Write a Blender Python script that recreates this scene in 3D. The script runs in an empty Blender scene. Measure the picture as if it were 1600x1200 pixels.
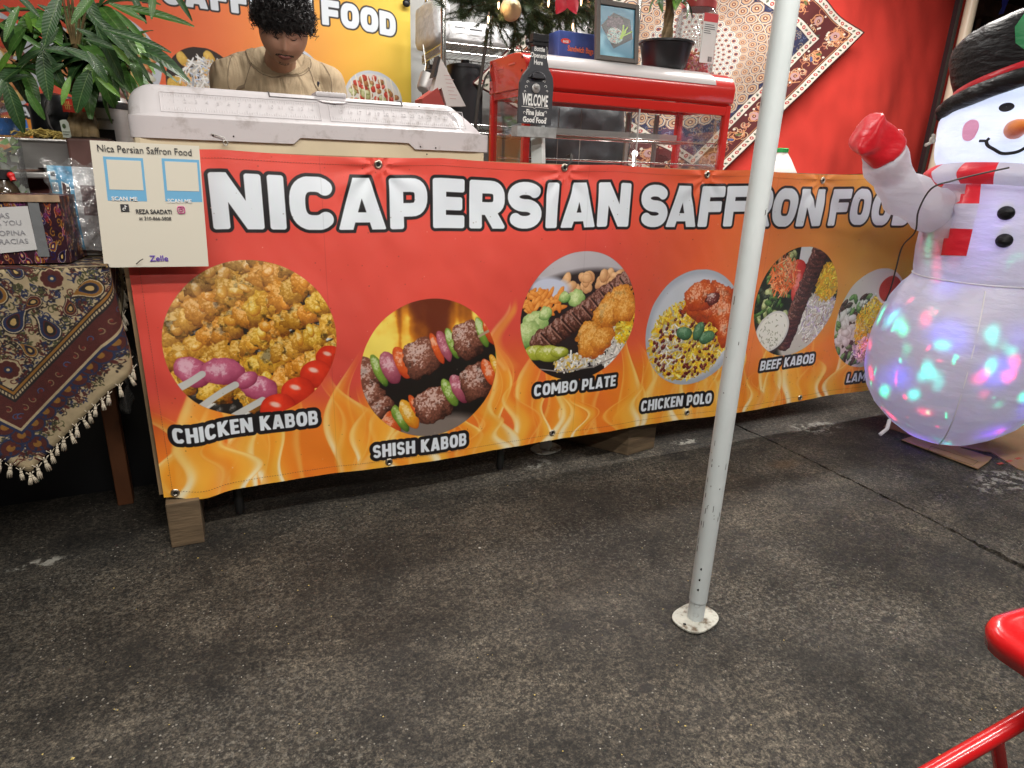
import bpy, math, random
import numpy as np
from mathutils import Vector, Matrix, noise as mnoise
SC = bpy.context.scene
# ------------------------------------------------------------------ camera
CH = 1.05
cam_d = bpy.data.cameras.new('camera'); cam = bpy.data.objects.new('camera', cam_d); SC.collection.objects.link(cam); SC.camera = cam
FPX = 1011.86; PITCH, ROLL, YAW = math.radians(18.6706), math.radians(2.0479), math.radians(25.1313)
cam_d.sensor_width = 36; cam_d.lens = FPX/1600*36; cam_d.clip_end = 200; cam_d.clip_start = .02
_F = Vector((math.sin(YAW)*math.cos(PITCH), math.cos(YAW)*math.cos(PITCH), -math.sin(PITCH)))
_R = Vector((math.cos(YAW), -math.sin(YAW), 0)); _U = _R.cross(_F)
_r = _R*math.cos(ROLL)+_U*math.sin(ROLL); _u = _U*math.cos(ROLL)-_R*math.sin(ROLL)
cam.matrix_world = Matrix(((_r.x, _u.x, -_F.x, 0), (_r.y, _u.y, -_F.y, 0), (_r.z, _u.z, -_F.z, CH), (0, 0, 0, 1)))
def at(px, py, Y):
    """the point at distance Y (along +Y) seen at photo pixel px, py"""
    d = _F+_r*((px-800)/FPX)-_u*((py-600)/FPX); d = d*(Y/d.y); return Vector((d.x, Y, CH+d.z))
def on(px, py, z=0.):
    d = _F+_r*((px-800)/FPX)-_u*((py-600)/FPX); d = d*((z-CH)/d.z); return Vector((d.x, d.y, z))
# ------------------------------------------------------------------ night air, exposure, lamps
W = bpy.data.worlds.new('World'); SC.world = W; W.use_nodes = True
nt = W.node_tree; bg = nt.nodes['Background']; sky = nt.nodes.new('ShaderNodeTexSky'); sky.sky_type = 'NISHITA'; sky.sun_disc = False
sky.sun_elevation = math.radians(-4); sky.sun_rotation = math.radians(200); nt.links.new(sky.outputs[0], bg.inputs[0]); bg.inputs[1].default_value = .12
SC.view_settings.view_transform = 'Standard'; SC.view_settings.look = 'None'; SC.view_settings.gamma = 1; SC.view_settings.use_curve_mapping = False
SC.view_settings.exposure = 0.0
SC.cycles.use_denoising = True; SC.cycles.max_bounces = 7; SC.cycles.transparent_max_bounces = 24; SC.cycles.sample_clamp_indirect = 6
LAMPS = [  # x, y, z, size x, size y, watts, colour : the LED battens hung under the canopy, the last one an added fill lamp
    (.75, .25, 2.42, 1.25, .10, 50, (1, .96, .90)), (1.15, 2.62, 2.36, 1.25, .10, 34, (1, .97, .93)), (2.75, .35, 2.44, 1.25, .10, 27, (1, .95, .88)), (-.75, .75, 2.42, 1.25, .10, 26, (1, .94, .86)), (3.0, 2.30, 2.40, 1.3, .10, 56, (1, .95, .9)), (.2, -1.1, 2.42, 1.25, .10, 46, (1, .96, .91))]
LAMP_OBJS = []
for i, (x, y, z, sx, sy, w, c) in enumerate(LAMPS):
    l = bpy.data.lights.new('batten_light', 'AREA'); l.shape = 'RECTANGLE'; l.size = sx; l.size_y = sy; l.energy = w; l.color = c
    o = bpy.data.objects.new('batten_light', l); o.location = (x, y, z); SC.collection.objects.link(o); LAMP_OBJS.append(o)
# ------------------------------------------------------------------ helpers
COL = SC.collection; UP = Vector((0, 0, 1)); V = Vector; rnd = random.Random(4)
class MB:
    def __init__(s): s.v = []; s.f = []; s.uv = {}; s.m = []
    def add(s, vs, fs, mi=0):
        b = len(s.v); s.v += [tuple(v) for v in vs]; s.f += [tuple(b+i for i in f) for f in fs]; s.m += [mi]*len(fs); return b
    def box(s, a, b, mi=0, M=None, bev=0):
        x0, y0, z0 = a; x1, y1, z1 = b
        vs = [V((x, y, z)) for x in (x0, x1) for y in (y0, y1) for z in (z0, z1)]
        if M: vs = [M @ v for v in vs]
        s.add(vs, [(0, 1, 3, 2), (4, 6, 7, 5), (0, 4, 5, 1), (2, 3, 7, 6), (0, 2, 6, 4), (1, 5, 7, 3)], mi); return s
    def tube(s, pts, r, n=10, mi=0, cap=True, closed=False):
        pts = [V(p) for p in pts]; N = len(pts); rs = r if hasattr(r, '__len__') else [r]*N; rings = []; prev = None
        for i, p in enumerate(pts):
            t = ((pts[(i+1) % N]-pts[i-1]) if closed else (pts[min(i+1, N-1)]-pts[max(i-1, 0)])).normalized()
            if prev is None: a = t.cross(UP if abs(t.z) < .9 else V((1, 0, 0))).normalized()
            else: a = (prev-t*prev.dot(t)).normalized()
            prev = a; b = t.cross(a)
            rings.append([p+(a*math.cos(6.28318*k/n)+b*math.sin(6.28318*k/n))*rs[i] for k in range(n)])
        vs = [v for q in rings for v in q]; fs = []
        for i in range(N if closed else N-1):
            j = (i+1) % N
            for k in range(n): fs.append((i*n+k, i*n+(k+1) % n, j*n+(k+1) % n, j*n+k))
        if cap and not closed: fs.append(tuple(range(n))[::-1]); fs.append(tuple((N-1)*n+k for k in range(n)))
        s.add(vs, fs, mi); return s
    def lathe(s, prof, n=24, c=(0, 0, 0), M=None, mi=0, wob=None):
        vs = []
        for (r, z) in prof:
            for k in range(n):
                a = 6.28318*k/n; q = r*(1+(wob(a, z) if wob else 0)); v = V((q*math.cos(a), q*math.sin(a), z))
                vs.append(M @ v if M else v+V(c))
        fs = [(i*n+k, i*n+(k+1) % n, (i+1)*n+(k+1) % n, (i+1)*n+k) for i in range(len(prof)-1) for k in range(n)]
        s.add(vs, fs, mi); return s
    def prism(s, pts, d, mi=0):
        """polygon pts (3-D) pushed along d"""
        n = len(pts); d = V(d); vs = [V(p) for p in pts]+[V(p)+d for p in pts]
        fs = [tuple(range(n))[::-1], tuple(n+i for i in range(n))]+[(i, (i+1) % n, n+(i+1) % n, n+i) for i in range(n)]
        s.add(vs, fs, mi); return s
    def grid(s, nu, nv, fn, mi=0, uvf=None):
        b = len(s.v); vs = [fn(i/nu, j/nv) for j in range(nv+1) for i in range(nu+1)]
        fs = [(j*(nu+1)+i, j*(nu+1)+i+1, (j+1)*(nu+1)+i+1, (j+1)*(nu+1)+i) for j in range(nv) for i in range(nu)]
        s.add(vs, fs, mi)
        for j in range(nv+1):
            for i in range(nu+1): s.uv[b+j*(nu+1)+i] = (uvf(i/nu, j/nv) if uvf else (i/nu, j/nv))
        return s
    def ball(s, c, r, n=12, mi=0, M=None):
        r = r if hasattr(r, '__len__') else (r, r, r); vs = []
        for j in range(n+1):
            t = math.pi*j/n
            for i in range(n*2): a = math.pi*i/n; v = V((r[0]*math.sin(t)*math.cos(a), r[1]*math.sin(t)*math.sin(a), r[2]*math.cos(t))); vs.append((M @ v if M else v)+V(c))
        s.add(vs, [(j*2*n+i, (j+1)*2*n+i, (j+1)*2*n+(i+1) % (2*n), j*2*n+(i+1) % (2*n)) for j in range(n) for i in range(2*n)], mi); return s
    def mesh(s, name, mats, smooth=True):
        me = bpy.data.meshes.new(name); me.from_pydata(s.v, [], s.f)
        for m in (mats if isinstance(mats, (list, tuple)) else [mats]): me.materials.append(m)
        me.polygons.foreach_set('material_index', s.m)
        if s.uv:
            ul = me.uv_layers.new(name='UVMap'); li = np.zeros(len(me.loops), np.int32); me.loops.foreach_get('vertex_index', li)
            ul.data.foreach_set('uv', np.array([s.uv.get(int(i), (0, 0)) for i in li], np.float32).ravel())
        me.update()
        if smooth: me.shade_smooth() if hasattr(me, 'shade_smooth') else None
        return me
def obj(name, mb, mats, parent=None, smooth=True, bevel=0, solid=0, label=None, sub=0, sharp=40):
    me = mb if isinstance(mb, bpy.types.Mesh) else mb.mesh(name, mats, smooth)
    o = bpy.data.objects.new(name, me); COL.objects.link(o)
    if smooth and not isinstance(mb, bpy.types.Mesh):
        try: me.set_sharp_from_angle(angle=math.radians(sharp))
        except Exception: pass
    if parent is not None:
        o.parent = parent; o.matrix_parent_inverse = parent.matrix_basis.inverted()
    if solid: m = o.modifiers.new('t', 'SOLIDIFY'); m.thickness = solid; m.offset = 0
    if bevel: m = o.modifiers.new('b', 'BEVEL'); m.width = bevel; m.segments = 2; m.limit_method = 'ANGLE'; m.angle_limit = math.radians(35)
    if sub: m = o.modifiers.new('s', 'SUBSURF'); m.levels = sub; m.render_levels = sub
    if label: o['label'] = label
    return o
def tag(o, label, cat, group=None, kind=None):
    o['label'] = label; o['category'] = cat
    if group: o['group'] = group
    if kind: o['kind'] = kind
    return o
def thing(name, label, cat, loc=(0, 0, 0), group=None):
    o = bpy.data.objects.new(name, None); COL.objects.link(o); o.location = loc; o.empty_display_size = .05
    return tag(o, label, cat, group)
def copy_part(o, parent, M=None):
    c = o.copy(); COL.objects.link(c); c.parent = parent; c.matrix_parent_inverse = parent.matrix_basis.inverted() if parent else Matrix()
    if M is not None: c.matrix_basis = M
    return c
def mat(name, col, rough=.55, metal=0., nz=None, bump=None, spec=.5, trans=0., emit=None, sheen=0, coat=0, dirt=None, sss=0):
    m = bpy.data.materials.new(name); m.use_nodes = True; t = m.node_tree; b = t.nodes['Principled BSDF']
    b.inputs['Base Color'].default_value = (*col, 1); b.inputs['Roughness'].default_value = rough; b.inputs['Metallic'].default_value = metal
    b.inputs['Specular IOR Level'].default_value = spec; b.inputs['Transmission Weight'].default_value = trans; b.inputs['Coat Weight'].default_value = coat
    if sheen: b.inputs['Sheen Weight'].default_value = sheen
    if sss: b.inputs['Subsurface Weight'].default_value = sss; b.inputs['Subsurface Scale'].default_value = .01
    if emit: b.inputs['Emission Color'].default_value = (*emit[0], 1); b.inputs['Emission Strength'].default_value = emit[1]
    tc = t.nodes.new('ShaderNodeTexCoord')
    if nz:
        n = t.nodes.new('ShaderNodeTexNoise'); n.inputs['Scale'].default_value = nz[0]; n.inputs['Detail'].default_value = 6; n.inputs['Roughness'].default_value = .6
        mp = t.nodes.new('ShaderNodeMapping'); mp.inputs['Scale'].default_value = nz[2] if len(nz) > 2 else (1, 1, 1)
        t.links.new(tc.outputs['Object'], mp.inputs[0]); t.links.new(mp.outputs[0], n.inputs[0])
        r = t.nodes.new('ShaderNodeValToRGB'); r.color_ramp.elements[0].position = .3; r.color_ramp.elements[1].position = .7
        a = nz[1]; r.color_ramp.elements[0].color = (*[c*(1-a) for c in col], 1); r.color_ramp.elements[1].color = (*[min(1, c*(1+a)) for c in col], 1)
        t.links.new(n.outputs[0], r.inputs[0]); t.links.new(r.outputs[0], b.inputs['Base Color']); src = r.outputs[0]
        rr = t.nodes.new('ShaderNodeMapRange'); rr.inputs[3].default_value = max(.02, rough-.1); rr.inputs[4].default_value = min(1, rough+.1)
        t.links.new(n.outputs[0], rr.inputs[0]); t.links.new(rr.outputs[0], b.inputs['Roughness'])
    else: src = None
    if dirt:      # (colour, scale, threshold)
        n2 = t.nodes.new('ShaderNodeTexNoise'); n2.inputs['Scale'].default_value = dirt[1]; n2.inputs['Detail'].default_value = 8; n2.inputs['Roughness'].default_value = .7
        t.links.new(tc.outputs['Object'], n2.inputs[0])
        r2 = t.nodes.new('ShaderNodeValToRGB'); r2.color_ramp.elements[0].position = dirt[2]; r2.color_ramp.elements[1].position = min(1, dirt[2]+.12)
        mx = t.nodes.new('ShaderNodeMix'); mx.data_type = 'RGBA'; t.links.new(n2.outputs[0], r2.inputs[0]); t.links.new(r2.outputs[0], mx.inputs[0])
        if src: t.links.new(src, mx.inputs[6])
        else: mx.inputs[6].default_value = (*col, 1)
        mx.inputs[7].default_value = (*dirt[0], 1); t.links.new(mx.outputs[2], b.inputs['Base Color'])
    if bump:
        n = t.nodes.new('ShaderNodeTexNoise'); n.inputs['Scale'].default_value = bump[0]; n.inputs['Detail'].default_value = 5
        mp = t.nodes.new('ShaderNodeMapping'); mp.inputs['Scale'].default_value = bump[2] if len(bump) > 2 else (1, 1, 1)
        t.links.new(tc.outputs['Object'], mp.inputs[0]); t.links.new(mp.outputs[0], n.inputs[0])
        bm = t.nodes.new('ShaderNodeBump'); bm.inputs['Strength'].default_value = bump[1]; bm.inputs['Distance'].default_value = .01
        t.links.new(n.outputs[0], bm.inputs['Height']); t.links.new(bm.outputs[0], b.inputs['Normal'])
    return m
def film(name, tint=(.95, .97, .98), gloss=.12, rough=.12, haze=.15, hazecol=(.8, .82, .84), bump=None):
    """clear plastic or glass: sees through, reflects, a little milky"""
    m = bpy.data.materials.new(name); m.use_nodes = True; t = m.node_tree; t.nodes.clear(); out = t.nodes.new('ShaderNodeOutputMaterial')
    tr = t.nodes.new('ShaderNodeBsdfTransparent'); tr.inputs[0].default_value = (*tint, 1); gl = t.nodes.new('ShaderNodeBsdfGlossy'); gl.inputs['Roughness'].default_value = rough
    df = t.nodes.new('ShaderNodeBsdfDiffuse'); df.inputs[0].default_value = (*hazecol, 1); m1 = t.nodes.new('ShaderNodeMixShader'); m1.inputs[0].default_value = haze
    m2 = t.nodes.new('ShaderNodeMixShader'); fr = t.nodes.new('ShaderNodeLayerWeight'); fr.inputs[0].default_value = .3
    mr = t.nodes.new('ShaderNodeMapRange'); mr.inputs[3].default_value = gloss*.4; mr.inputs[4].default_value = min(1, gloss*4)
    t.links.new(fr.outputs['Fresnel'], mr.inputs[0]); t.links.new(mr.outputs[0], m2.inputs[0])
    t.links.new(tr.outputs[0], m1.inputs[1]); t.links.new(df.outputs[0], m1.inputs[2]); t.links.new(m1.outputs[0], m2.inputs[1]); t.links.new(gl.outputs[0], m2.inputs[2]); t.links.new(m2.outputs[0], out.inputs[0])
    if bump:
        tc = t.nodes.new('ShaderNodeTexCoord'); n = t.nodes.new('ShaderNodeTexNoise'); n.inputs['Scale'].default_value = bump[0]; t.links.new(tc.outputs['Object'], n.inputs[0])
        bm = t.nodes.new('ShaderNodeBump'); bm.inputs['Strength'].default_value = bump[1]; bm.inputs['Distance'].default_value = .02; t.links.new(n.outputs[0], bm.inputs['Height']); t.links.new(bm.outputs[0], gl.inputs['Normal']); t.links.new(bm.outputs[0], df.inputs['Normal'])
    return m
def print_mat(name, cv, rough=.5, weave=0, wrinkle=None, ext='EXTEND', sheen=0, mul=1.):
    im = bpy.data.images.new(name, cv.w, cv.h, alpha=False); px = np.ones((cv.h, cv.w, 4), np.float32); px[..., :3] = np.clip(cv.a*mul, 0, 1)
    im.pixels.foreach_set(px.ravel()); im.update(); im.pack()
    m = mat(name, (.5, .5, .5), rough, sheen=sheen); t = m.node_tree; b = t.nodes['Principled BSDF']
    ti = t.nodes.new('ShaderNodeTexImage'); ti.image = im; ti.extension = ext; ti.interpolation = 'Cubic'; uv = t.nodes.new('ShaderNodeUVMap'); t.links.new(uv.outputs[0], ti.inputs[0]); t.links.new(ti.outputs[0], b.inputs['Base Color'])
    tc = t.nodes.new('ShaderNodeTexCoord'); prev = None
    for sc_, st in ([(weave, .25)] if weave else [])+([wrinkle] if wrinkle else []):
        n = t.nodes.new('ShaderNodeTexNoise'); n.inputs['Scale'].default_value = sc_; n.inputs['Detail'].default_value = 3; t.links.new(tc.outputs['Object'], n.inputs[0])
        bm = t.nodes.new('ShaderNodeBump'); bm.inputs['Strength'].default_value = st; bm.inputs['Distance'].default_value = .01; t.links.new(n.outputs[0], bm.inputs['Height'])
        if prev: t.links.new(prev.outputs[0], bm.inputs['Normal'])
        prev = bm
    if prev: t.links.new(prev.outputs[0], b.inputs['Normal'])
    return m
def text(body, size, M, m, parent, name='lettering', offset=0., sx=1., extrude=.0002, align='CENTER', label=None):
    """flat lettering laid on a surface: M maps text x, y, z(out) to the world"""
    c = bpy.data.curves.new(name, 'FONT'); c.body = body; c.size = size; c.offset = offset; c.extrude = extrude; c.align_x = align; c.resolution_u = 3
    o = bpy.data.objects.new(name, c); COL.objects.link(o); bpy.context.view_layer.update()
    me = bpy.data.meshes.new_from_object(o.evaluated_get(bpy.context.evaluated_depsgraph_get())); bpy.data.objects.remove(o); bpy.data.curves.remove(c)
    me.transform(Matrix.Diagonal((sx, 1, 1, 1))); me.transform(M); me.materials.clear(); me.materials.append(m); me.name = name
    return obj(name, me, None, parent, label=label)
def frame(o, x, y):
    """matrix with origin o, x axis x, y axis y (made square)"""
    x = V(x).normalized(); y = V(y); y = (y-x*y.dot(x)).normalized(); z = x.cross(y); o = V(o)
    return Matrix(((x.x, y.x, z.x, o.x), (x.y, y.y, z.y, o.y), (x.z, y.z, z.z, o.z), (0, 0, 0, 1)))
def spline(pts, k=6):
    P = [V(p) for p in pts]; P = [P[0]*2-P[1]]+P+[P[-1]*2-P[-2]]; o = []
    for i in range(1, len(P)-2):
        a, b, c, d = P[i-1:i+3]
        for j in range(k): t = j/k; o.append(.5*((2*b)+(c-a)*t+(2*a-5*b+4*c-d)*t*t+(3*b-a-3*c+d)*t**3))
    return o+[P[-2]]
def remesh(o, vox, smooth=6):
    m = o.modifiers.new('r', 'REMESH'); m.mode = 'VOXEL'; m.voxel_size = vox; m.use_smooth_shade = True
    s = o.modifiers.new('s', 'SMOOTH'); s.iterations = smooth; s.factor = .5; return o
# ------------------------------------------------------------------ flat prints, painted in numpy (no files)
RNG = np.random.RandomState
def vnoise(h, w, cell, seed):
    r = RNG(seed); gh, gw = int(h/cell)+3, int(w/cell)+3
    g = r.rand(gh, gw).astype(np.float32)
    y = np.arange(h, dtype=np.float32)/cell; x = np.arange(w, dtype=np.float32)/cell
    yi = y.astype(int); xi = x.astype(int); fy = y-yi; fx = x-xi
    fy = (fy*fy*(3-2*fy))[:, None]; fx = (fx*fx*(3-2*fx))[None]
    a = g[yi][:, xi]; b = g[yi][:, xi+1]; c = g[yi+1][:, xi]; d = g[yi+1][:, xi+1]
    return (a*(1-fx)+b*fx)*(1-fy)+(c*(1-fx)+d*fx)*fy
def fbm(h, w, cell, seed, octs=4, gain=.5):
    o = 0; a = 1; s = 0
    for k in range(octs):
        o = o+a*vnoise(h, w, max(cell/2**k, 1.01), seed+k*17); s += a; a *= gain
    return o/s
def warp(n, x, y):
    h, w = n.shape
    return n[np.clip(y, 0, h-1).astype(int), np.clip(x, 0, w-1).astype(int)]
def sst(a, b, x):
    t = np.clip((x-a)/(b-a), 0, 1); return t*t*(3-2*t)
_NT = fbm(512, 512, 26, 5, 5, .62)
_NT = (_NT-_NT.min())/(_NT.max()-_NT.min())
_NS = fbm(512, 512, 30, 23, 2, .5); _NS = (_NS-_NS.min())/(_NS.max()-_NS.min())
_NF = fbm(512, 512, 7, 9, 3, .7); _NF = (_NF-_NF.min())/(_NF.max()-_NF.min())
class Canvas:
    """y grows upward; origin lower left; colours are display (sRGB) 0..1"""
    def __init__(s, w, h, col=(1, 1, 1)):
        s.w, s.h = w, h; s.a = np.empty((h, w, 3), np.float32); s.a[:] = col
        s.clip = None
    def win(s, x0, y0, x1, y1):
        x0 = max(int(x0), 0); y0 = max(int(y0), 0); x1 = min(int(x1)+1, s.w); y1 = min(int(y1)+1, s.h)
        if x1 <= x0 or y1 <= y0: return None
        Y, X = np.mgrid[y0:y1, x0:x1].astype(np.float32)
        return (slice(y0, y1), slice(x0, x1)), X+.5, Y+.5
    def put(s, sl, m, col):
        if s.clip is not None: m = m*s.clip[sl]
        m = m[..., None]; s.a[sl] = s.a[sl]*(1-m)+np.asarray(col, np.float32)*m
    def ell(s, cx, cy, rx, ry=None, ang=0, col=(0, 0, 0), soft=1., wob=0, seed=0, alpha=1.):
        ry = ry or rx; R = max(rx, ry)*(1+wob)+soft+1
        q = s.win(cx-R, cy-R, cx+R, cy+R)
        if q is None: return
        sl, X, Y = q; c, n = math.cos(ang), math.sin(ang)
        u = ((X-cx)*c+(Y-cy)*n)/rx; v = (-(X-cx)*n+(Y-cy)*c)/ry
        r = np.sqrt(u*u+v*v)
        if wob: r = r*(1+wob*(warp(_NT, (X*1.+seed*37) % 511, (Y+seed*91) % 511)-.5)*2)
        s.put(sl, alpha*np.clip((1-r)*min(rx, ry)/soft+.5, 0, 1), col)
    def line(s, pts, wd, col, alpha=1.):
        for (a, b) in zip(pts[:-1], pts[1:]):
            q = s.win(min(a[0], b[0])-wd-1, min(a[1], b[1])-wd-1, max(a[0], b[0])+wd+1, max(a[1], b[1])+wd+1)
            if q is None: continue
            sl, X, Y = q; dx, dy = b[0]-a[0], b[1]-a[1]; L = dx*dx+dy*dy+1e-9
            t = np.clip(((X-a[0])*dx+(Y-a[1])*dy)/L, 0, 1)
            d = np.hypot(X-a[0]-t*dx, Y-a[1]-t*dy)
            s.put(sl, alpha*np.clip(wd/2-d+.5, 0, 1), col)
    def rect(s, x0, y0, x1, y1, col, alpha=1.):
        q = s.win(x0, y0, x1-1, y1-1)
        if q: s.put(q[0], np.full(q[1].shape, alpha, np.float32), col)
    def poly(s, pts, col, alpha=1.):
        P = np.array(pts, np.float32); q = s.win(P[:, 0].min(), P[:, 1].min(), P[:, 0].max(), P[:, 1].max())
        if q is None: return
        sl, X, Y = q; ins = np.zeros(X.shape, bool)
        for (x0, y0), (x1, y1) in zip(P, np.roll(P, -1, 0)):
            c = ((y0 > Y) != (y1 > Y)) & (X < (x1-x0)*(Y-y0)/(y1-y0+1e-9)+x0); ins ^= c
        s.put(sl, ins.astype(np.float32)*alpha, col)
    def lump(s, cx, cy, rx, ry, ang, lo, hi, wob=.25, seed=0, spec=.35, fine=.35, char=0, p=2.):
        """one printed morsel: irregular outline, rounded shading that belongs to the printed food picture"""
        R = max(rx, ry)*1.35+2; q = s.win(cx-R, cy-R, cx+R, cy+R)
        if q is None: return
        sl, X, Y = q; c, n = math.cos(ang), math.sin(ang)
        ox, oy = (seed*71) % 400, (seed*137) % 400
        w1 = warp(_NT, (X*.9+ox) % 511, (Y*.9+oy) % 511); w2 = warp(_NS, (X*1.6+oy) % 511, (Y*1.6+ox) % 511)
        f = warp(_NF, (X*1.3+ox) % 511, (Y*1.3+oy) % 511)
        u = ((X-cx)*c+(Y-cy)*n)/rx; v = (-(X-cx)*n+(Y-cy)*c)/ry
        r = (np.abs(u)**p+np.abs(v)**p)**(1/p)*(1+wob*((w1-.5)*1.2+(w2-.5)*1.6))
        z = np.sqrt(np.clip(1-r*r, 0, 1))
        nx = (u*c-v*n)+(w2-.5)*1.6; ny = (u*n+v*c)+(w1-.5)*1.2
        sh = np.clip(.36+.5*z+.25*ny-.15*nx+fine*(f-.5)+.5*(w2-.5), 0, 1)
        col = np.asarray(lo)*(1-sh[..., None])+np.asarray(hi)*sh[..., None]
        if char:
            k = sst(.55, .8, w1)*char; col = col*(1-k[..., None]*.8)
        sp = spec*sst(.88, 1.1, sh+.22*f)
        col = col+sp[..., None]*(1-col)
        s.put(sl, np.clip((1-r)*min(rx, ry)+.5, 0, 1), col)
    def begin_circle(s, cx, cy, r, ry=None):
        ry = ry or r
        Y, X = np.mgrid[0:s.h, 0:s.w].astype(np.float32)
        s.clip = np.clip((1-np.sqrt(((X-cx)/r)**2+((Y-cy)/ry)**2))*min(r, ry)+.5, 0, 1)
    def end(s): s.clip = None
# ---- a heavy rounded display alphabet drawn by distance fields
def _arc(cx, cy, rx, ry, a0, a1, n=14, p=2.6):
    o = []
    for k in range(n+1):
        a = math.radians(a0+(a1-a0)*k/n); c, s_ = math.cos(a), math.sin(a)
        o.append((cx+rx*math.copysign(abs(c)**(2/p), c), cy+ry*math.copysign(abs(s_)**(2/p), s_)))
    return o
WID = dict(A=.86, B=.74, C=.78, D=.76, E=.62, F=.6, H=.8, I=.3, K=.78, L=.58, M=.98, N=.86, O=.82, P=.72, R=.75, S=.72, T=.7, U=.78, V=.84, W=1.1, G=.8, Y=.8)
def glyph(ch, w, t, th):
    """('b', x0,y0,x1,y1,half) bars and ('p', points, half) curves; the letter fills 0..w, 0..1"""
    L, Rr, T, B = t, w-t, 1-th, th
    v = lambda x, y0=0, y1=1: ('b', x, y0, x, y1, t)
    hb = lambda y, x0, x1: ('b', x0, y, x1, y, th)
    if ch == 'I': return [v(w/2)]
    if ch == 'N': return [v(L), v(Rr), ('b', L*.95, 1.0, w-L*.95, 0, t*.95)]
    if ch == 'M': return [v(L), v(Rr), ('b', L, 1, w/2, .25, t*.8), ('b', Rr, 1, w/2, .25, t*.8)]
    if ch == 'A': return [('b', t*.92, -.05, w/2-.015, 1.02, t*.95), ('b', w-t*.92, -.05, w/2+.015, 1.02, t*.95), ('b', w*.28, .24, w*.72, .24, .1)]
    if ch == 'V': return [('b', t*.92, 1.05, w/2, 0, t*.9), ('b', w-t*.92, 1.05, w/2, 0, t*.9)]
    if ch == 'E': return [v(L), hb(T, L, w), hb(.5, L, w*.93), hb(B, L, w)]
    if ch == 'F': return [v(L), hb(T, L, w), hb(.5, L, w*.93)]
    if ch == 'L': return [v(L), hb(B, L, w)]
    if ch == 'T': return [v(w/2), hb(T, 0, w)]
    if ch == 'H': return [v(L), v(Rr), hb(.5, L, Rr)]
    if ch == 'K': return [v(L), ('b', L*1.2, .42, w-t*.7, 1.04, t*.9), ('b', L*1.5, .6, w-t*.7, -.04, t*.9)]
    if ch in 'O0': return [('p', _arc(w/2, .5, w/2-t, .5-th, 0, 360, 28), t)]
    if ch == 'C': return [('p', _arc(w/2, .5, w/2-t, .5-th, 38, 322, 24), t)]
    if ch == 'G': return [('p', _arc(w/2, .5, w/2-t, .5-th, 38, 360, 24), t), hb(.45, w/2, w)]
    if ch == 'U': return [('p', [(L, 1), (L, .4)]+_arc(w/2, .4, w/2-t, .4-th, 180, 360, 12)+[(Rr, 1)], t)]
    if ch == 'D': return [v(L), ('p', [(L, T), (w*.5, T)]+_arc(w*.5, .5, w*.5-t, .5-th, 90, -90, 14)+[(L, B)], th)]
    if ch in 'PR':
        m = .38 if ch == 'P' else .42; cy = (T+m)/2
        o = [v(L), ('p', [(L, T), (w*.55, T)]+_arc(w*.55, cy, w*.45-t, T-cy, 90, -90, 12)+[(L, m)], th)]
        if ch == 'R': o.append(('b', w*.5, .45, w-t*.72, -.04, t*.92))
        return o
    if ch == 'B':
        c1, c2 = (T+.5)/2, (B+.5)/2
        return [v(L), ('p', [(L, T), (w*.55, T)]+_arc(w*.55, c1, w*.41-t, T-c1, 90, -90, 10)+[(L, .5)], th),
                ('p', [(L, .5), (w*.55, .5)]+_arc(w*.55, c2, w*.45-t, c2-B, 90, -90, 10)+[(L, B)], th)]
    if ch == 'S':
        c1, c2 = (T+.5)/2, (B+.5)/2
        return [('p', _arc(w/2, c1, w/2-t, T-c1, 22, 262, 16, 2.2)+_arc(w/2, c2, w/2-t, c2-B, 82, -158, 16, 2.2), th*1.02)]
    return []
def _box(X, Y, x0, y0, x1, y1, hw, r):
    L = math.hypot(x1-x0, y1-y0)+1e-9; ux, uy = (x1-x0)/L, (y1-y0)/L; mx, my = (x0+x1)/2, (y0+y1)/2
    a = np.abs((X-mx)*ux+(Y-my)*uy)-L/2+r; b = np.abs(-(X-mx)*uy+(Y-my)*ux)-hw+r
    return np.hypot(np.maximum(a, 0), np.maximum(b, 0))+np.minimum(np.maximum(a, b), 0)-r
def glyph_sdf(ch, w, X, Y, t, th, r=.05):
    D = np.full(X.shape, 9., np.float32)
    for g in glyph(ch, w, t, th):
        if g[0] == 'b': D = np.minimum(D, _box(X, Y, *g[1:5], g[5], r))
        else:
            P = g[1]
            for k in range(len(P)-1):
                (x0, y0), (x1, y1) = P[k], P[k+1]
                closed = ch in 'O0'
                if (k == 0 or k == len(P)-2) and not closed: d = _box(X, Y, x0, y0, x1, y1, g[2], r*.8)
                else:
                    dx, dy = x1-x0, y1-y0; q = np.clip(((X-x0)*dx+(Y-y0)*dy)/(dx*dx+dy*dy+1e-9), 0, 1)
                    d = np.hypot(X-x0-q*dx, Y-y0-q*dy)-g[2]
                D = np.minimum(D, d)
    a = np.abs(X-w/2)-w/2+r; b = np.abs(Y-.5)-.5+r     # keep inside its box, rounded
    Dc = np.hypot(np.maximum(a, 0), np.maximum(b, 0))+np.minimum(np.maximum(a, b), 0)-r
    return np.maximum(D, Dc)
def letters(cv, items, out=.06, t=.14, th=.13, white=(.9, .93, .96), black=(.1, .09, .1)):
    """items: (char, x0, x1, ybase, capheight) in canvas px; outlines first, then the faces"""
    S = []
    for ch, x0, x1, yb, H in items:
        w = (x1-x0)/H; m = (out+.05)*H
        q = cv.win(x0-m, yb-m, x1+m, yb+H+m)
        if q is None: continue
        sl, X, Y = q; d = glyph_sdf(ch, w, (X-x0)/H, (Y-yb)/H, min(t, w/2), th)*H
        S.append((sl, d, H))
    for sl, d, H in S: cv.put(sl, np.clip(out*H-d+.5, 0, 1), black)
    for sl, d, H in S: cv.put(sl, np.clip(-d+.5, 0, 1), white)
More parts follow.
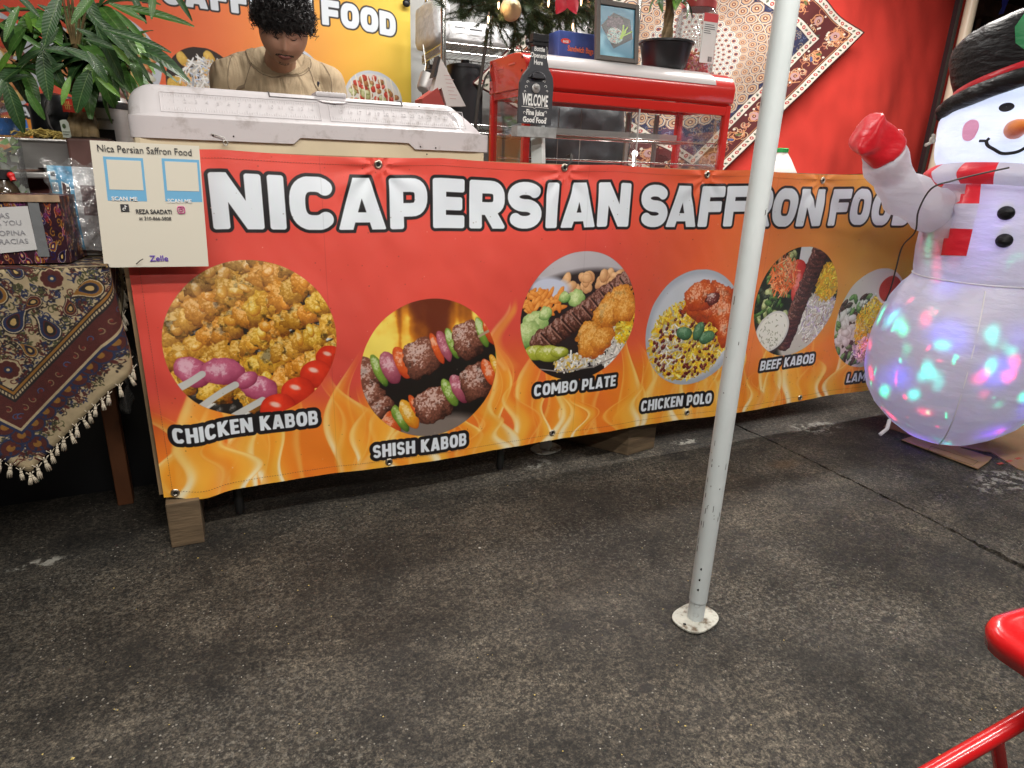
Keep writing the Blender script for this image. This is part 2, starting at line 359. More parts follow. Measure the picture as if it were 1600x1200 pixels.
def word(cv, text, x0, x1, yb, H, gap=.06, **k):
    ws = [WID.get(c, .35) for c in text]; tot = sum(ws)+gap*(len(text)-1); s = (x1-x0)/tot; x = x0; it = []
    for c, w in zip(text, ws):
        if c != ' ': it.append((c, x, x+w*s, yb, H))
        x += (w+gap)*s
    letters(cv, it, **k)
# ---- food pictures printed on the banners: (cx, cy, r) in canvas px
def food_chicken(cv, cx, cy, r, skew=True, seed=1):
    cv.begin_circle(cx, cy, r); R = RNG(seed)
    cv.rect(cx-r, cy-r, cx+r, cy+r, (.13, .11, .10))
    for k in range(140): cv.lump(cx+R.uniform(-1, 1)*r, cy+R.uniform(-1, 1)*r, r*.06, r*.045, R.rand()*3, (.05, .05, .05), (.3, .28, .26), seed=k, spec=.3)
    a = math.radians(27)
    for j in range(7):                         # flat steel skewers, then the meat, back row first
        off = r*(.95-.34*j)
        ox, oy = cx-math.sin(a)*off, cy+math.cos(a)*off
        cv.line([(ox-2*r*math.cos(a), oy-2*r*math.sin(a)), (ox+2*r*math.cos(a), oy+2*r*math.sin(a))], r*.085, (.74, .74, .72))
        cv.line([(ox-2*r*math.cos(a), oy-2*r*math.sin(a)-r*.02), (ox+2*r*math.cos(a), oy+2*r*math.sin(a)-r*.02)], r*.03, (.88, .88, .86))
    smoky = .0
    for j in range(7):
        off = r*(.92-.31*j); ox, oy = cx-math.sin(a)*off, cy+math.cos(a)*off
        smoky = max(0, .45-.17*j)
        t = -r*1.2+r*max(0, (j-2.6))*.33
        t1 = r*1.25
        while t < t1:
            g = .9+R.rand()*.2; st = r*R.uniform(.13, .19)
            x, y = ox+math.cos(a)*t, oy+math.sin(a)*t
            hi = np.array([1., .74, .20])*g; lo = np.array([.70, .30, .04])*g
            if R.rand() < .25: hi = np.array([1., .66, .16])
            hi = hi*(1-smoky)+np.array([.82, .7, .58])*smoky; lo = lo*(1-smoky)+np.array([.6, .45, .35])*smoky
            cv.lump(x+R.uniform(-1, 1)*r*.02, y+R.uniform(-1, 1)*r*.035, r*R.uniform(.13, .2), r*R.uniform(.13, .185), R.rand()*3, lo*.55, np.clip(hi, 0, 1), .42, R.randint(999), .3, .5, .7, 2.6)
            for q in range(1): cv.lump(x+R.uniform(-1, 1)*r*.1, y+R.uniform(-1, 1)*r*.09, r*R.uniform(.06, .11), r*R.uniform(.04, .07), R.rand()*3, lo*.8, np.clip(hi*1.05, 0, 1), .3, R.randint(999), .45, .3)
            t += st
    for (u, v, s, an) in ((-.72, -.3, .2, -.9), (-.38, -.36, .22, -.2), (.02, -.62, .2, -.5), (-.12, -.5, .12, .6)):
        cv.lump(cx+u*r, cy+v*r, s*r*1.15, s*r*.8, an, (.45, .08, .2), (.86, .45, .58), .1, int(s*999), .5, .1)
    for (u, v) in ((-.78, -.42), (-.42, -.62), (-.12, -.86)):
        cv.line([(cx+u*r-r*.3, cy+v*r-r*.16), (cx+u*r+r*.16, cy+v*r+r*.07)], r*.09, (.8, .8, .78))
    for (u, v, s) in ((.9, -.28, .17), (.72, -.5, .2), (.48, -.72, .21), (.22, -.93, .22)):
        cv.lump(cx+u*r, cy+v*r, s*r, s*r*.95, .3, (.55, .05, .02), (.96, .24, .12), .03, 3, .0, .05)
        cv.ell(cx+u*r-s*r*.15, cy+v*r+s*r*.3, s*r*.3, s*r*.16, -.4, (1, .86, .8), soft=s*r*.12, alpha=.85)
    cv.end()
def flames_bg(cv, cx, cy, r, seed=3):
    q = cv.win(cx-r, cy-r, cx+r, cy+r); sl, X, Y = q
    n = fbm(X.shape[0], X.shape[1], r*.35, seed, 4); v = fbm(1, X.shape[1], r*.22, seed+5, 3)
    y = (Y-cy)/r; f = sst(.25, .75, v+.5*n-.35*(y-.2))
    c = np.array([.42, .17, .08])*(1-f[..., None])+np.array([.98, .62, .12])*f[..., None]
    g = sst(.62, .9, n*.6+f*.5); c = c*(1-g[..., None])+np.array([1, .9, .4])*g[..., None]
    cv.put(sl, np.ones(X.shape, np.float32), c)
def food_shish(cv, cx, cy, r):
    cv.begin_circle(cx, cy, r); R = RNG(7); flames_bg(cv, cx, cy, r)
    cv.poly([(cx-r, cy-.1*r), (cx+r, cy+.35*r), (cx+r, cy-r), (cx-r, cy-r)], (.1, .08, .07))
    cv.ell(cx+.1*r, cy-1.05*r, r*.75, r*.35, 0, (.5, .45, .42), soft=r*.12)
    def row(x0, y0, ang, items):
        x, y = x0, y0
        for kind, wd in items:
            h = r*.27; c = {'m': ((.13, .05, .035), (.66, .40, .31)), 'p': ((.6, .12, .04), (.95, .42, .16)), 'g': ((.12, .25, .04), (.62, .75, .28)), 'o': ((.35, .08, .16), (.82, .45, .52)),
                           'y': ((.7, .3, .02), (.98, .75, .2))}[kind]
            hh = h*(1.0 if kind == 'm' else .92)
            cv.lump(cx+x*r+wd*r*.5, cy+y*r, wd*r*.62, hh, ang+(.0 if kind == 'm' else .12), c[0], c[1], .16 if kind == 'm' else .08, int(abs(x)*900)+3, .5, .6 if kind == 'm' else .15, .5 if kind == 'm' else .1, 4. if kind == 'm' else 2.)
            x += wd*math.cos(ang)*.98; y += wd*math.sin(ang)
    row(-1.05, -.02, .27, [('m', .26), ('g', .12), ('o', .2), ('p', .17), ('m', .4), ('p', .1), ('o', .13), ('g', .12), ('m', .36), ('g', .12), ('p', .2), ('m', .2)])
    cv.line([(cx+.72*r, cy+.42*r), (cx+r, cy+.55*r)], r*.04, (.7, .6, .5))
    row(-.72, -.74, .36, [('p', .2), ('g', .12), ('y', .17), ('p', .1), ('m', .42), ('g', .14), ('o', .18), ('m', .35), ('p', .16), ('y', .1), ('g', .1), ('m', .2)])
    row(-1.05, -.35, -.9, [('m', .25), ('m', .2)])
    cv.end()
def rice(cv, cx, cy, rx, ry, n, cols, seed, L=.05, wd=.02, clipf=None):
    R = RNG(seed)
    for k in range(n):
        a, q = R.rand()*6.28, math.sqrt(R.rand()); x, y = cx+rx*q*math.cos(a), cy+ry*q*math.sin(a)
        if clipf and not clipf(x, y): continue
        b = R.rand()*3.14; l = L*R.uniform(.6, 1.2); c = np.array(cols[R.randint(len(cols))])*R.uniform(.75, 1.1)
        cv.line([(x-l*math.cos(b), y-l*math.sin(b)), (x+l*math.cos(b), y+l*math.sin(b))], wd, np.clip(c, 0, 1))
WR = [(.95, .93, .9), (.85, .82, .78), (.98, .97, .95)]; YR = [(.98, .82, .15), (.95, .7, .1), (1, .9, .35)]
def kofta(cv, x0, y0, x1, y1, wd, n=8, seed=2):
    R = RNG(seed); a = math.atan2(y1-y0, x1-x0)
    for k in range(n*2):
        t = k/(n*2-1); x, y = x0+(x1-x0)*t, y0+(y1-y0)*t
        cv.lump(x, y, wd*.42, wd*.55, a, (.1, .04, .03), (.56, .33, .26), .15, R.randint(999), .3, .8, .3)
    for k in range(n):
        t = (k+.6)/n; x, y = x0+(x1-x0)*t, y0+(y1-y0)*t; nx, ny = -math.sin(a+.25), math.cos(a+.25)
        cv.line([(x-nx*wd*.4, y-ny*wd*.4), (x+nx*wd*.42, y+ny*wd*.42)], wd*.07, (.72, .52, .45), .7)
        cv.line([(x-nx*wd*.4+wd*.09, y-ny*wd*.4), (x+nx*wd*.42+wd*.09, y+ny*wd*.42)], wd*.09, (.1, .04, .03), .7)
def food_combo(cv, cx, cy, r):
    cv.begin_circle(cx, cy, r); R = RNG(11)
    cv.rect(cx-r, cy-r, cx+r, cy+r, (.12, .1, .1))
    cv.ell(cx, cy+1.1*r, r*1.3, r*.6, 0, (.74, .72, .74), soft=r*.08)
    cv.ell(cx+.05*r, cy+.1*r, r*1.25, r*.62, .05, (.16, .12, .12), soft=r*.1)
    for k in range(40): cv.lump(cx+R.uniform(-.3, .75)*r, cy+R.uniform(.42, .66)*r, r*.1, r*.07, R.rand()*3, (.6, .35, .2), (.98, .78, .55), .2, k, .1, .1)
    cv.ell(cx-.55*r, cy+.48*r, r*.33, r*.16, -.1, (.8, .82, .9), soft=r*.06)
    for k in range(45): cv.lump(cx+R.uniform(-.95, -.35)*r, cy+R.uniform(.1, .42)*r, r*.1, r*.035, R.rand()*3, (.75, .3, .05), (1, .68, .3), .2, k, .1, .2)
    for u, v, s in ((-.75, -.05, .2), (-.88, -.2, .2), (-.1, .3, .13), (-.6, .1, .1), (-.3, .33, .08)):
        cv.lump(cx+u*r, cy+v*r, s*r*1.1, s*r, .3, (.2, .42, .12), (.86, .93, .62), .2, int(s*555), .2, .3)
    rice(cv, cx+.55*r, cy-.5*r, r*.5, r*.32, 420, WR, 3, r*.05, r*.028)
    rice(cv, cx-.1*r, cy-.7*r, r*.3, r*.14, 160, WR+[(.9, .75, .3)], 4, r*.05, r*.028)
    rice(cv, cx+.85*r, cy-.15*r, r*.22, r*.35, 220, YR, 5, r*.04, r*.03)
    kofta(cv, cx-.68*r, cy-.36*r, cx+.8*r, cy+.5*r, r*.34, 9)
    for u, v, s in ((.68, .18, .27), (.5, .02, .27), (.82, .06, .2), (.15, -.25, .2), (.25, -.42, .27), (.42, -.38, .2)):
        cv.lump(cx+u*r, cy+v*r, s*r*1.15, s*r*.95, .4, (.6, .22, .03), (1, .7, .25), .25, int(s*999+u*50), .25, .5, .25)
    for u, v, s in ((-.72, -.5, .16), (-.5, -.53, .18), (-.33, -.52, .12)):
        cv.lump(cx+u*r, cy+v*r, s*r*1.3, s*r*.75, -.1, (.3, .33, .02), (.82, .85, .3), .05, 9, .6, .1)
    cv.line([(cx-.85*r, cy-.72*r), (cx-.3*r, cy-.84*r), (cx+.3*r, cy-.82*r), (cx+.8*r, cy-.66*r)], r*.02, (.6, .56, .54))
    cv.end()
def food_polo(cv, cx, cy, r):
    cv.begin_circle(cx, cy, r); R = RNG(21)
    cv.rect(cx-r, cy-r, cx+r, cy+r, (.68, .71, .76)); cv.ell(cx, cy, r*.9, r*.9, 0, (.8, .82, .86), soft=r*.1)
    cv.ell(cx-.08*r, cy-.22*r, r*.78, r*.66, 0, (.75, .6, .2), soft=3, wob=.1)
    rice(cv, cx-.08*r, cy-.2*r, r*.82, r*.7, 1500, YR+YR+[(.97, .9, .6), (.9, .86, .8)], 3, r*.045, r*.028)
    rice(cv, cx-.5*r, cy-.3*r, r*.3, r*.4, 120, WR, 13, r*.04, r*.026)
    for k in range(150):
        a, q = R.rand()*6.28, math.sqrt(R.rand())
        cv.lump(cx-.08*r+.74*r*q*math.cos(a), cy-.25*r+.62*r*q*math.sin(a), r*.035, r*.025, R.rand()*3, (.15, .02, .02), (.5, .12, .1), .2, k, .3, .2)
    for u, v, s, e in ((.15, .45, .42, 1.), (.42, .4, .36, 1.2), (.05, .55, .34, .9), (.62, .2, .22, 1.6), (.66, -.1, .14, 2.4)):
        cv.lump(cx+u*r, cy+v*r, s*r, s*r*e*.82, .1, (.5, .1, .02), (.93, .42, .14), .18, int(u*700), .5, .4, .3)
    cv.lump(cx+.3*r, cy+.5*r, r*.14, r*.12, 0, (.2, .04, .03), (.5, .2, .15), .3, 4, .7, .5)
    for u, v, an in ((-.2, -.07, -.3), (.3, -.17, .2), (.1, -.05, 1.2)):
        cv.lump(cx+u*r, cy+v*r, r*.17, r*.11, an, (.04, .16, .08), (.4, .6, .42), .1, 6, .2, .3)
    cv.end()
def food_beef(cv, cx, cy, r):
    cv.begin_circle(cx, cy, r); R = RNG(31)
    cv.rect(cx-r, cy-r, cx+r, cy+r, (.12, .13, .08))
    cv.ell(cx+.5*r, cy-.6*r, r*.8, r*.7, 0, (.8, .78, .74), soft=r*.1)
    cv.rect(cx-.1*r, cy+.7*r, cx+.2*r, cy+r, (.86, .88, .88))
    for k in range(90):
        cv.lump(cx+R.uniform(-1, -.15)*r, cy+R.uniform(-.35, .95)*r, r*R.uniform(.06, .16), r*R.uniform(.03, .08), R.rand()*3, (.03, .06, .02), ((.35, .55, .2), (.8, .85, .55), (.15, .2, .1))[R.randint(3)], .3, k, .2, .4)
    cv.lump(cx-.12*r, cy+.58*r, r*.22, r*.2, 0, (.6, .05, .05), (.95, .3, .25), .05, 3, .3, .1)
    cv.lump(cx-.05*r, cy+.28*r, r*.12, r*.28, 0, (.6, .05, .05), (.95, .4, .35), .05, 5, .3, .1)
    rice(cv, cx-.4*r, cy+.5*r, r*.3, r*.32, 180, [(1, .5, .25), (.95, .4, .15), (1, .7, .5)], 6, r*.09, r*.022)
    rice(cv, cx+.62*r, cy-.3*r, r*.42, r*.5, 420, WR+[(.75, .65, .6), (.8, .72, .85)], 8, r*.07, r*.022)
    rice(cv, cx+.72*r, cy+.35*r, r*.28, r*.35, 380, YR+[(.98, .7, .15)], 9, r*.05, r*.03)
    kofta(cv, cx-.12*r, cy-.75*r, cx+.4*r, cy+.98*r, r*.36, 11, 5)
    cv.ell(cx-.48*r, cy-.56*r, r*.42, r*.36, .5, (.25, .2, .18), soft=2)
    cv.ell(cx-.48*r, cy-.5*r, r*.42, r*.36, .5, (.85, .84, .82), soft=2)
    cv.ell(cx-.48*r, cy-.5*r, r*.38, r*.32, .5, (.93, .92, .88), soft=2)
    for k in range(60):
        a, q = R.rand()*6.28, math.sqrt(R.rand())*.32; x, y = cx-.48*r+r*q*math.cos(a), cy-.5*r+r*q*math.sin(a)
        cv.line([(x, y), (x+R.uniform(-1, 1)*r*.04, y+R.uniform(-1, 1)*r*.04)], r*.014, (.6, .6, .5))
    cv.end()
def food_lamb(cv, cx, cy, r):
    cv.begin_circle(cx, cy, r); R = RNG(41)
    cv.rect(cx-r, cy-r, cx+r, cy+r, (.82, .8, .76))
    for k in range(110): cv.lump(cx+R.uniform(-1, .1)*r, cy+R.uniform(-.9, .5)*r, r*.1, r*.05, R.rand()*3, (.05, .12, .03), ((.45, .65, .3), (.92, .93, .88), (.3, .15, .12))[R.randint(3)], .3, k, .2, .4)
    rice(cv, cx+.15*r, cy-.1*r, r*.6, r*.55, 700, YR, 5, r*.04, r*.03)
    rice(cv, cx+.15*r, cy-.6*r, r*.5, r*.3, 300, WR+[(.75, .65, .85)], 6, r*.05, r*.025)
    cv.ell(cx+.35*r, cy+.6*r, r*.42, r*.33, -.2, (.85, .8, .76), soft=2); cv.ell(cx+.35*r, cy+.58*r, r*.34, r*.26, -.2, (.7, .2, .12), soft=3)
    for k in range(30): cv.lump(cx-.7*r+R.uniform(-.15, .15)*r, cy-.15*r+R.uniform(-.3, .3)*r, r*.12, r*.07, R.rand()*3, (.6, .55, .5), (.95, .94, .92), .2, k, .1, .1)
    cv.end()
def food_pile(cv, cx, cy, r, kind, ry=None):
    ry = ry or r; cv.begin_circle(cx, cy, r, ry); R = RNG(51+kind)
    cv.rect(cx-r, cy-ry, cx+r, cy+ry, (.82, .84, .88) if kind else (.2, .15, .13))
    if kind == 0:      # nachos under shredded white cheese
        cv.ell(cx-.2*r, cy-.5*r, r*.9, r*.6, 0, (.8, .82, .88), soft=3)
        for k in range(30): cv.lump(cx+R.uniform(-.8, .8)*r, cy+R.uniform(-.7, .9)*r, r*.22, r*.14, R.rand()*3, (.6, .4, .1), (.98, .82, .4), .2, k, .1, .2)
        rice(cv, cx+.1*r, cy+.05*r, r*.7, r*.7, 420, WR+WR+[(.98, .7, .45), (.8, .85, .95)], 7, r*.12, r*.035)
    elif kind == 1:    # loaded pie with sauce stripes
        cv.ell(cx, cy, r*.92, ry*.9, 0, (.9, .88, .86), soft=2)
        for k in range(130):
            a, q = R.rand()*6.28, math.sqrt(R.rand())*.8
            c = (((.5, .1, .05), (.88, .25, .15)), ((.4, .2, .1), (.8, .55, .3)), ((.3, .3, .1), (.85, .85, .6)))[R.randint(3)]
            cv.lump(cx+r*q*math.cos(a), cy+ry*q*math.sin(a), r*.1, r*.08, R.rand()*3, c[0], c[1], .25, k, .3, .4)
        for k in range(9):
            x = cx+(-.8+.2*k)*r; cv.line([(x, cy+.8*ry), (x+.12*r, cy+.2*ry), (x+.1*r, cy-.3*ry), (x+.25*r, cy-.8*ry)], r*.045, (.96, .93, .85))
    elif kind == 2:    # gyros fries with meat
        for k in range(190):
            c = (((.5, .25, .1), (.9, .6, .35)), ((.6, .45, .2), (.98, .85, .55)), ((.25, .15, .12), (.6, .42, .36)), ((.6, .6, .5), (.95, .95, .88)), ((.5, .1, .05), (.9, .35, .2)))[R.randint(5)]
            a, q = R.rand()*6.28, math.sqrt(R.rand())*.85
            cv.lump(cx+r*q*math.cos(a), cy+ry*q*math.sin(a), r*.13, r*.07, R.rand()*3, c[0], c[1], .25, k, .2, .3)
    else:
        for k in range(160):
            c = (((.1, .25, .05), (.5, .7, .3)), ((.6, .1, .05), (.95, .4, .25)), ((.6, .6, .5), (.95, .93, .9)))[R.randint(3)]
            a, q = R.rand()*6.28, math.sqrt(R.rand())*.9
            cv.lump(cx+r*q*math.cos(a), cy+ry*q*math.sin(a), r*.12, r*.06, R.rand()*3, c[0], c[1], .25, k, .2, .3)
    cv.end()
def flame_art(cv, y_top, seed=8, strength=1.):
    """printed flames: soft orange bed, then tall licking tongues with a bright rim"""
    h = int(y_top); w = cv.w; R = RNG(seed)
    Y, X = np.mgrid[0:h, 0:w].astype(np.float32); yy = Y/h
    n = fbm(h, w, 190, seed+3, 3); hgt = vnoise(1, w, 260, seed+9)*.45+.42
    env = sst(0, .45, hgt+.15-yy*1.0); sl = (slice(0, h), slice(0, w))
    cv.put(sl, np.clip((.35+n*.9)*env*1.1*strength, 0, .92), (.96, .52, .13))
    T = []
    k = int(w/44)
    for i in range(k):
        T.append((R.rand()*w, R.uniform(.35, 1.0)*h*(.55+.6*hgt[0, int(R.rand()*w) % w]), R.uniform(34, 105), R.rand()))
    T.sort(key=lambda q: -q[1])
    for (x0, H, wd, q) in T:
        y1 = min(h-1, int(H)); amp = R.uniform(16, 60); ph = R.rand()*6.28; fr = R.uniform(.9, 1.7); lean = R.uniform(-60, 60)
        ys = np.arange(0, y1, dtype=np.float32); t = ys/H
        c = x0+amp*np.sin(ph+t*fr*5.)*(.25+t)+lean*t*t; ww = wd*(1-t)**.62*(1+.35*np.sin(ph*2+t*7))+1.5
        a = int(max(0, c.min()-wd*1.6)); b = int(min(w, c.max()+wd*1.6))
        if b <= a+2: continue
        Xl = np.arange(a, b, dtype=np.float32)[None]; u = (Xl-c[:, None])/ww[:, None]
        ins = sst(1.0, .86, np.abs(u)); side = 1 if q > .5 else -1
        rim = np.exp(-((u*side-.74)/.25)**2)*ins; rim2 = np.exp(-((u*side+.84)/.12)**2)*ins*.45; core = np.exp(-((u*side-.25)/.55)**2)*ins
        fade = (sst(1., .55, t))[:, None]*strength; low = sst(.55, 0, t)[:, None]
        s2 = (slice(0, y1), slice(a, b))
        cv.put(s2, np.clip(ins*.6*fade, 0, 1), (.97, .50+.1*q, .13))
        cv.put(s2, np.clip(core*(.62+.35*low)*fade, 0, 1), (.99, .72, .24))
        cv.put(s2, np.clip((rim*.75+rim2*.8)*fade, 0, 1), (1, .88, .52))
        cv.put(s2, np.clip(rim*rim*low*.9*fade, 0, 1), (1, .96, .84))
BX0, BX1, BZ0, BZ1 = -.187, 2.835, .137, 1.062     # the front banner on its board, metres
def paint_front():
    S = 1000.; W, H = int((BX1-BX0)*S), int((BZ1-BZ0)*S)
    cv = Canvas(W, H); X = lambda x: (x-BX0)*S; Z = lambda z: (z-BZ0)*S
    u = (np.arange(W)/W); keys = [0, .45, .58, .72, .86, 1]
    cols = np.array([(.90, .31, .26), (.90, .31, .255), (.93, .38, .21), (.94, .54, .25), (.88, .63, .25), (.80, .62, .23)])
    g = np.stack([np.interp(u, keys, cols[:, k]) for k in range(3)], -1)
    n = fbm(H, W, 260, 4, 3)-.5
    cv.a[:] = g[None]*(1+.12*n[..., None])
    flame_art(cv, 470)
    q = cv.win(X(.80)-60, Z(.52)-60, X(.80)+90, Z(.60)+120)   # the loose lick beside the shish picture
    for k in range(60):
        t = k/59; cv.ell(X(.83+.035*math.sin(t*5.2+2.4)), Z(.42+.21*t), 26*(1-t)**.6+3, 12, 0, col=(.97, .60+.12*t, .26), soft=14, alpha=.16); cv.ell(X(.812+.035*math.sin(t*5.2+2.4)), Z(.42+.21*t), 6*(1-t)+2, 7, 0, col=(.99, .80, .5), soft=5, alpha=.22)
    r = .2195*S
    for f, x, z in ((food_chicken, .081, .571), (food_shish, .584, .446), (food_combo, 1.104, .574), (food_polo, 1.60, .50), (food_beef, 2.094, .573), (food_lamb, 2.56, .474)):
        f(cv, X(x), Z(z), r)
    yb, h = Z(.870), .139*S
    L = [('N', .013, .135), ('I', .148, .191), ('C', .200, .324), ('A', .323, .457), ('P', .467, .579), ('E', .594, .691), ('R', .706, .82), ('S', .827, .945), ('I', .958, .998), ('A', 1.01, 1.136), ('N', 1.142, 1.264), ('S', 1.305, 1.423), ('A', 1.418, 1.549), ('F', 1.556, 1.662), ('F', 1.67, 1.774), ('R', 1.782, 1.885), ('O', 1.888, 2.012), ('N', 2.021, 2.149), ('F', 2.187, 2.294), ('O', 2.301, 2.411), ('O', 2.42, 2.537), ('D', 2.549, 2.665)]
    letters(cv, [(c, X(a), X(b), yb, h) for c, a, b in L], out=.062, t=.145, th=.135)
    for t, a, b, z, hh in (('CHICKEN KABOB', -.145, .237, .305, .045), ('SHISH KABOB', .392, .704, .172, .045), ('COMBO PLATE', .944, 1.268, .311, .042), ('CHICKEN POLO', 1.394, 1.728, .193, .044),
                           ('BEEF KABOB', 1.957, 2.258, .303, .042), ('LAMB', 2.487, 2.64, .187, .042)):
        word(cv, t, X(a), X(b), Z(z), hh*S, out=.24, t=.125, th=.105, gap=.07)
    R = RNG(77)                                        # scuffs and dirt on the vinyl
    for k in range(500):
        x, z = R.rand()*W, R.rand()*H; c = (.25, .15, .1) if R.rand() < .75 else (.95, .85, .8)
        cv.ell(x, z, R.uniform(.5, 1.8), col=c, alpha=R.uniform(.2, .7))
    for k in range(220):
        x, z = W*(.6+.4*R.rand()), R.rand()*H*.35; cv.ell(x, z, R.uniform(.8, 2.8), R.uniform(.6, 1.5), R.rand()*3, col=(.3, .2, .12), alpha=.5)
    q = vnoise(H, W, 420, 70); cv.a *= (.93+.10*q)[..., None]; cv.a = cv.a*.965+.02
    for x in (470, 1290, 2080): cv.a[:, x:x+2] *= .93          # creases from having been folded
    return cv
KX0, KX1, KZ0, KZ1 = -1.0, 1.045, 1.02, 1.93            # the banner behind the stall
def paint_back():
    S = 560.; W, H = int((KX1-KX0)*S), int((KZ1-KZ0)*S)
    cv = Canvas(W, H); X = lambda x: (x-KX0)*S; Z = lambda z: (z-KZ0)*S
    u = (np.arange(W)/S+KX0); keys = [-1, -.35, .1, .45, .75, 1.05]
    cols = np.array([(.93, .33, .25), (.95, .38, .26), (.97, .48, .27), (.98, .62, .27), (.98, .74, .26), (.97, .84, .30)])
    g = np.stack([np.interp(u, keys, cols[:, k]) for k in range(3)], -1); cv.a[:] = g[None]*(1+.08*(fbm(H, W, 160, 4, 3)[..., None]-.5))
    for z0 in (1.06,): cv.rect(0, 0, W, Z(1.17), (.97, .6, .2))
    flame_art(cv, 90, 12, .7)
    food_pile(cv, X(-.33), Z(1.415), .215*S, 2, .2*S)
    food_pile(cv, X(-.80), Z(1.38), .23*S, 2, .21*S)
    food_pile(cv, X(.05), Z(1.345), .155*S, 0, .16*S)
    food_pile(cv, X(.44), Z(1.375), .17*S, 3, .18*S)
    food_pile(cv, X(.845), Z(1.345), .15*S, 1, .14*S)
    h = .112*S
    letters(cv, [(c, X(a), X(b), Z(1.665), h) for c, a, b in (('N', -.22, -.12), ('S', -.08, .0), ('A', .01, .105), ('F', .115, .19), ('F', .2, .275), ('R', .285, .37), ('O', .38, .47), ('N', .48, .565), ('F', .605, .69), ('O', .695, .785), ('O', .79, .88), ('D', .885, .97))], out=.06, t=.15, th=.14)
    word(cv, 'MEA', X(-.36), X(-.25), Z(1.20), .05*S, out=.2, t=.13, th=.11)
    word(cv, 'ATA T', X(-.68), X(-.52), Z(1.165), .04*S, out=.2, t=.13, th=.11)
    return cv
# ---- cloth and paper prints
def curl(cv, x, y, r, a, wd, col, turns=1.1, sgn=1):
    cv.line([(x+r*(1-t*.8)*math.cos(a+sgn*t*turns*6.28), y+r*(1-t*.8)*math.sin(a+sgn*t*turns*6.28)) for t in np.linspace(0, 1, 9)], wd, col)
def paisley(cv, x, y, s, a, c1, c2, c3, fl=1):
    def P(sc, col):
        pts = []
        for t in np.linspace(0, 2*math.pi, 22)[:-1]:      # drop with a bent tip
            r = 1-.0*t; px = math.cos(t)*.62*sc; py = math.sin(t)*(.72 if math.sin(t) < 0 else 1.15)*sc
            k = max(0, py)/1.15; px = px*(1-k**1.4*.75)+fl*.55*k**2*sc
            pts.append((x+s*(px*math.cos(a)-py*math.sin(a)), y+s*(px*math.sin(a)+py*math.cos(a))))
        cv.poly(pts, col)
    P(1.18, c1); P(1.06, (.85, .78, .64)); P(.96, c2); P(.66, c3); P(.55, c1); P(.3, (.82, .68, .42))
def flower(cv, x, y, r, cp, cc, n=6):
    for k in range(n): cv.ell(x+r*.6*math.cos(6.283*k/n), y+r*.6*math.sin(6.283*k/n), r*.38, r*.38, col=cp)
    cv.ell(x, y, r*.36, col=cc); cv.ell(x, y, r*.15, col=(.9, .8, .6))
NAVY, WINE, OCH, CREAM, INK = (.13, .17, .32), (.34, .12, .10), (.62, .42, .16), (.78, .70, .55), (.13, .10, .10)
def vines(cv, x0, y0, x1, y1, n, R, sc=1):
    for k in range(n):
        x, y, a = R.uniform(x0, x1), R.uniform(y0, y1), R.rand()*6.28
        c = (NAVY, WINE, INK, (.3, .3, .16))[R.randint(4)]
        curl(cv, x, y, R.uniform(6, 15)*sc, a, 1.8*sc, c, R.uniform(.4, .9), R.choice([-1, 1]))
        for j in range(3):
            b = a+R.uniform(-1.5, 1.5); d = R.uniform(4, 14)*sc
            cv.ell(x+d*math.cos(b), y+d*math.sin(b), 4.2*sc, 1.9*sc, b, col=c)
def paint_tablecloth():
    """one square yard-and-a-half of block print: field of boteh, wine border, scalloped rim"""
    N = 1024; cv = Canvas(N, N, CREAM); R = RNG(5)
    vines(cv, 130, 130, N+20, N+20, 4600, R, 1.1)
    k = 0
    for gy in range(13):
        for gx in range(13):
            x, y = 180+gx*70+(gy % 2)*35, 180+gy*66; k += 1
            if x > N or y > N: continue
            s = (34, 22)[(gx+gy) % 2]
            if (gx*3+gy*5) % 7 == 0: cv.ell(x, y, 27, col=CREAM); flower(cv, x, y, 24, WINE, NAVY, 8)
            else: paisley(cv, x, y-6, s, (R.rand()-.5)*2.4, INK, (NAVY, WINE, OCH)[k % 3], (WINE, OCH, NAVY)[k % 3], R.choice([-1, 1]))
    def band(d0, d1, col):          # a frame at distance d0..d1 from the edge, on the two low sides
        cv.rect(d0, d0, N, d1, col); cv.rect(d0, d0, d1, N, col)
    cv.rect(0, 0, N, 60, CREAM); cv.rect(0, 0, 60, N, CREAM); vines(cv, 0, 14, N, 52, 330, R, .9); vines(cv, 14, 0, 52, N, 330, R, .9)
    for i in range(26):
        t = 20+i*40
        for (x, y, h) in ((t, 58, 0), (58, t, 1)):
            cv.ell(x, y, 24, 24, col=NAVY); cv.ell(x, y, 20, 20, col=WINE); cv.ell(x, y, 9, 9, col=OCH)
            for j in range(5):
                a = R.rand()*6.28; cv.ell(x+14*math.cos(a), y+14*math.sin(a), 5, 3, a, col=(NAVY, WINE)[j % 2])
            q = (x, 30) if not h else (30, y); cv.ell(q[0], q[1], 7, 4, 1.57*(1-h), col=WINE); cv.ell(q[0]+(18 if not h else 0), q[1]+(18 if h else 0), 4, 3, col=NAVY)
    band(60, 66, NAVY); band(66, 72, CREAM); band(72, 120, WINE)
    for i in range(34):
        t = 90+i*30
        for (x, y) in ((t, 96), (96, t)):
            curl(cv, x, y, 10, i, 2, (.62, .52, .38) if i % 3 else (.25, .35, .55), .8, (-1)**i); cv.ell(x, y, 3, col=(.5, .15, .12))
    band(120, 125, INK); band(125, 131, CREAM); band(131, 134, INK); band(134, 140, OCH); band(140, 143, INK)
    for i in range(120):
        t = 126+i*8
        cv.line([(t, 125), (t+5, 133)], 2, INK); cv.line([(125, t), (133, t+5)], 2, INK)
    cv.a *= (.93+.14*fbm(N, N, 9, 3, 2)[..., None])
    return cv
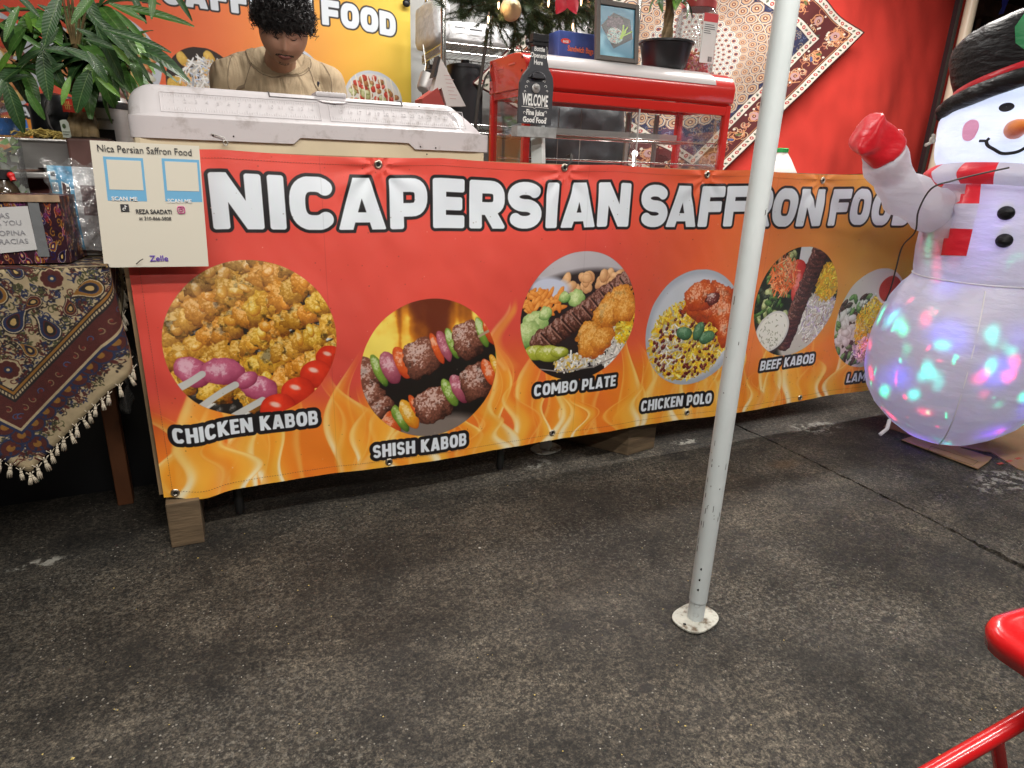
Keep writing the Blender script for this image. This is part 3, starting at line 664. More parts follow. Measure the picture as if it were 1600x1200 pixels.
def paint_boxcloth():
    N = 512; cv = Canvas(N, 256, (.20, .09, .14)); R = RNG(15)
    cs = ((.5, .12, .2), (.55, .38, .12), (.12, .1, .3), (.45, .2, .4), (.6, .3, .1), (.1, .05, .08))
    for k in range(420):
        x, y = R.rand()*N, R.rand()*256; c = cs[R.randint(6)]
        if R.rand() < .35: paisley(cv, x, y, R.uniform(10, 20), R.rand()*6, cs[R.randint(6)], c, cs[R.randint(6)])
        else: curl(cv, x, y, R.uniform(5, 14), R.rand()*6, 3, c)
    return cv
def rug_border(cv, cx, cy, h, w0, w1, R):
    """square frame between half sizes w0 > w1 round (cx, cy)"""
    for sx in range(4):
        ca, sa = ((1, 0), (0, 1), (-1, 0), (0, -1))[sx]
        def T(u, v): return (cx+u*ca-v*sa, cy+u*sa+v*ca)
        mid, th = (w0+w1)/2, (w0-w1)
        n = int(2*mid/(th*1.35))
        for k in range(n+1):
            u = -mid+2*mid*k/n; x, y = T(u, mid)
            if h == 'wide':
                for q in range(16): curl(cv, x+R.uniform(-.6, .6)*th, y+R.uniform(-.35, .35)*th, th*R.uniform(.12, .3), R.rand()*6, th*.035, ((.88, .62, .42), (.8, .5, .38), (.9, .8, .65))[q % 3], .8, R.choice([-1, 1]))
                if k % 2: flower(cv, x, y, th*.25, (.78, .62, .62), (.45, .12, .12), 8); curl(cv, x, y, th*.42, k, th*.05, (.85, .6, .42), 1., 1)
                else:
                    for q in range(3): curl(cv, x+R.uniform(-.2, .2)*th, y+R.uniform(-.2, .2)*th, th*R.uniform(.2, .45), R.rand()*6, th*.05, (.88, .62, .42), .9, R.choice([-1, 1]))
                    cv.ell(x+th*.2, y, th*.16, th*.07, R.rand()*3, col=(.3, .38, .58)); cv.ell(x-th*.2, y-th*.1, th*.14, th*.07, R.rand()*3, col=(.4, .42, .22))
                for q in range(4):
                    a = R.rand()*6.28; cv.ell(x+th*.42*math.cos(a), y+th*.42*math.sin(a), th*.06, col=(.93, .9, .84))
            else:
                cv.ell(x, y, th*.3, th*.24, k, col=(.72, .2, .2)); cv.ell(x, y, th*.12, col=(.9, .85, .8))
                xx, yy = T(u+th*.65, mid); cv.ell(xx, yy, th*.2, th*.1, k, col=(.25, .32, .22)); curl(cv, xx, yy, th*.28, k, th*.07, (.3, .3, .28), .5)
def paint_rug():
    N = 1400; cv = Canvas(N, N, (.93, .91, .86)); R = RNG(9); c = N/2
    rect = lambda w, col: cv.rect(c-w, c-w, c+w, c+w, col)
    rect(700, (.35, .12, .12)); rect(692, (.92, .89, .83)); rug_border(cv, c, c, 'thin', 692, 650, R)
    rect(650, (.25, .1, .1)); rect(645, (.85, .6, .42)); rect(641, (.36, .10, .10)); rug_border(cv, c, c, 'wide', 641, 520, R)
    rect(520, (.25, .1, .1)); rect(515, (.92, .89, .83)); rug_border(cv, c, c, 'thin', 515, 470, R); rect(470, (.25, .1, .1)); rect(466, (.18, .2, .34))
    for k in range(1500):
        x, y = c+R.uniform(-460, 460), c+R.uniform(-460, 460)
        curl(cv, x, y, R.uniform(8, 20), R.rand()*6, 2.5, ((.85, .75, .6), (.75, .45, .35), (.55, .6, .72))[R.randint(3)], .8)
    cv.ell(c, c, 462, col=(.1, .13, .3)); cv.ell(c, c, 300, col=(.86, .84, .78))
    rings = 15
    for j in range(rings):                       # rings of little octagons shrinking towards the middle
        rad = 430*(.86**j); n = 34; s = 6.283*rad/n*.52
        for k in range(n):
            a = 6.283*(k+.5*(j % 2))/n; x, y = c+rad*math.cos(a), c+rad*math.sin(a)
            def oc(q, col): cv.poly([(x+q*1.08*math.cos(a+math.pi/8+i*math.pi/4), y+q*math.sin(a+math.pi/8+i*math.pi/4)) for i in range(8)], col)
            if j < 4:
                oc(s*1.0, (.80, .62, .48) if j % 2 else (.72, .58, .48)); oc(s*.86, (.9, .86, .78)); oc(s*.74, (.14, .17, .34)); oc(s*.64, (.82, .66, .52)); cv.ell(x, y, s*.3, col=(.45, .2, .16)); cv.ell(x, y, s*.13, col=(.95, .9, .8))
            else:
                oc(s*1.05, (.93, .91, .85)); oc(s*.86, (.28, .42, .5) if j % 2 else (.3, .35, .45)); oc(s*.72, (.93, .9, .84)); oc(s*.5, (.62, .35, .25)); cv.ell(x, y, s*.22, col=(.25, .25, .4))
    return cv
def paint_tissue():
    """printed wrap of the tissue pack: blue panel with small marks"""
    W, H = 300, 420; cv = Canvas(W, H, (.80, .80, .81))
    cv.rect(0, 0, 150, H, (.26, .62, .80)); cv.rect(0, 0, 40, H, (.45, .70, .82))
    cv.rect(190, 180, W, 330, (.42, .34, .36))
    cv.rect(10, 350, 46, 392, (.9, .93, .95)); cv.rect(14, 366, 42, 388, (.2, .25, .3)); cv.rect(10, 290, 50, 336, (.86, .9, .92)); cv.rect(16, 298, 44, 328, (.7, .76, .8)); cv.rect(12, 230, 52, 276, (.86, .9, .92))
    cv.poly([(64, 235), (72, 345), (120, 330), (126, 235)], (.93, .93, .92)); cv.poly([(70, 240), (78, 338), (100, 330), (104, 240)], (.3, .1, .1)); cv.rect(104, 240, 124, 318, (.08, .08, .1))
    word(cv, 'LAND', 78, 124, 250, 18, out=.05, t=.12, th=.1)
    for k in range(6): cv.rect(88, 205-k*12, 88+RNG(k).randint(25, 50), 208-k*12, (.15, .35, .5))
    cv.rect(78, 26, 138, 76, (.93, .93, .93))
    for k in range(14): cv.rect(83+k*3.6, 34, 83+k*3.6+1+(k % 3), 70, (.2, .2, .2))
    return cv
def paint_saladpic():
    W, H = 260, 420; cv = Canvas(W, H, (.30, .58, .68)); R = RNG(3)
    Y, X = np.mgrid[0:H, 0:W]; cv.a[:] = np.array([.22, .5, .62])+(.35*sst(.4, .8, fbm(H, W, 120, 3, 2)))[..., None]*np.array([.9, .8, .7])
    cv.poly([(10, 250), (105, 70), (250, 170), (225, 330), (100, 370)], (.06, .07, .09)); cv.clip = None
    for k in range(70): cv.lump(R.uniform(60, 170), R.uniform(250, 330), 16, 9, R.rand()*3, (.1, .05, .08), (.4, .3, .35), .2, k, .1, .3)
    rice(cv, 115, 180, 60, 65, 500, [(.75, .9, .88), (.6, .8, .8), (.8, .5, .45), (.9, .95, .9)], 5, 6, 3)
    for k in range(8): cv.line([(165+R.uniform(-12, 12), 180+R.uniform(-20, 10)), (195+R.uniform(-40, 50), 250+R.uniform(-40, 40))], 9, (.62, .78, .2))
    return cv
# ================================================================== SETTING
def ground_mat():
    m = mat('old_asphalt', (.045, .040, .034), .82); t = m.node_tree; b = t.nodes['Principled BSDF']; N = t.nodes.new; L = t.links.new
    geo = N('ShaderNodeNewGeometry'); P = geo.outputs['Position']
    def noise(s, d=6, r=.6): n = N('ShaderNodeTexNoise'); n.inputs['Scale'].default_value = s; n.inputs['Detail'].default_value = d; n.inputs['Roughness'].default_value = r; L(P, n.inputs[0]); return n.outputs[0]
    def ramp(src, p0, p1, c0, c1): r = N('ShaderNodeValToRGB'); r.color_ramp.elements[0].position = p0; r.color_ramp.elements[1].position = p1; r.color_ramp.elements[0].color = (*c0, 1); r.color_ramp.elements[1].color = (*c1, 1); L(src, r.inputs[0]); return r.outputs[0]
    def mix(f, a, c, mode='MIX'):
        x = N('ShaderNodeMix'); x.data_type = 'RGBA'; x.blend_type = mode
        if isinstance(f, float): x.inputs[0].default_value = f
        else: L(f, x.inputs[0])
        for i, q in ((6, a), (7, c)):
            if isinstance(q, tuple): x.inputs[i].default_value = (*q, 1)
            else: L(q, x.inputs[i])
        return x.outputs[2]
    def math_(op, a, c=0.):
        x = N('ShaderNodeMath'); x.operation = op; x.use_clamp = True
        for i, q in ((0, a), (1, c)):
            if isinstance(q, (int, float)): x.inputs[i].default_value = q
            else: L(q, x.inputs[i])
        return x.outputs[0]
    base = ramp(noise(2.4, 9, .72), .38, .62, (.0125, .0115, .0102), (.046, .0425, .037))
    grit = ramp(noise(62, 5, .85), .43, .59, (.16, .155, .15), (2.7, 2.6, 2.4))
    fineg = ramp(noise(150, 3, .85), .42, .58, (.15, .145, .14), (2.6, 2.5, 2.35)); g2_ = mix(.35, grit, fineg); calm = ramp(noise(1.15, 6, .7), .36, .56, (.55, .55, .55), (1, 1, 1)); c = mix(1., base, mix(calm, (.85, .84, .83), g2_), 'MULTIPLY')
    c = mix(1., c, ramp(noise(6.5, 7, .7), .36, .64, (.60, .60, .59), (1.36, 1.35, 1.31)), 'MULTIPLY')
    for vs_, lo_v, hi_v in ((150, .62, 1.42), (300, .5, 1.6)):      # single stones of the aggregate
        va_ = N('ShaderNodeTexVoronoi'); va_.inputs['Scale'].default_value = vs_; L(P, va_.inputs[0]); sc_ = N('ShaderNodeSeparateColor'); L(va_.outputs['Color'], sc_.inputs[0])
        c = mix(1., c, ramp(sc_.outputs[0], .1, .95, (lo_v, lo_v*.98, lo_v*.96), (hi_v, hi_v*.98, hi_v*.95)), 'MULTIPLY')
    # pale aggregate worn through
    wear = math_('MULTIPLY', ramp(noise(1.6, 7, .65), .44, .62, (0, 0, 0), (1, 1, 1)), ramp(noise(75, 5, .8), .52, .62, (0, 0, 0), (1, 1, 1)))
    c = mix(math_('MULTIPLY', wear, .7), c, (.20, .185, .155))
    vo = N('ShaderNodeTexVoronoi'); vo.inputs['Scale'].default_value = 70; L(P, vo.inputs[0])
    st = math_('MULTIPLY', ramp(vo.outputs['Distance'], .13, .17, (1, 1, 1), (0, 0, 0)), ramp(noise(9, 4), .5, .6, (0, 0, 0), (1, 1, 1)))
    c = mix(math_('MULTIPLY', st, .7), c, (.30, .28, .24))
    # dark pits
    v2 = N('ShaderNodeTexVoronoi'); v2.inputs['Scale'].default_value = 34; v2.inputs['Randomness'].default_value = 1; L(P, v2.inputs[0])
    pit = math_('MULTIPLY', ramp(v2.outputs['Distance'], .16, .24, (1, 1, 1), (0, 0, 0)), ramp(noise(2.7, 3), .5, .58, (0, 0, 0), (1, 1, 1)))
    c = mix(math_('MULTIPLY', pit, .7), c, (.016, .014, .012))
    # oil spots, old paint flakes, rust: each at its own place on the ground
    def spot(x, y, rx, ry, soft=.35):
        mp = N('ShaderNodeMapping'); mp.vector_type = 'POINT'; mp.inputs['Location'].default_value = (-x/rx, -y/ry, 0); mp.inputs['Scale'].default_value = (1/rx, 1/ry, 0); L(P, mp.inputs[0])
        ln = N('ShaderNodeVectorMath'); ln.operation = 'LENGTH'; L(mp.outputs[0], ln.inputs[0]); w = N('ShaderNodeMath'); w.operation = 'MULTIPLY_ADD'; L(noise(14, 5), w.inputs[0]); w.inputs[1].default_value = .45; hf = N('ShaderNodeMath'); hf.operation = 'MULTIPLY'; hf.inputs[1].default_value = .5; L(ln.outputs['Value'], hf.inputs[0]); L(hf.outputs[0], w.inputs[2])
        return ramp(w.outputs[0], .65-soft/2, .675, (1, 1, 1), (0, 0, 0))
    flake = ramp(noise(26, 6, .75), .5, .56, (0, 0, 0), (1, 1, 1))
    for q in SPOTS_PALE: c = mix(math_('MULTIPLY', math_('MULTIPLY', spot(*q), flake), .75), c, (.34, .33, .29))
    for q in SPOTS_DARK: c = mix(math_('MULTIPLY', spot(*q, .12), .8), c, (.014, .012, .011))
    c = mix(math_('MULTIPLY', spot(*SPOT_RUST, .5), .35), c, (.11, .06, .025))
    L(c, b.inputs['Base Color'])
    L(ramp(noise(3, 4), .3, .7, (.62, .62, .62), (.9, .9, .9)), b.inputs['Roughness'])
    h1 = math_('ADD', math_('MULTIPLY', noise(110, 4, .8), .6), math_('MULTIPLY', noise(22, 4, .6), .5))
    bm = N('ShaderNodeBump'); bm.inputs['Strength'].default_value = .9; bm.inputs['Distance'].default_value = .006; L(h1, bm.inputs['Height']); L(bm.outputs[0], b.inputs['Normal'])
    return m
def oxy(px, py): q = on(px, py); return q.x, q.y
SPOTS_PALE = [(*oxy(1275, 668), .17, .09), (*oxy(1570, 752), .22, .10), (*oxy(905, 672), .12, .05), (*oxy(60, 880), .10, .03), (*oxy(840, 725), .10, .05), (*oxy(1070, 690), .10, .03)]
SPOTS_DARK = [(*oxy(1145, 888), .02, .012), (*oxy(1160, 835), .018, .012), (*oxy(1388, 968), .026, .013), (*oxy(885, 978), .022, .016), (*oxy(975, 972), .03, .016), (*oxy(975, 848), .022, .012), (*oxy(765, 700), .05, .03), (*oxy(1245, 815), .016, .01), (*oxy(705, 858), .018, .01), (*oxy(300, 1060), .02, .012), (*oxy(1010, 1075), .024, .014)]
SPOT_RUST = (*oxy(1225, 725), .10, .05)
GM = ground_mat()
crack = [oxy(*p) for p in ((1130, 655), (1200, 687), (1277, 725), (1335, 753), (1394, 782), (1461, 815), (1527, 850), (1600, 887), (1700, 938))]
c0, c1 = crack[0], crack[-1]
ext0 = (c0[0]-(c1[0]-c0[0])*22, c0[1]-(c1[1]-c0[1])*22); ext1 = (c1[0]+(c1[0]-c0[0])*25, c1[1]+(c1[1]-c0[1])*25)
line = [ext0]+crack+[ext1]; fine = []
for a, b in zip(line[:-1], line[1:]):
    n = 1 if a is ext0 or b is ext1 else 9
    for k in range(n):
        t = k/n; x, y = a[0]+(b[0]-a[0])*t, a[1]+(b[1]-a[1])*t; j = .004 if n > 1 else 0
        fine.append((x+rnd.uniform(-j, j), y+rnd.uniform(-j, j)))
fine.append(line[-1])
W_ = lambda i: .0045+.0025*math.sin(i*1.3)+(.008 if i > 55 else 0)
near = MB(); far = MB(); bed = MB()
for i in range(len(fine)-1):
    a, b = fine[i], fine[i+1]; wa, wb = W_(i), W_(i+1)
    near.add([(a[0]-wa, a[1], 0), (b[0]-wb, b[1], 0), (-40, b[1], 0), (-40, a[1], 0)], [(0, 1, 2, 3)]); near.add([(a[0]-wa, a[1], 0), (b[0]-wb, b[1], 0), (b[0]-wb, b[1], -.03), (a[0]-wa, a[1], -.03)], [(0, 1, 2, 3)])
    far.add([(a[0]+wa, a[1], .001), (b[0]+wb, b[1], .001), (40, b[1], .001), (40, a[1], .001)], [(0, 3, 2, 1)]); far.add([(a[0]+wa, a[1], .001), (b[0]+wb, b[1], .001), (b[0]+wb, b[1], -.03), (a[0]+wa, a[1], -.03)], [(0, 3, 2, 1)])
bed.box((-40, -40, -.06), (40, 40, -.012))
for nm, q in (('ground', near), ('ground', far)): obj(nm, q, GM, smooth=False)['kind'] = 'structure'
obj('ground_bed', bed, mat('joint_dirt', (.018, .016, .013), .95, bump=(60, .6)), smooth=False)['kind'] = 'structure'
# loose grit: hundreds of chips nobody could count
g = MB()
for k in range(520):
    px, py = rnd.uniform(-100, 1700), 700+500*rnd.random(); p = on(px, py); s = rnd.uniform(.0008, .0022)*(2 if rnd.random() < .05 else 1)
    if p.y > 2.6: continue
    a = rnd.random()*6.28; vs = [(p.x+s*math.cos(a+i*1.57)*rnd.uniform(.6, 1.3), p.y+s*math.sin(a+i*1.57)*rnd.uniform(.6, 1.3), .0008) for i in range(4)]+[(p.x, p.y, s*.9)]
    g.add(vs, [(0, 1, 4), (1, 2, 4), (2, 3, 4), (3, 0, 4)], rnd.choice((0, 0, 1, 1, 2)))
o = obj('grit', g, [mat('grit_pale', (.42, .40, .35)), mat('grit_grey', (.17, .16, .14)), mat('grit_yellow', (.5, .38, .12))], smooth=False); tag(o, 'small pale chips of loose grit scattered over the asphalt', 'grit', kind='stuff')
# ================================================================== THE CANOPY AND ITS LAMPS (overhead)
WHITE_STEEL = mat('white_powder_coat', (.56, .61, .61), .42, nz=(9, .10, (1, 1, .25)), dirt=((.20, .18, .15), 30, .73), bump=(40, .06))
CANVAS = mat('white_canvas', (.62, .62, .60), .8, bump=(30, .2)); CHROME = mat('chrome', (.62, .62, .60), .22, 1.0); DARKHOLE = mat('dark_hole', (.01, .01, .01), .9)
def roof(name, x0, y0, x1, y1, z, zp, label):
    m = MB(); cx, cy = (x0+x1)/2, (y0+y1)/2; c = [(x0, y0, z), (x1, y0, z), (x1, y1, z), (x0, y1, z)]
    m.add(c+[(cx, cy, zp)], [(0, 1, 4), (1, 2, 4), (2, 3, 4), (3, 0, 4)]); return tag(obj(name, m, CANVAS, smooth=False, solid=.004), label, 'canopy')
roof('canopy', -1.6, -1.9, 4.2, 1.02, 2.60, 3.2, 'white pop up canopy over the customers in front of the counter')
roof('canopy', -1.6, 1.06, 4.2, 4.2, 2.60, 3.2, 'white pop up canopy over the kitchen behind the counter')
LEDM = mat('led_tube', (.9, .9, .9), .4, emit=((1, .96, .9), 12))
for (x, y, z, sx, sy, w, c), lo in zip(LAMPS, LAMP_OBJS):
    t = thing('batten_lamp', 'white LED batten hung from the canopy %s' % {.75: 'just in front of the counter', 1.15: 'above the cooler and the cook', 2.75: 'above the inflatable snowman', -.75: 'above the cloth covered table', .2: 'behind the photographer, added as fill light', 3.0: 'before the red curtain'}[x], 'lamp', (x, y, z+.02), 'LED battens under the canopies')
    obj('housing', MB().box((x-sx/2-.03, y-.045, z+.012), (x+sx/2+.03, y+.045, z+.05)), WHITE_STEEL, t, smooth=False)
    [obj('wire', MB().tube([(x+s, y, z+.05), (x+s, y, z+.3)], .002, 5), CHROME, t) for s in (-.5, .5)]
# ================================================================== FRONT BANNER
BANNER_CV = paint_front(); BM = print_mat('banner_vinyl', BANNER_CV, .36, weave=900, wrinkle=(6, .25))
WOOD = mat('pine', (.135, .092, .052), .7, nz=(7, .35, (1, 1, 8)), bump=(30, .2, (1, 1, 6))); WOODEDGE = mat('plywood', (.36, .24, .13), .75, nz=(20, .3, (1, 1, .2)))
GRX = [at(px, 270, 1.83).x for px in (592, 884, 1108, 1288)]
def ban(u, v):
    x = BX0+(BX1-BX0)*u; z = BZ0+(BZ1-BZ0)*v; e = (1-v)
    y = 1.836+.004*math.sin(x*9+v*2)*e+.010*mnoise.noise(V((x*2.2, v*1.6, 1)))+.005*mnoise.noise(V((x*6+v*2, v*4, 4)))+.0022*mnoise.noise(V((x*16+v*9, v*7-x*5, 9)))
    for gx in GRX:
        d = math.hypot(x-gx, (1.04-z)*1.0); a = math.atan2(1.04-z, x-gx+1e-6); y += .0035*math.sin(a*9)*math.exp(-(d/.13)**2)*min(1, d/.02)
    z += .0045*math.sin(x*5.4+1)*e-.007*abs(math.sin((x-.62)*math.pi/.575))*v**3+(.012*math.exp(-((x+.19)/.05)**2)-.008*math.exp(-((x+.09)/.05)**2))*e
    y -= .01*e*math.exp(-((x+.09)/.06)**2)
    return V((x, y, z))
bt = thing('banner', 'long red and orange vinyl banner with round food pictures and the stall name', 'banner', (1.32, 1.83, BZ0))
obj('vinyl', MB().grid(420, 120, ban), BM, bt)
obj('backing_board', MB().box((BX0-.012, 1.856, BZ0+.012), (BX1, 1.868, BZ1-.004)), WOODEDGE, bt, smooth=False)
stitch = mat('stitching', (.22, .08, .05), .8)
sm = MB()
for k in range(420):
    x = BX0+.02+k*.0071
    for zz in (BZ0+.022, BZ1-.02):
        p = ban((x-BX0)/(BX1-BX0), (zz-BZ0)/(BZ1-BZ0)); sm.box((p.x, p.y-.0012, p.z), (p.x+.004, p.y-.0004, p.z+.0008))
for k in range(120):
    z = BZ0+.025+k*.0072; p = ban(.0075, (z-BZ0)/(BZ1-BZ0)); sm.box((p.x, p.y-.0012, p.z), (p.x+.0008, p.y-.0004, p.z+.004))
s_ = obj('stitching', sm, stitch, bt, smooth=False); s_['kind'] = 'stuff'
GROM = mat('brass_grommet', (.55, .50, .42), .3, 1.0)
gm = MB(); gm.lathe([(.0055, .0), (.0062, .003), (.009, .0035), (.0118, .0015), (.012, -.001)], 18, M=Matrix.Rotation(math.pi/2, 4, 'X')); gm = gm.mesh('grommet', [GROM])
hm = MB().lathe([(.0, 0), (.0058, 0)], 12, M=Matrix.Translation((0, -.0006, 0)) @ Matrix.Rotation(math.pi/2, 4, 'X')).mesh('grommet_hole', [DARKHOLE])
for i, (px, py) in enumerate(((592, 257), (884, 262), (1108, 273), (1288, 282), (274, 770), (608, 722), (864, 677), (1076, 646), (1252, 622))):
    p = at(px, py, 1.83); q = ban((p.x-BX0)/(BX1-BX0), (p.z-BZ0)/(BZ1-BZ0))
    o = bpy.data.objects.new('grommet', gm); COL.objects.link(o); o.parent = bt; o.matrix_parent_inverse = bt.matrix_basis.inverted(); o.location = (p.x, q.y-.001, p.z)
    h = bpy.data.objects.new('hole', hm); COL.objects.link(h); h.parent = o; h.location = (0, 0, 0)
CORD = mat('dark_cord', (.05, .045, .04), .7)
p = at(884, 262, 1.83); obj('tie_cord', MB().tube([p+V((0, -.006, 0)), p+V((.01, -.008, .02)), p+V((.022, .01, .04)), p+V((.03, .05, .035))], .0022, 6).tube([p+V((0, -.003, 0)), p+V((.016, -.008, .018)), p+V((.026, .01, .037)), p+V((.03, .05, .03))], .0018, 6), CORD, bt)
# timber blocks that carry the counter
p0 = on(270, 855); p1 = on(320, 848)
b = obj('timber_block', MB().box((-.185, 1.812, 0), (-.100, 2.55, .138)), WOOD, smooth=False, bevel=.003); tag(b, 'wooden block standing under the left end of the long banner', 'wood block', 'wooden blocks under the banner')
a = on(980, 712); c = on(1022, 700); d = (V((-.60, .80, 0))).normalized()*.75
mm = MB(); mm.prism([(a.x, a.y, 0), (c.x, c.y, 0), (c.x, c.y, .125), (a.x, a.y, .125)], d)
b = obj('timber_block', mm, WOOD, smooth=False, bevel=.003); tag(b, 'wooden beam poking out under the middle of the banner beside the canopy leg', 'wood block', 'wooden blocks under the banner')
# ================================================================== COUNTER TABLES behind the banner
PLAST = mat('grey_plastic_top', (.42, .41, .39), .6)
def folding_table(x0, x1, y0, y1, z, label):
    t = thing('folding_table', label, 'table', ((x0+x1)/2, (y0+y1)/2, 0), 'folding tables that make the counter')
    obj('table_top', MB().box((x0, y0, z-.045), (x1, y1, z)), PLAST, t, smooth=False, bevel=.006)
    for x in (x0+.12, x1-.12):
        for y in (y0+.08, y1-.08): obj('leg', MB().tube([(x, y, 0), (x, y, z-.04)], .014, 10), mat_leg, t)
mat_leg = mat('dark_steel', (.06, .06, .06), .4, .6)
folding_table(-.12, 1.0, 1.875, 2.6, .735, 'folding table hidden behind the banner under the white cooler')
folding_table(1.12, 2.75, 2.075, 2.75, .735, 'folding table hidden behind the banner under the red food warmer')
# ================================================================== COOLER
CW = mat('cooler_white', (.575, .55, .565), .38, nz=(3, .05, (.4, 1, 1)), dirt=((.42, .39, .39), 15, .54), bump=(10, .12)); CC = mat('cooler_cream', (.62, .53, .37), .5, nz=(5, .12), dirt=((.3, .23, .14), 30, .68))
ct = thing('cooler', 'big old white ice chest with a ruler moulded in its lid, standing behind the banner', 'cooler', (.33, 2.1, .735))
L0, L1, YF, YB = -.150, .800, 1.92, 2.33
ZB = 1.083
obj('body', MB().box((L0+.006, YF+.007, .74), (L1-.012, YB-.01, ZB+.030)), CC, ct, smooth=False, bevel=.015)
prof = [(0, 0), (-.002, .052), (.012, .062), (.052, .118), (.066, .128), (.10, .131), (.40, .131), (.41, .12), (.41, 0)]
lm = MB(); NX = 60
def endr(u):      # how much the section shrinks near the ends (rounded corners)
    e = min(u, 1-u)*(L1-L0); return max(0, 1-e/.065)
vs = []; npf = len(prof)
for i in range(NX+1):
    u = i/NX; 
    if i < 8: u = (i/8)**1.8*.07
    elif i > NX-8: u = 1-((NX-i)/8)**1.8*.07
    else: u = .07+(i-8)/(NX-16)*.86
    x = L0+(L1-L0)*u; k = endr(u); rr = 1-math.sqrt(max(0, 1-k*k))
    left = u < .5; slope = 0 if left else max(0, (u-.885)/.115)
    for (y, z) in prof:
        zz = z*(1-.42*rr*(z > .055)) if left else z*(1-.55*slope*(z > .055))*(1-.1*rr)
        yy = .2+(y-.2)*(1-.12*rr)
        notch = .016 if (z == 0 and y < .2 and .42 < u < .735) else 0
        vs.append((x, YF+yy, ZB+zz+notch))
fs = [(i*npf+j, (i+1)*npf+j, (i+1)*npf+(j+1) % npf, i*npf+(j+1) % npf) for i in range(NX) for j in range(npf)]
lm.add(vs, fs); lm.f.append(tuple(range(npf))); lm.m.append(0); lm.f.append(tuple(NX*npf+j for j in range(npf))[::-1]); lm.m.append(0)
lid = obj('lid', lm, CW, ct, bevel=.0045, sharp=50)
# slanted face frame: origin, right, up along the slope
SA, SB = V((L0, YF+.012, ZB+.062)), V((L0, YF+.052, ZB+.118)); sn = (SB-SA).normalized(); nrm = V((1, 0, 0)).cross(sn)
def slope(x, t, out=0): return V((x, 0, 0))+V((0, SA.y, SA.z))+sn*(t*(SB-SA).length)+nrm*out
EMB = CW; GAP = mat('shadow_gap', (.12, .11, .11), .8)
rl = MB()
for (a, b_) in ((-.075, .31), (.335, .725)):
    for t in (.02, .86): rl.tube([slope(a, t, .0005), slope(b_, t, .0005)], .0011, 6)
    for x in (a, b_): rl.tube([slope(x, .02, .0005), slope(x, .86, .0005)], .0011, 6)
    n = int((b_-a)/.006)
    for k in range(n):
        x = a+.008+k*.006; h = .16 if k % 4 == 0 else .09
        rl.tube([slope(x, .80, .0004), slope(x, .80-h, .0004)], .0006, 4, cap=False); rl.tube([slope(x, .1, .0004), slope(x, .1+h, .0004)], .0006, 4, cap=False)
ro = obj('ruler', rl, EMB, lid)
k = 1
for (a, b_) in ((-.075, .31), (.335, .725)):
    x = a+.03
    while x < b_-.01: text(str(k), .016, frame(slope(x, .42, .0012), (1, 0, 0), sn), EMB, lid, 'numeral'); x += .0254; k += 1
gp = MB(); top = lambda x, dy, o=.0012: V((x, YF+dy, ZB+.1315+o))
for x in (.185, .545): gp.tube([slope(x, .98, .001), V((x, YF+.064, ZB+.129)), top(x, .10, 0), top(x, .22, 0)], .0016, 6)
gp.tube([slope(.185, .98, .001), slope(.545, .98, .001)], .0013, 6)
obj('hinge_gap', gp, GAP, lid)
lt = MB(); lt.box((.305, YF+.060, ZB+.127), (.39, YF+.14, ZB+.140)); la = obj('latch', lt, CW, lid, smooth=False, bevel=.005)
rb = MB()
for k in range(9): rb.tube([(.314+k*.0085, YF+.072, ZB+.141), (.314+k*.0085, YF+.12, ZB+.141)], .0012, 5)
obj('rib', rb, EMB, lid)
lp = MB(); lp.prism([slope(.305, .95, .001), slope(.32, .84, .003), slope(.348, .80, .004), slope(.376, .84, .003), slope(.39, .95, .001)], nrm*.003); obj('finger_lip', lp, CW, lid, smooth=False, bevel=.001)
sc = MB()
for px, py in ((333, 212), (365, 213), (657, 229), (681, 231), (655, 166), (572, 241) if 0 else (667, 241)):
    q = at(px, py, YF-.001); sc.ball((q.x, q.y, q.z), (.0022, .0016, .0022), 5)
obj('screw', sc, DARKHOLE, ct)
q = at(350, 215, YF-.004); obj('hasp', MB().tube([q+V((-.03, .0, .008)), q+V((-.015, -.002, .004)), q+V((0, -.003, 0)), q+V((.002, -.004, -.008))], .0013, 6).tube([q+V((.002+.005*math.cos(a*.7), -.004, -.013+.006*math.sin(a*.7))) for a in range(10)], .0018, 6), mat('zinc', (.35, .34, .32), .4, .8), ct)
# ================================================================== CANOPY LEGS
def sq_(a, p): return 1/(abs(math.cos(a))**p+abs(math.sin(a))**p)**(1/p)
def leg_foot(t, x, y, r=.058):
    m = MB(); pts = []
    for k in range(40): a = 6.283*k/40; q_ = sq_(a, 2.7); ca, sa = r*1.02*q_*math.cos(a), r*.80*q_*math.sin(a); pts.append((x+ca*.97-sa*.24, y+ca*.24+sa*.97, .003))
    m.prism(pts, (0, 0, .005)); return obj('foot_plate', m, mat_foot, t, smooth=False, bevel=.001)
mat_foot = mat('worn_white_steel', (.42, .42, .37), .6, nz=(14, .2), dirt=((.12, .09, .06), 26, .50), bump=(30, .4))
f = on(1086, 968); R_ = .0215
pt = thing('canopy_pole', 'round white canopy pole standing alone on the asphalt in front of the banner', 'canopy pole', (f.x, f.y, 0), 'white tent poles')
obj('outer_tube', MB().tube([(f.x, f.y, .060), (f.x, f.y, 2.58)], R_, 40), WHITE_STEEL, pt)
obj('inner_tube', MB().tube([(f.x, f.y, .008), (f.x, f.y, .075)], R_*.92, 40), WHITE_STEEL, pt)
fp = leg_foot(pt, f.x, f.y)
vd = (V((0, 0, 0))-V((f.x, f.y, 0))).normalized(); sd = V((-vd.y, vd.x, 0))*-1
hl = MB()
for z in (.100, .128, .158): c_ = V((f.x, f.y, z))+vd*(R_+.0002)+sd*.002; M_ = frame(c_, sd, UP); hl.lathe([(0, .0003), (.0035, .0003)], 12, M=M_)
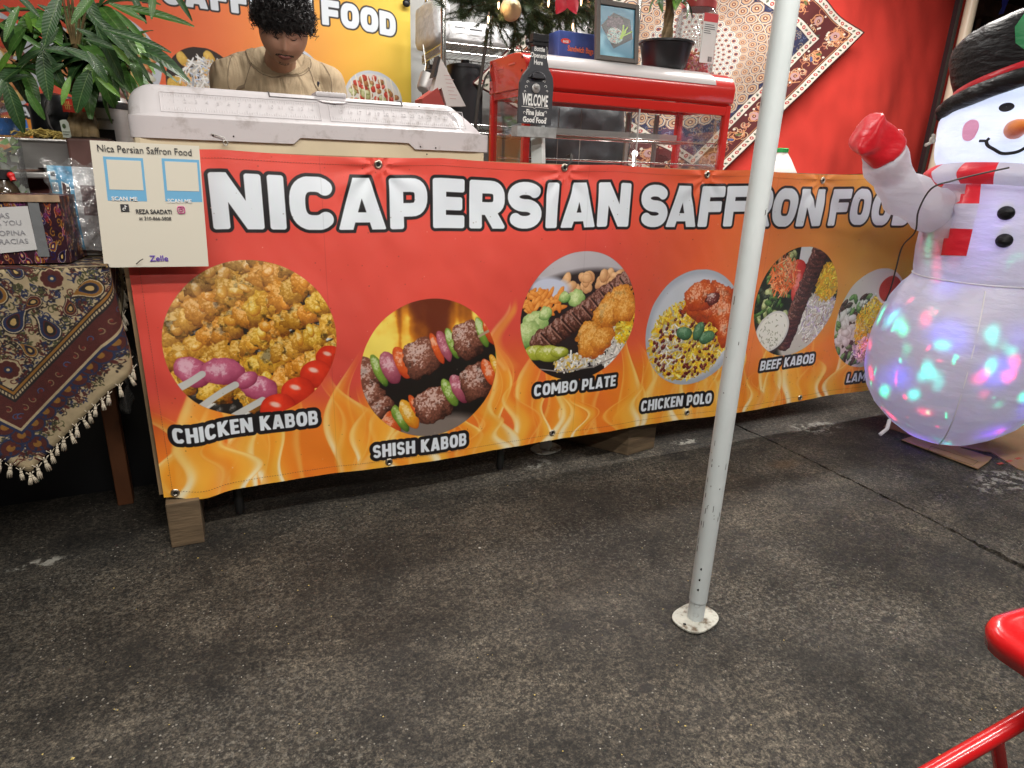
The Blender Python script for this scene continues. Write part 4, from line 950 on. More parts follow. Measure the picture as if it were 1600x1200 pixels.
obj('pin_hole', hl, DARKHOLE, pt)
bl = MB(); 
for z in (.045, .018): c_ = V((f.x, f.y, z+.01))+vd*(R_*.93); M_ = frame(c_, sd, UP); bl.lathe([(.0065, 0), (.006, .002), (.003, .003), (0, .003)], 12, M=M_)
obj('rivet', bl, mat_foot, pt)
sp = MB()
for k in range(34):                       # chips in the paint
    z = rnd.choice((rnd.uniform(.2, 1.2), rnd.uniform(.25, .5))); a = rnd.uniform(-1.1, 1.1); n_ = vd*math.cos(a)+sd*math.sin(a); c_ = V((f.x, f.y, z))+n_*(R_+.0002); M_ = frame(c_, n_.cross(UP)*-1, UP)
    w_, h_ = rnd.uniform(.0004, .0013), rnd.choice((rnd.uniform(.0008, .002), rnd.uniform(.003, .011))); sp.add([M_ @ V((-w_, -h_, 0)), M_ @ V((w_, -h_*.7, 0)), M_ @ V((w_*.7, h_, 0)), M_ @ V((-w_, h_*.8, 0))], [(0, 1, 2, 3)])
o = obj('chip', sp, mat('bare_steel_chip', (.07, .06, .055), .8), pt, smooth=False); o['kind'] = 'stuff'
hx = on(1119, 972); 
obj('plate_hole', MB().lathe([(0, 0), (.004, 0)], 10, M=Matrix.Translation((f.x-.043, f.y-.012, .0087))), DARKHOLE, pt)
g0 = on(850, 700); tp = at(841, 212, 2.03)
pt2 = thing('sign_post', 'white post behind the banner carrying the bottle sign, its foot plate below', 'post', (g0.x, g0.y, 0))
obj('post_tube', MB().tube([(g0.x, 2.04, .008), (tp.x-.004, 2.03, tp.z+.03)], [.026]*2, 4), WHITE_STEEL, pt2, smooth=False)
leg_foot(pt2, g0.x, 2.04, .06)
FRONT = lambda p: frame(p, (1, 0, 0), (0, 0, 1))
WHITEP = mat('white_print', (.82, .82, .80), .6); BLACKP = mat('black_print', (.03, .03, .035), .6)
# ================================================================== FOOD WARMER
RED = mat('red_enamel', (.60, .028, .022), .22, nz=(2, .06), coat=.4); STEEL = mat('brushed_steel', (.50, .49, .48), .42, .65, nz=(3, .1, (1, 1, 12))); GREYTRIM = mat('grey_translucent_trim', (.60, .57, .57), .25, coat=.4)
GLASS = film('warmer_glass', (.98, .985, .985), gloss=.10, rough=.03, haze=.012)
HX0, HX1, HY0, HY1, HZT = .99, 1.865, 2.09, 2.40, 1.405; HZ0 = .738
ht = thing('food_warmer', 'red glass sided food warmer cabinet standing on the counter behind the banner', 'food warmer', (1.46, 2.24, HZ0))
obj('base', MB().box((HX0, HY0, HZ0), (HX1, HY1, 1.0)), RED, ht, smooth=False, bevel=.006)
# canopy of the cabinet: a rounded front with a pale translucent strip
def roofprof(x0, x1, pts, m): m.prism([(x0, y, z) for y, z in pts], (x1-x0, 0, 0))
zt = HZT; pr_red = [(HY0-.004, zt-.105), (HY0-.008, zt-.06), (HY0-.002, zt-.042), (HY0+.015, zt-.020), (HY0+.05, zt-.004), (HY0+.09, zt), (HY1, zt), (HY1, zt-.115), (HY0+.01, zt-.115)]
m = MB(); roofprof(HX0, HX1, pr_red, m); hood = obj('hood', m, RED, ht, bevel=.004, sharp=50)
m = MB(); pr_w = [(HY0-.0075, zt-.050), (HY0-.004, zt-.039), (HY0+.0145, zt-.0165), (HY0+.05, zt-.0015), (HY0+.088, zt+.002), (HY0+.088, zt-.004), (HY0+.05, zt-.01), (HY0+.02, zt-.03)]
roofprof(HX0+.075, HX1-.095, pr_w, m); obj('light_strip', m, GREYTRIM, hood, bevel=.001, sharp=60)
obj('lip', MB().box((HX0+.012, HY0+.004, zt-.150), (HX1-.002, HY0+.022, zt-.118)), RED, ht, smooth=False, bevel=.004)
for (x, y, nm) in ((HX0, HY0, 0), (HX1-.028, HY0, 1), (HX0, HY1-.028, 0), (HX1-.028, HY1-.028, 0)): obj('corner_post', MB().box((x+.002, y+.002, 1.0), (x+.026, y+.026, zt-.115)), RED, ht, smooth=False, bevel=.003)
m = MB()
for z in (zt-.135,): m.box((HX0+.03, HY1-.02, z), (HX1-.03, HY1-.008, z+.02)); m.box((HX0+.006, HY0+.03, z), (HX0+.018, HY1-.03, z+.02)); m.box((HX1-.018, HY0+.03, z), (HX1-.006, HY1-.03, z+.02))
obj('top_rail', m, RED, ht, smooth=False)
for z, y0 in ((1.155, .04), (1.075, .02)):
    m = MB(); m.tube([(HX0+.03, HY0+y0, z), (HX1-.03, HY0+y0, z)], .003, 8).tube([(HX0+.03, HY1-.03, z), (HX1-.03, HY1-.03, z)], .003, 8)
    n = 46
    for k in range(n+1): x = HX0+.032+(HX1-HX0-.064)*k/n; m.tube([(x, HY0+y0, z), (x, HY1-.03, z)], .0012, 5, cap=False)
    obj('wire_rack', m, CHROME, ht)
obj('tray', MB().box((HX0+.06, HY0+.06, 1.160), (HX1-.2, HY1-.06, 1.166)).box((HX0+.06, HY0+.058, 1.160), (HX1-.2, HY0+.062, 1.178)).box((HX0+.06, HY1-.062, 1.160), (HX1-.2, HY1-.058, 1.178)), STEEL, ht, smooth=False)
m = MB(); m.box((HX0+.03, HY0+.004, 1.0), ((HX0+HX1)/2+.02, HY0+.008, zt-.145)); obj('glass_door', m, GLASS, ht, smooth=False)
m = MB(); m.box(((HX0+HX1)/2-.01, HY0+.012, 1.0), (HX1-.03, HY0+.016, zt-.145)); obj('glass_door', m, GLASS, ht, smooth=False)
for x in (HX0+.010, HX1-.014): obj('side_glass', MB().box((x, HY0+.03, 1.0), (x+.004, HY1-.03, zt-.13)), GLASS, ht, smooth=False)
obj('door_edge', MB().box(((HX0+HX1)/2+.0195, HY0+.0025, 1.0), ((HX0+HX1)/2+.0225, HY0+.009, zt-.15)), GREYTRIM, ht, smooth=False)
m = MB()
for k in range(3): x = HX0+.19+k*.1; m.tube([(x, HY1-.012, 1.0), (x, HY1-.012, zt-.14)], .0015, 5)
for x in (HX0+.60, HX0+.74): m.box((x, HY1-.02, 1.0), (x+.016, HY1-.008, zt-.14))
obj('door_frame', m, mat('dull_aluminium', (.30, .30, .29), .4, .8), ht, smooth=False)
vm = MB()
for (px, py, w) in ((773, 92, .04), (801, 84, .04)):       # vents and screws on the side cheek
    p = at(px, py, 2.3 if px < 790 else 2.2); y = p.y; vm.box((HX0-.002, y-.025, zt-.035 if px > 790 else zt-.04), (HX0+.001, y+.025, zt-.03 if px > 790 else zt-.035))
obj('vent', vm, mat('vent_red', (.75, .12, .1), .4), ht, smooth=False)
m = MB()
for y, z in ((2.12, .02), (2.12, .06), (2.125, .1), (2.385, .095), (2.38, .02)): m.ball((HX0-.001, y, zt-z), (.002, .004, .004), 5)
obj('screw', m, DARKHOLE, ht)
BULB = mat('heat_bulb', (1, .9, .8), .3, emit=((1, .97, .9), 14)); p = at(992, 240, 2.27)
bo = obj('heat_lamp', MB().ball((p.x, p.y, p.z), (.011, .011, .013), 10).tube([(p.x, p.y, p.z-.012), (p.x, p.y, 1.0)], .006, 8), BULB, ht)
l = bpy.data.lights.new('heat_lamp_light', 'POINT'); l.energy = .9; l.color = (1, .93, .82); l.shadow_soft_size = .02; lo = bpy.data.objects.new('heat_lamp_light', l); COL.objects.link(lo); lo.location = (p.x-.02, p.y-.03, p.z+.035)
# power cord of the warmer and the black upright cord left of it
tag(obj('power_cord', MB().tube([at(762, 45, 2.42), at(756, 90, 2.42), at(750, 130, 2.42), at(746, 165, 2.42), at(742, 200, 2.42), at(741, 260, 2.42)], .0065, 8).tube([V((HX0-.006, 2.37, 1.335)), at(764, 112, 2.40), at(758, 122, 2.40), at(753, 140, 2.41), at(747, 160, 2.42)], .004, 7), CORD),
    'black power cord hanging down at the left side of the red food warmer', 'cord')
# ================================================================== BOTTLE SIGN
SLATE = mat('slate_board', (.045, .047, .055), .55, nz=(8, .15)); BLK = mat('black_enamel', (.012, .012, .014), .35)
bs = thing('bottle_sign', 'black bottle shaped welcome sign with a bottle opener fixed on the white leg', 'sign', at(838, 195, 1.99))
YS = 1.985; S = lambda px, py: at(px, py, YS)
outl = [(809, 193), (812, 145), (815, 124), (828, 107), (832, 94), (834, 72), (854, 72), (855, 94), (858, 107), (865, 126), (862, 195)]
outl = [(810, 192), (811, 160), (813, 128), (818, 116), (827, 105), (831, 92), (832, 72), (854, 72), (855, 92), (858, 108), (864, 121), (865, 135), (863, 165), (861, 196)]
obj('board', MB().prism([S(*q) for q in outl], (0, .012, 0)), SLATE, bs, smooth=False, bevel=.001)
m = MB(); a, b_ = S(831, 62), S(858, 52); m.box((S(832, 60).x, YS-.006, S(843, 72).z), (S(856, 60).x, YS+.018, S(843, 53).z)); m.box((S(831, 60).x, YS-.009, S(843, 66).z), (S(856, 60).x, YS+.02, S(843, 62).z)); m.ball(S(824, 66), (.007, .007, .009), 8); m.tube([S(824, 66), S(834, 66)], .003, 6)
obj('stopper', m, BLK, bs, smooth=False, bevel=.002)
tx = (S(860, 150)-S(815, 147)).normalized(); ty = V((0, 0, 1)).cross(V((0, 1, 0))); TF = lambda px, py: frame(at(px, py, YS-.0006), (1, 0, -.02), (0, 0, 1))
for s_, px, py, sz in (('Bottle', 843, 80, .017), ('Openers', 841, 90, .017), ('Here', 841, 101, .017)): text(s_, sz*1.1, TF(px, py), WHITEP, bs, offset=.0004, sx=.8)
text('WELCOME', .046, TF(836, 165), WHITEP, bs, offset=.0012, sx=.40)
text('Fine Juice', .022, TF(836, 180), WHITEP, bs, offset=.0007, sx=.75); text('Good Food', .022, TF(835, 191.5), WHITEP, bs, offset=.0007, sx=.8)
m = MB()
for sgn, px in ((1, 822), (-1, 853)):
    for (py, r) in ((128, .005), (136, .006), (143, .004)):
        c_ = at(px+(py-136)*.3*-sgn, py, YS-.001); m.tube([c_+V((sgn*r*(1-t*.12)*math.cos(t*.8), 0, r*(1-t*.12)*math.sin(t*.8))) for t in range(7)], .0008, 4)
for sgn, px in ((1, 819), (-1, 853)):
    for (py, r) in ((176, .005), (186, .005)): c_ = at(px, py, YS-.001); m.tube([c_+V((sgn*r*(1-t*.12)*math.cos(t*.8), 0, r*(1-t*.12)*math.sin(t*.8))) for t in range(7)], .0008, 4)
m.tube([at(815, 166, YS-.001), at(832, 167.5, YS-.001), at(835, 169.5, YS-.001), at(838, 167.5, YS-.001), at(857, 169.5, YS-.001)], .0009, 4)
obj('ornament', m, WHITEP, bs)
m = MB(); c_ = S(838, 132); m.tube([c_+V((.028*math.cos(a), -.005, .010+.024*math.sin(a))) for a in np.linspace(.3, 2.84, 12)], .004, 8); m.box((c_.x-.02, YS-.014, c_.z+.016), (c_.x+.02, YS-.002, c_.z+.030)); obj('bottle_opener', m, mat('cast_iron', (.09, .09, .10), .4, .7), bs, bevel=.002)
m = MB(); m.lathe([(.013, 0), (.014, .004), (.011, .006), (0, .006)], 20, M=frame(at(837, 138, YS), (1, 0, 0), (0, 0, 1))); m.lathe([(.009, .007), (.006, .0105), (0, .0115)], 16, M=frame(at(836, 135, YS), (1, 0, 0), (0, 0, 1))); obj('face_badge', m, STEEL, bs)
GALV = mat('galvanised', (.42, .43, .43), .5, .6, nz=(28, .35))
m = MB(); q0, q1 = at(808, 196, YS-.012), at(868, 216, YS-.012); m.box((q0.x, YS-.016, q1.z), (q1.x, YS-.013, q0.z)); m.box((q0.x, YS-.013, q1.z), (q0.x+.003, YS+.03, q0.z)); m.box((q1.x-.003, YS-.013, q1.z), (q1.x, YS+.03, q0.z)); m.box((q0.x+.003, YS-.013, q1.z), (q1.x-.003, YS+.03, q1.z+.003))
obj('cap_catcher', m, GALV, bs, smooth=False)
# ================================================================== THINGS ON THE WARMER
ZT = HZT+.003
sb = thing('bag_box', 'blue carton of sandwich bags lying on the red food warmer behind the fir garland', 'box', (1.22, 2.3, ZT))
BLUEC = mat('blue_carton', (.06, .12, .42), .45, nz=(6, .5)); q0, q1 = at(872, 84, 2.30), at(936, 55, 2.30)
q0.z = ZT; obj('carton', MB().box((q0.x, 2.30, ZT), (q1.x+.06, 2.38, q1.z)), BLUEC, sb, smooth=False, bevel=.002)
m = MB(); c_ = at(884, 64, 2.2985); m.prism([(c_.x+.02*math.cos(a)*1., 2.2985, c_.z+.009*math.sin(a)) for a in np.linspace(0, 6.28, 13)[:-1]], (0, .001, 0)); obj('red_badge', m, mat('red_print', (.75, .08, .05), .5), sb, smooth=False)
text('BAGS', .0105, frame(at(884, 66.5, 2.2975), (1, 0, 0), (0, 0, 1)), WHITEP, sb, offset=.0006, sx=.9)
text('Sandwich Bags', .026, frame(at(907, 82, 2.2985), (1, 0, -.02), (0, 0, 1)), mat('orange_print', (.75, .22, .08), .5), sb, offset=.0006, sx=.72)
fr = thing('framed_picture', 'dark framed blue food photograph standing on the red food warmer', 'picture frame', (1.36, 2.16, ZT))
FRW = mat('dark_frame', (.10, .085, .075), .45, nz=(10, .2)); Yf = 2.15
x0, x1 = at(934, 60, Yf).x, at(1001, 60, Yf).x; z1 = 1.60; w = .016
Mf = Matrix.Translation((0, Yf, ZT)) @ Matrix.Rotation(-.12, 4, 'X') @ Matrix.Translation((0, -Yf, -ZT))
for a_, b_ in (((x0, Yf, ZT), (x0+w, Yf+.016, z1)), ((x1-w, Yf, ZT), (x1, Yf+.016, z1)), ((x0+w, Yf, ZT), (x1-w, Yf+.016, ZT+w)), ((x0+w, Yf, z1-w), (x1-w, Yf+.016, z1))): obj('frame_side', MB().box(a_, b_, M=Mf), FRW, fr, smooth=False, bevel=.002)
SAL = print_mat('salad_photo', paint_saladpic(), .25); m = MB(); m.grid(1, 1, lambda u, v: Mf @ V((x0+w+(x1-x0-2*w)*u, Yf+.007, ZT+w+(z1-ZT-2*w)*v))); obj('photograph', m, SAL, fr, smooth=False)
# ------------------------------------------------------------------ leaves
LEAFG = [mat('leaf_dark', (.022, .066, .018), .45, nz=(9, .4), coat=.05), mat('leaf_mid', (.045, .125, .020), .45, nz=(9, .35), coat=.05), mat('leaf_light', (.11, .25, .03), .45, nz=(9, .3), coat=.05)]
for lm_ in LEAFG:          # pale midrib and herringbone veins
    t_ = lm_.node_tree; N_ = t_.nodes.new; K_ = t_.links.new; b_ = t_.nodes['Principled BSDF']; src_ = b_.inputs['Base Color'].links[0].from_socket
    sx_ = N_('ShaderNodeSeparateXYZ'); K_(t_.nodes['Texture Coordinate'].outputs['Object'], sx_.inputs[0]); ab = N_('ShaderNodeMath'); ab.operation = 'ABSOLUTE'; K_(sx_.outputs[1], ab.inputs[0])
    mr = N_('ShaderNodeMapRange'); mr.inputs[1].default_value = .003; mr.inputs[2].default_value = .010; mr.inputs[3].default_value = .45; mr.inputs[4].default_value = 0; K_(ab.outputs[0], mr.inputs[0])
    ma = N_('ShaderNodeMath'); ma.operation = 'MULTIPLY_ADD'; ma.inputs[1].default_value = -.9; K_(ab.outputs[0], ma.inputs[0]); K_(sx_.outputs[0], ma.inputs[2]); si = N_('ShaderNodeMath'); si.operation = 'SINE'; mu = N_('ShaderNodeMath'); mu.operation = 'MULTIPLY'; mu.inputs[1].default_value = 95; K_(ma.outputs[0], mu.inputs[0]); K_(mu.outputs[0], si.inputs[0])
    pw = N_('ShaderNodeMapRange'); pw.inputs[1].default_value = .80; pw.inputs[2].default_value = 1; pw.inputs[4].default_value = .07; K_(si.outputs[0], pw.inputs[0]); ad_ = N_('ShaderNodeMath'); ad_.operation = 'MAXIMUM'; K_(mr.outputs[0], ad_.inputs[0]); K_(pw.outputs[0], ad_.inputs[1])
    mx_ = N_('ShaderNodeMix'); mx_.data_type = 'RGBA'; K_(ad_.outputs[0], mx_.inputs[0]); K_(src_, mx_.inputs[6]); mx_.inputs[7].default_value = (.20, .30, .10, 1); K_(mx_.outputs[2], b_.inputs['Base Color'])
    bm_ = N_('ShaderNodeBump'); bm_.inputs['Strength'].default_value = .12; bm_.inputs['Distance'].default_value = .004; K_(si.outputs[0], bm_.inputs['Height']); K_(bm_.outputs[0], b_.inputs['Normal'])
def leaf_mesh(L, wd, droop, mi, curl_=.0):
    m = MB(); n = 8; vs = []
    for i in range(n+1):
        t = i/n; w_ = wd*math.sin(math.pi*min(1, t*.93+.03))**.75*(1-.25*t); a = droop*t*t; x = L*(t-.10*droop*t**3); z = -L*a*.55
        for s in (-1, -.5, 0, .5, 1): vs.append((x, s*w_, z+abs(s)*w_*.38+.004*math.sin(i*2.6+s*3)*abs(s)))
    m.add(vs, [(i*5+j, (i+1)*5+j, (i+1)*5+j+1, i*5+j+1) for i in range(n) for j in range(4)])
    return m.mesh('leaf', [LEAFG[mi]])
LEAVES = {mi: [leaf_mesh(1, wd, dr, mi) for wd, dr in ((.17, .5), (.15, .9), (.19, 1.2), (.14, .25))] for mi in range(3)}
def add_leaf(parent, p, d, L, up=UP, mi=None, name='leaf'):
    d = V(d).normalized(); x = d; z = (V(up)-x*V(up).dot(x)); z = z.normalized() if z.length > .05 else x.orthogonal().normalized(); y = z.cross(x)
    M_ = Matrix(((x.x, y.x, z.x, p[0]), (x.y, y.y, z.y, p[1]), (x.z, y.z, z.z, p[2]), (0, 0, 0, 1))) @ Matrix.Diagonal((L, L, L, 1))
    mi = rnd.choice((0, 0, 1, 1, 2)) if mi is None else mi
    o = bpy.data.objects.new(name, rnd.choice(LEAVES[mi])); COL.objects.link(o); o.parent = parent; o.matrix_parent_inverse = parent.matrix_basis.inverted(); o.matrix_basis = M_
    return o
BARK = mat('money_tree_bark', (.17, .115, .05), .7, nz=(18, .45, (1, 1, 3)), bump=(30, .5)); STEMG = mat('green_stem', (.05, .09, .025), .5)
def whorl(parent, c, axis, L, n=6, spread=.5, mi=None, a0=0):
    axis = V(axis).normalized(); u = axis.orthogonal().normalized(); v = axis.cross(u)
    for k in range(n):
        a = a0+6.283*k/n+rnd.uniform(-.2, .2); d = (u*math.cos(a)+v*math.sin(a))*1+axis*spread*rnd.uniform(.5, 1.3)+V((0, 0, -.35))
        add_leaf(parent, c, d, L*rnd.uniform(.75, 1.1), up=axis*1+UP*.4, mi=mi)
# small money tree in a black pot
sp_ = thing('potted_plant', 'small money tree with a braided trunk in a black pot on the red food warmer', 'plant', (1.52, 2.22, ZT)); Yp = 2.22
BLKPL = mat('black_plastic', (.014, .014, .016), .38)
pc = at(1038, 100, Yp); r1 = (at(1073, 66, Yp).x-at(1004, 66, Yp).x)/2; zr = at(1038, 66, Yp).z; r0 = r1*.72
obj('pot', MB().lathe([(0, ZT), (r0, ZT), (r0*1.12, ZT+.01), (r1*.97, zr-.008), (r1*1.03, zr-.007), (r1*1.03, zr), (r1*.95, zr), (r1*.93, zr-.015), (0, zr-.015)], 40, (pc.x, Yp, 0)), BLKPL, sp_)
for k in range(4):
    ph = k*1.57; obj('trunk', MB().tube([(pc.x+.0+.014*math.cos(ph+t*1.2)*(1-.25*t), Yp+.014*math.sin(ph+t*1.2), zr-.02+t*.055) for t in range(5)], [.012, .011, .010, .0095, .009], 10), BARK, sp_)
for k in range(9):
    a = k*.7; c_ = V((pc.x+.05*math.cos(a)*rnd.uniform(.3, 1.3), Yp+.05*math.sin(a), zr+.15+rnd.uniform(-.03, .10))); obj('stem', MB().tube([(pc.x, Yp, zr+.16), (pc.x+(c_.x-pc.x)*.6, Yp+(c_.y-Yp)*.6, c_.z+.0), c_], .002, 6), STEMG, sp_)
    whorl(sp_, c_, (math.cos(a)*.5, math.sin(a)*.5, .8), .075, 6, .35)
# candy jar
CLEAR = film('clear_plastic', (.93, .94, .94), gloss=.15, rough=.06, haze=.10, bump=(25, .3)); cj = thing('candy_jar', 'clear plastic jar half full of red candies with a pink and white label', 'jar', (1.66, 2.25, ZT)); Yj = 2.26
jc = at(1092, 60, Yj); xl, xr = at(1064, 60, Yj).x, at(1106, 60, Yj).x; rj = (xr-xl)/2+.012; jx = (xl+xr)/2+.004; jt = at(1090, 14, Yj).z
def sq(a, p=4.): return 1/(abs(math.cos(a))**p+abs(math.sin(a))**p)**(1/p)
obj('jar_body', MB().lathe([(0, ZT), (rj*.9, ZT), (rj, ZT+.01), (rj, jt-.03), (rj*.85, jt-.008), (rj*.8, jt)], 40, (jx, Yj, 0), wob=lambda a, z: .12*(sq(a)-1)), CLEAR, cj)
obj('lid', MB().lathe([(rj*.84, jt-.002), (rj*.86, jt+.022), (rj*.8, jt+.026), (0, jt+.026)], 30, (jx, Yj, 0)), mat('red_lid', (.4, .05, .05), .4), cj)
m = MB()
for k in range(240):
    a = rnd.random()*6.28; q = math.sqrt(rnd.random())*rj*.86; z = ZT+.008+rnd.random()*.065*(1-.3*(math.cos(a)))
    m.ball((jx+q*math.cos(a), Yj+q*math.sin(a), z), .0065, 4, rnd.choice((0, 0, 1, 2)))
o = obj('candies', m, [mat('candy_red', (.65, .06, .07), .3), mat('candy_pink', (.8, .3, .3), .3), mat('candy_amber', (.7, .3, .08), .3)], cj); o['kind'] = 'stuff'
q0, q1 = at(1076, 86, Yj-rj-.002), at(1101, 34, Yj-rj-.002); yl = Yj-rj*.98
m = MB().box((jx-.030, yl-.002, ZT+.035), (jx+.034, yl, jt-.028)); obj('label_paper', m, WHITEP, cj, smooth=False)
obj('label_band', MB().box((jx-.031, yl-.003, jt-.055), (jx+.035, yl-.0022, jt-.027)), mat('label_red', (.72, .08, .09), .5), cj, smooth=False)
m = MB()
for k in range(5): m.box((jx-.024, yl-.0028, jt-.066-k*.007), (jx-.024+rnd.uniform(.02, .05), yl-.0021, jt-.064-k*.007))
for k in range(8): m.box((jx+.008+k*.0026, yl-.0028, ZT+.04), (jx+.008+k*.0026+rnd.choice((.0008, .0016)), yl-.0021, ZT+.058))
obj('small_print', m, BLACKP, cj, smooth=False)
# white jug with a green cap, right of the leg
Yk = 2.3; jg = thing('plastic_jug', 'white plastic jug with a green cap behind the banner just right of the canopy leg', 'jug', at(1218, 262, Yk)); c_ = at(1219, 262, Yk); zt_ = at(1218, 238, Yk).z
obj('jug_body', MB().lathe([(0, .737), (.075, .737), (.08, .76), (.08, c_.z-.03), (.062, c_.z+.0), (.042, zt_-.03), (.024, zt_-.004), (.022, zt_+.0)], 28, (c_.x, Yk, 0)), mat('milky_plastic', (.74, .74, .70), .4, sss=.2), jg)
obj('cap', MB().lathe([(.0245, zt_), (.0255, zt_+.016), (.022, zt_+.018), (0, zt_+.018)], 24, (c_.x-.001, Yk, 0)), mat('green_cap', (.03, .38, .10), .4), jg)
# ================================================================== BACK BANNER, CURTAIN WALL
BKM = print_mat('back_vinyl', paint_back(), .5, weave=700, wrinkle=(4, .4)); YBK = 3.6
def bfn(u, v):
    x = KX0+(KX1-KX0)*u; z = KZ0+(KZ1-KZ0)*v-.03*max(0, (u-.8)/.2)**2*v
    return V((x, YBK+.012*mnoise.noise(V((x*2, z*2, 0)))+.002*math.exp(-((x-.95+.6*(1.9-z))/.09)**2)*v, z-.03*v*u*u+.01))
bb = thing('banner', 'orange to yellow vinyl banner hanging behind the cook at the back of the stall', 'banner', (0, YBK, KZ0)); obj('vinyl', MB().grid(120, 40, bfn), BKM, bb)
p = at(635, 5, YBK-.03); obj('tie', MB().ball(p, (.02, .012, .018), 6).tube([p, p+V((.05, .02, .06))], .006, 6), BLKPL, bb)
TENTW = mat('tent_wall', (.60, .61, .60), .8, nz=(2, .08), bump=(5, .4))
x0 = 2.5
def wfn(u, v): x = -1.7+(x0+.10+1.7)*u; return V((x, 3.72+.02*math.sin(x*6)+.01*math.sin(x*17), .02+2.5*v))
tag(obj('tent_wall', MB().grid(60, 6, wfn), TENTW), 'white tent side wall hanging behind the yellow banner', 'tent wall')
# red curtain
REDC = mat('red_cotton', (.66, .045, .030), .9, nz=(3, .08), bump=(160, .10))
YC = 3.25; cl = at(1000, 60, YC).x-.35; ctop = at(1510, 0, YC); cbr = at(1455, 272, YC); cright = at(1490, 130, YC).x; zb = cbr.z-.01
def cfn(u, v):
    x1 = cbr.x+(ctop.x-cbr.x)*v*1.0; x = cl+(x1-cl)*u; z = zb+(2.5-zb)*v+(.02*math.sin(x*3)-.12*(1-u)**3)*(1-v)
    f_ = math.sin((x-cl)*4.2+(z-1)*3.6)*.5+math.sin((x-cl)*9-(z-1)*5.5+1)*.3+.5*mnoise.noise(V((x*3, z*2.2, 3)))+.3*mnoise.noise(V((x*9+z*4, z*4-x*3, 6)))
    return V((x, YC+.042*f_*(.4+.6*(1-abs(u-.5))), z))
tag(obj('red_curtain', MB().grid(150, 70, cfn), REDC), 'big red cotton curtain hung with soft diagonal folds behind the counter', 'curtain')
RUGM = print_mat('printed_tapestry', paint_rug(), .85, weave=300, wrinkle=(5, .4), mul=.84)
rc = at(1355, 50, 3.1); HD = 1.0       # right corner of the tapestry, its half diagonal
bl = at(1140, 265, 3.1); ux = (V((bl.x, 3.1, bl.z))-rc).normalized(); Dc = at(1085, 85, 3.1)-rc; Lr = Dc.length_squared/Dc.dot(ux)
uy = V((-ux.z, 0, ux.x))*1 if ux.x < 0 else V((ux.z, 0, -ux.x))
if uy.z < 0: uy = -uy
vy = (Dc*2-ux*Lr)/Lr
def rfn(u, v):
    p = rc+ux*Lr*u+vy*Lr*v; k = .016*math.sin((p.x-p.z)*9)+.018*mnoise.noise(V((p.x*4, p.z*4, 8)))+.03*math.exp(-((p.x-2.32-.1*math.sin(p.z*3))/.035)**2)
    c_ = cfn(min(1, max(0, (p.x-cl)/(cbr.x-cl))), .3); return V((p.x, 3.13+k, p.z))
tag(obj('tapestry', MB().grid(110, 110, rfn), RUGM, solid=.003), 'square Persian print tapestry with a wine border hung cornerwise on the red curtain', 'tapestry')
# ================================================================== WIRE SHELF with packs
sh = thing('wire_shelf', 'chrome wire shelving unit loaded with plastic wrapped packs behind the cooler', 'shelf', (1.3, 3.2, 0)); Ysh = 3.05
xs0, xs1 = at(693, 60, Ysh).x, 2.05; xb0 = at(659, 60, 3.5).x
for (x, y) in ((xs0, Ysh), (xs1, Ysh), (xb0+.03, 3.5), (xs1, 3.5)):
    m = MB().tube([(x, y, 0), (x, y, 2.1)], .0125, 12)
    for k in range(20): m.tube([(x, y, .1+k*.1), (x, y, .103+k*.1)], .0135, 12)
    obj('post', m, CHROME, sh)
zs = [at(693, 66, Ysh).z, at(693, 192, Ysh).z+.0, at(693, -20, Ysh).z, .35]
for z in zs:
    m = MB()
    for (a_, b_) in (((xs0, Ysh), (xs1, Ysh)), ((xb0, 3.5), (xs1, 3.5)), ((xs0, Ysh), (xb0, 3.5)), ((xs1, Ysh), (xs1, 3.5))):
        for dz in (0, -.035): m.tube([(*a_, z+dz), (*b_, z+dz)], .003, 6)
        n = 22
        for k in range(n): t, t2 = k/n, (k+1)/n; q = lambda t, dz: (a_[0]+(b_[0]-a_[0])*t, a_[1]+(b_[1]-a_[1])*t, z+dz); m.tube([q(t, 0), q((t+t2)/2, -.035), q(t2, 0)], .0018, 4, cap=False)
    for k in range(34): t = k/33; m.tube([(xs0+(xs1-xs0)*t, Ysh, z+.003), (xb0+(xs1-xb0)*t, 3.5, z+.003)], .0018, 4, cap=False)
    obj('wire_rack', m, CHROME, sh)
WRAP = mat('plastic_wrap', (.64, .65, .66), .42, bump=(24, .9), nz=(12, .14))
def pack(a_, b_, label, m_=WRAP, nm='wrapped_pack', cat='pack'):
    M_ = MB(); nx, ny = 14, 8; a_, b_ = V(a_), V(b_)
    c_ = (a_+b_)/2; h = (b_-a_)/2; n = 18; vs = []
    for j in range(n+1):
        t = math.pi*j/n
        for i in range(2*n):
            a = math.pi*i/n; d = V((math.sin(t)*math.cos(a), math.sin(t)*math.sin(a), math.cos(t))); e = [math.copysign(abs(k)**.35, k) for k in d]; w_ = 1+.05*mnoise.noise(V(e)*3+a_*5)
            vs.append((c_.x+h.x*e[0]*w_, c_.y+h.y*e[1]*w_, max(a_.z, c_.z+h.z*e[2]*w_)))
    M_.add(vs, [(j*2*n+i, (j+1)*2*n+i, (j+1)*2*n+(i+1) % (2*n), j*2*n+(i+1) % (2*n)) for j in range(n) for i in range(2*n)])
    return tag(obj(nm, M_, m_, sharp=80), label, cat)
z = zs[0]+.006
o = pack((xs0+.02, Ysh+.03, z), (xs0+.36, 3.4, z+.10), 'flat white pack in crinkled film on the middle wire shelf right of the chrome post', nm='wrapped_pack')
o['group'] = 'wrapped packs on the wire shelf'
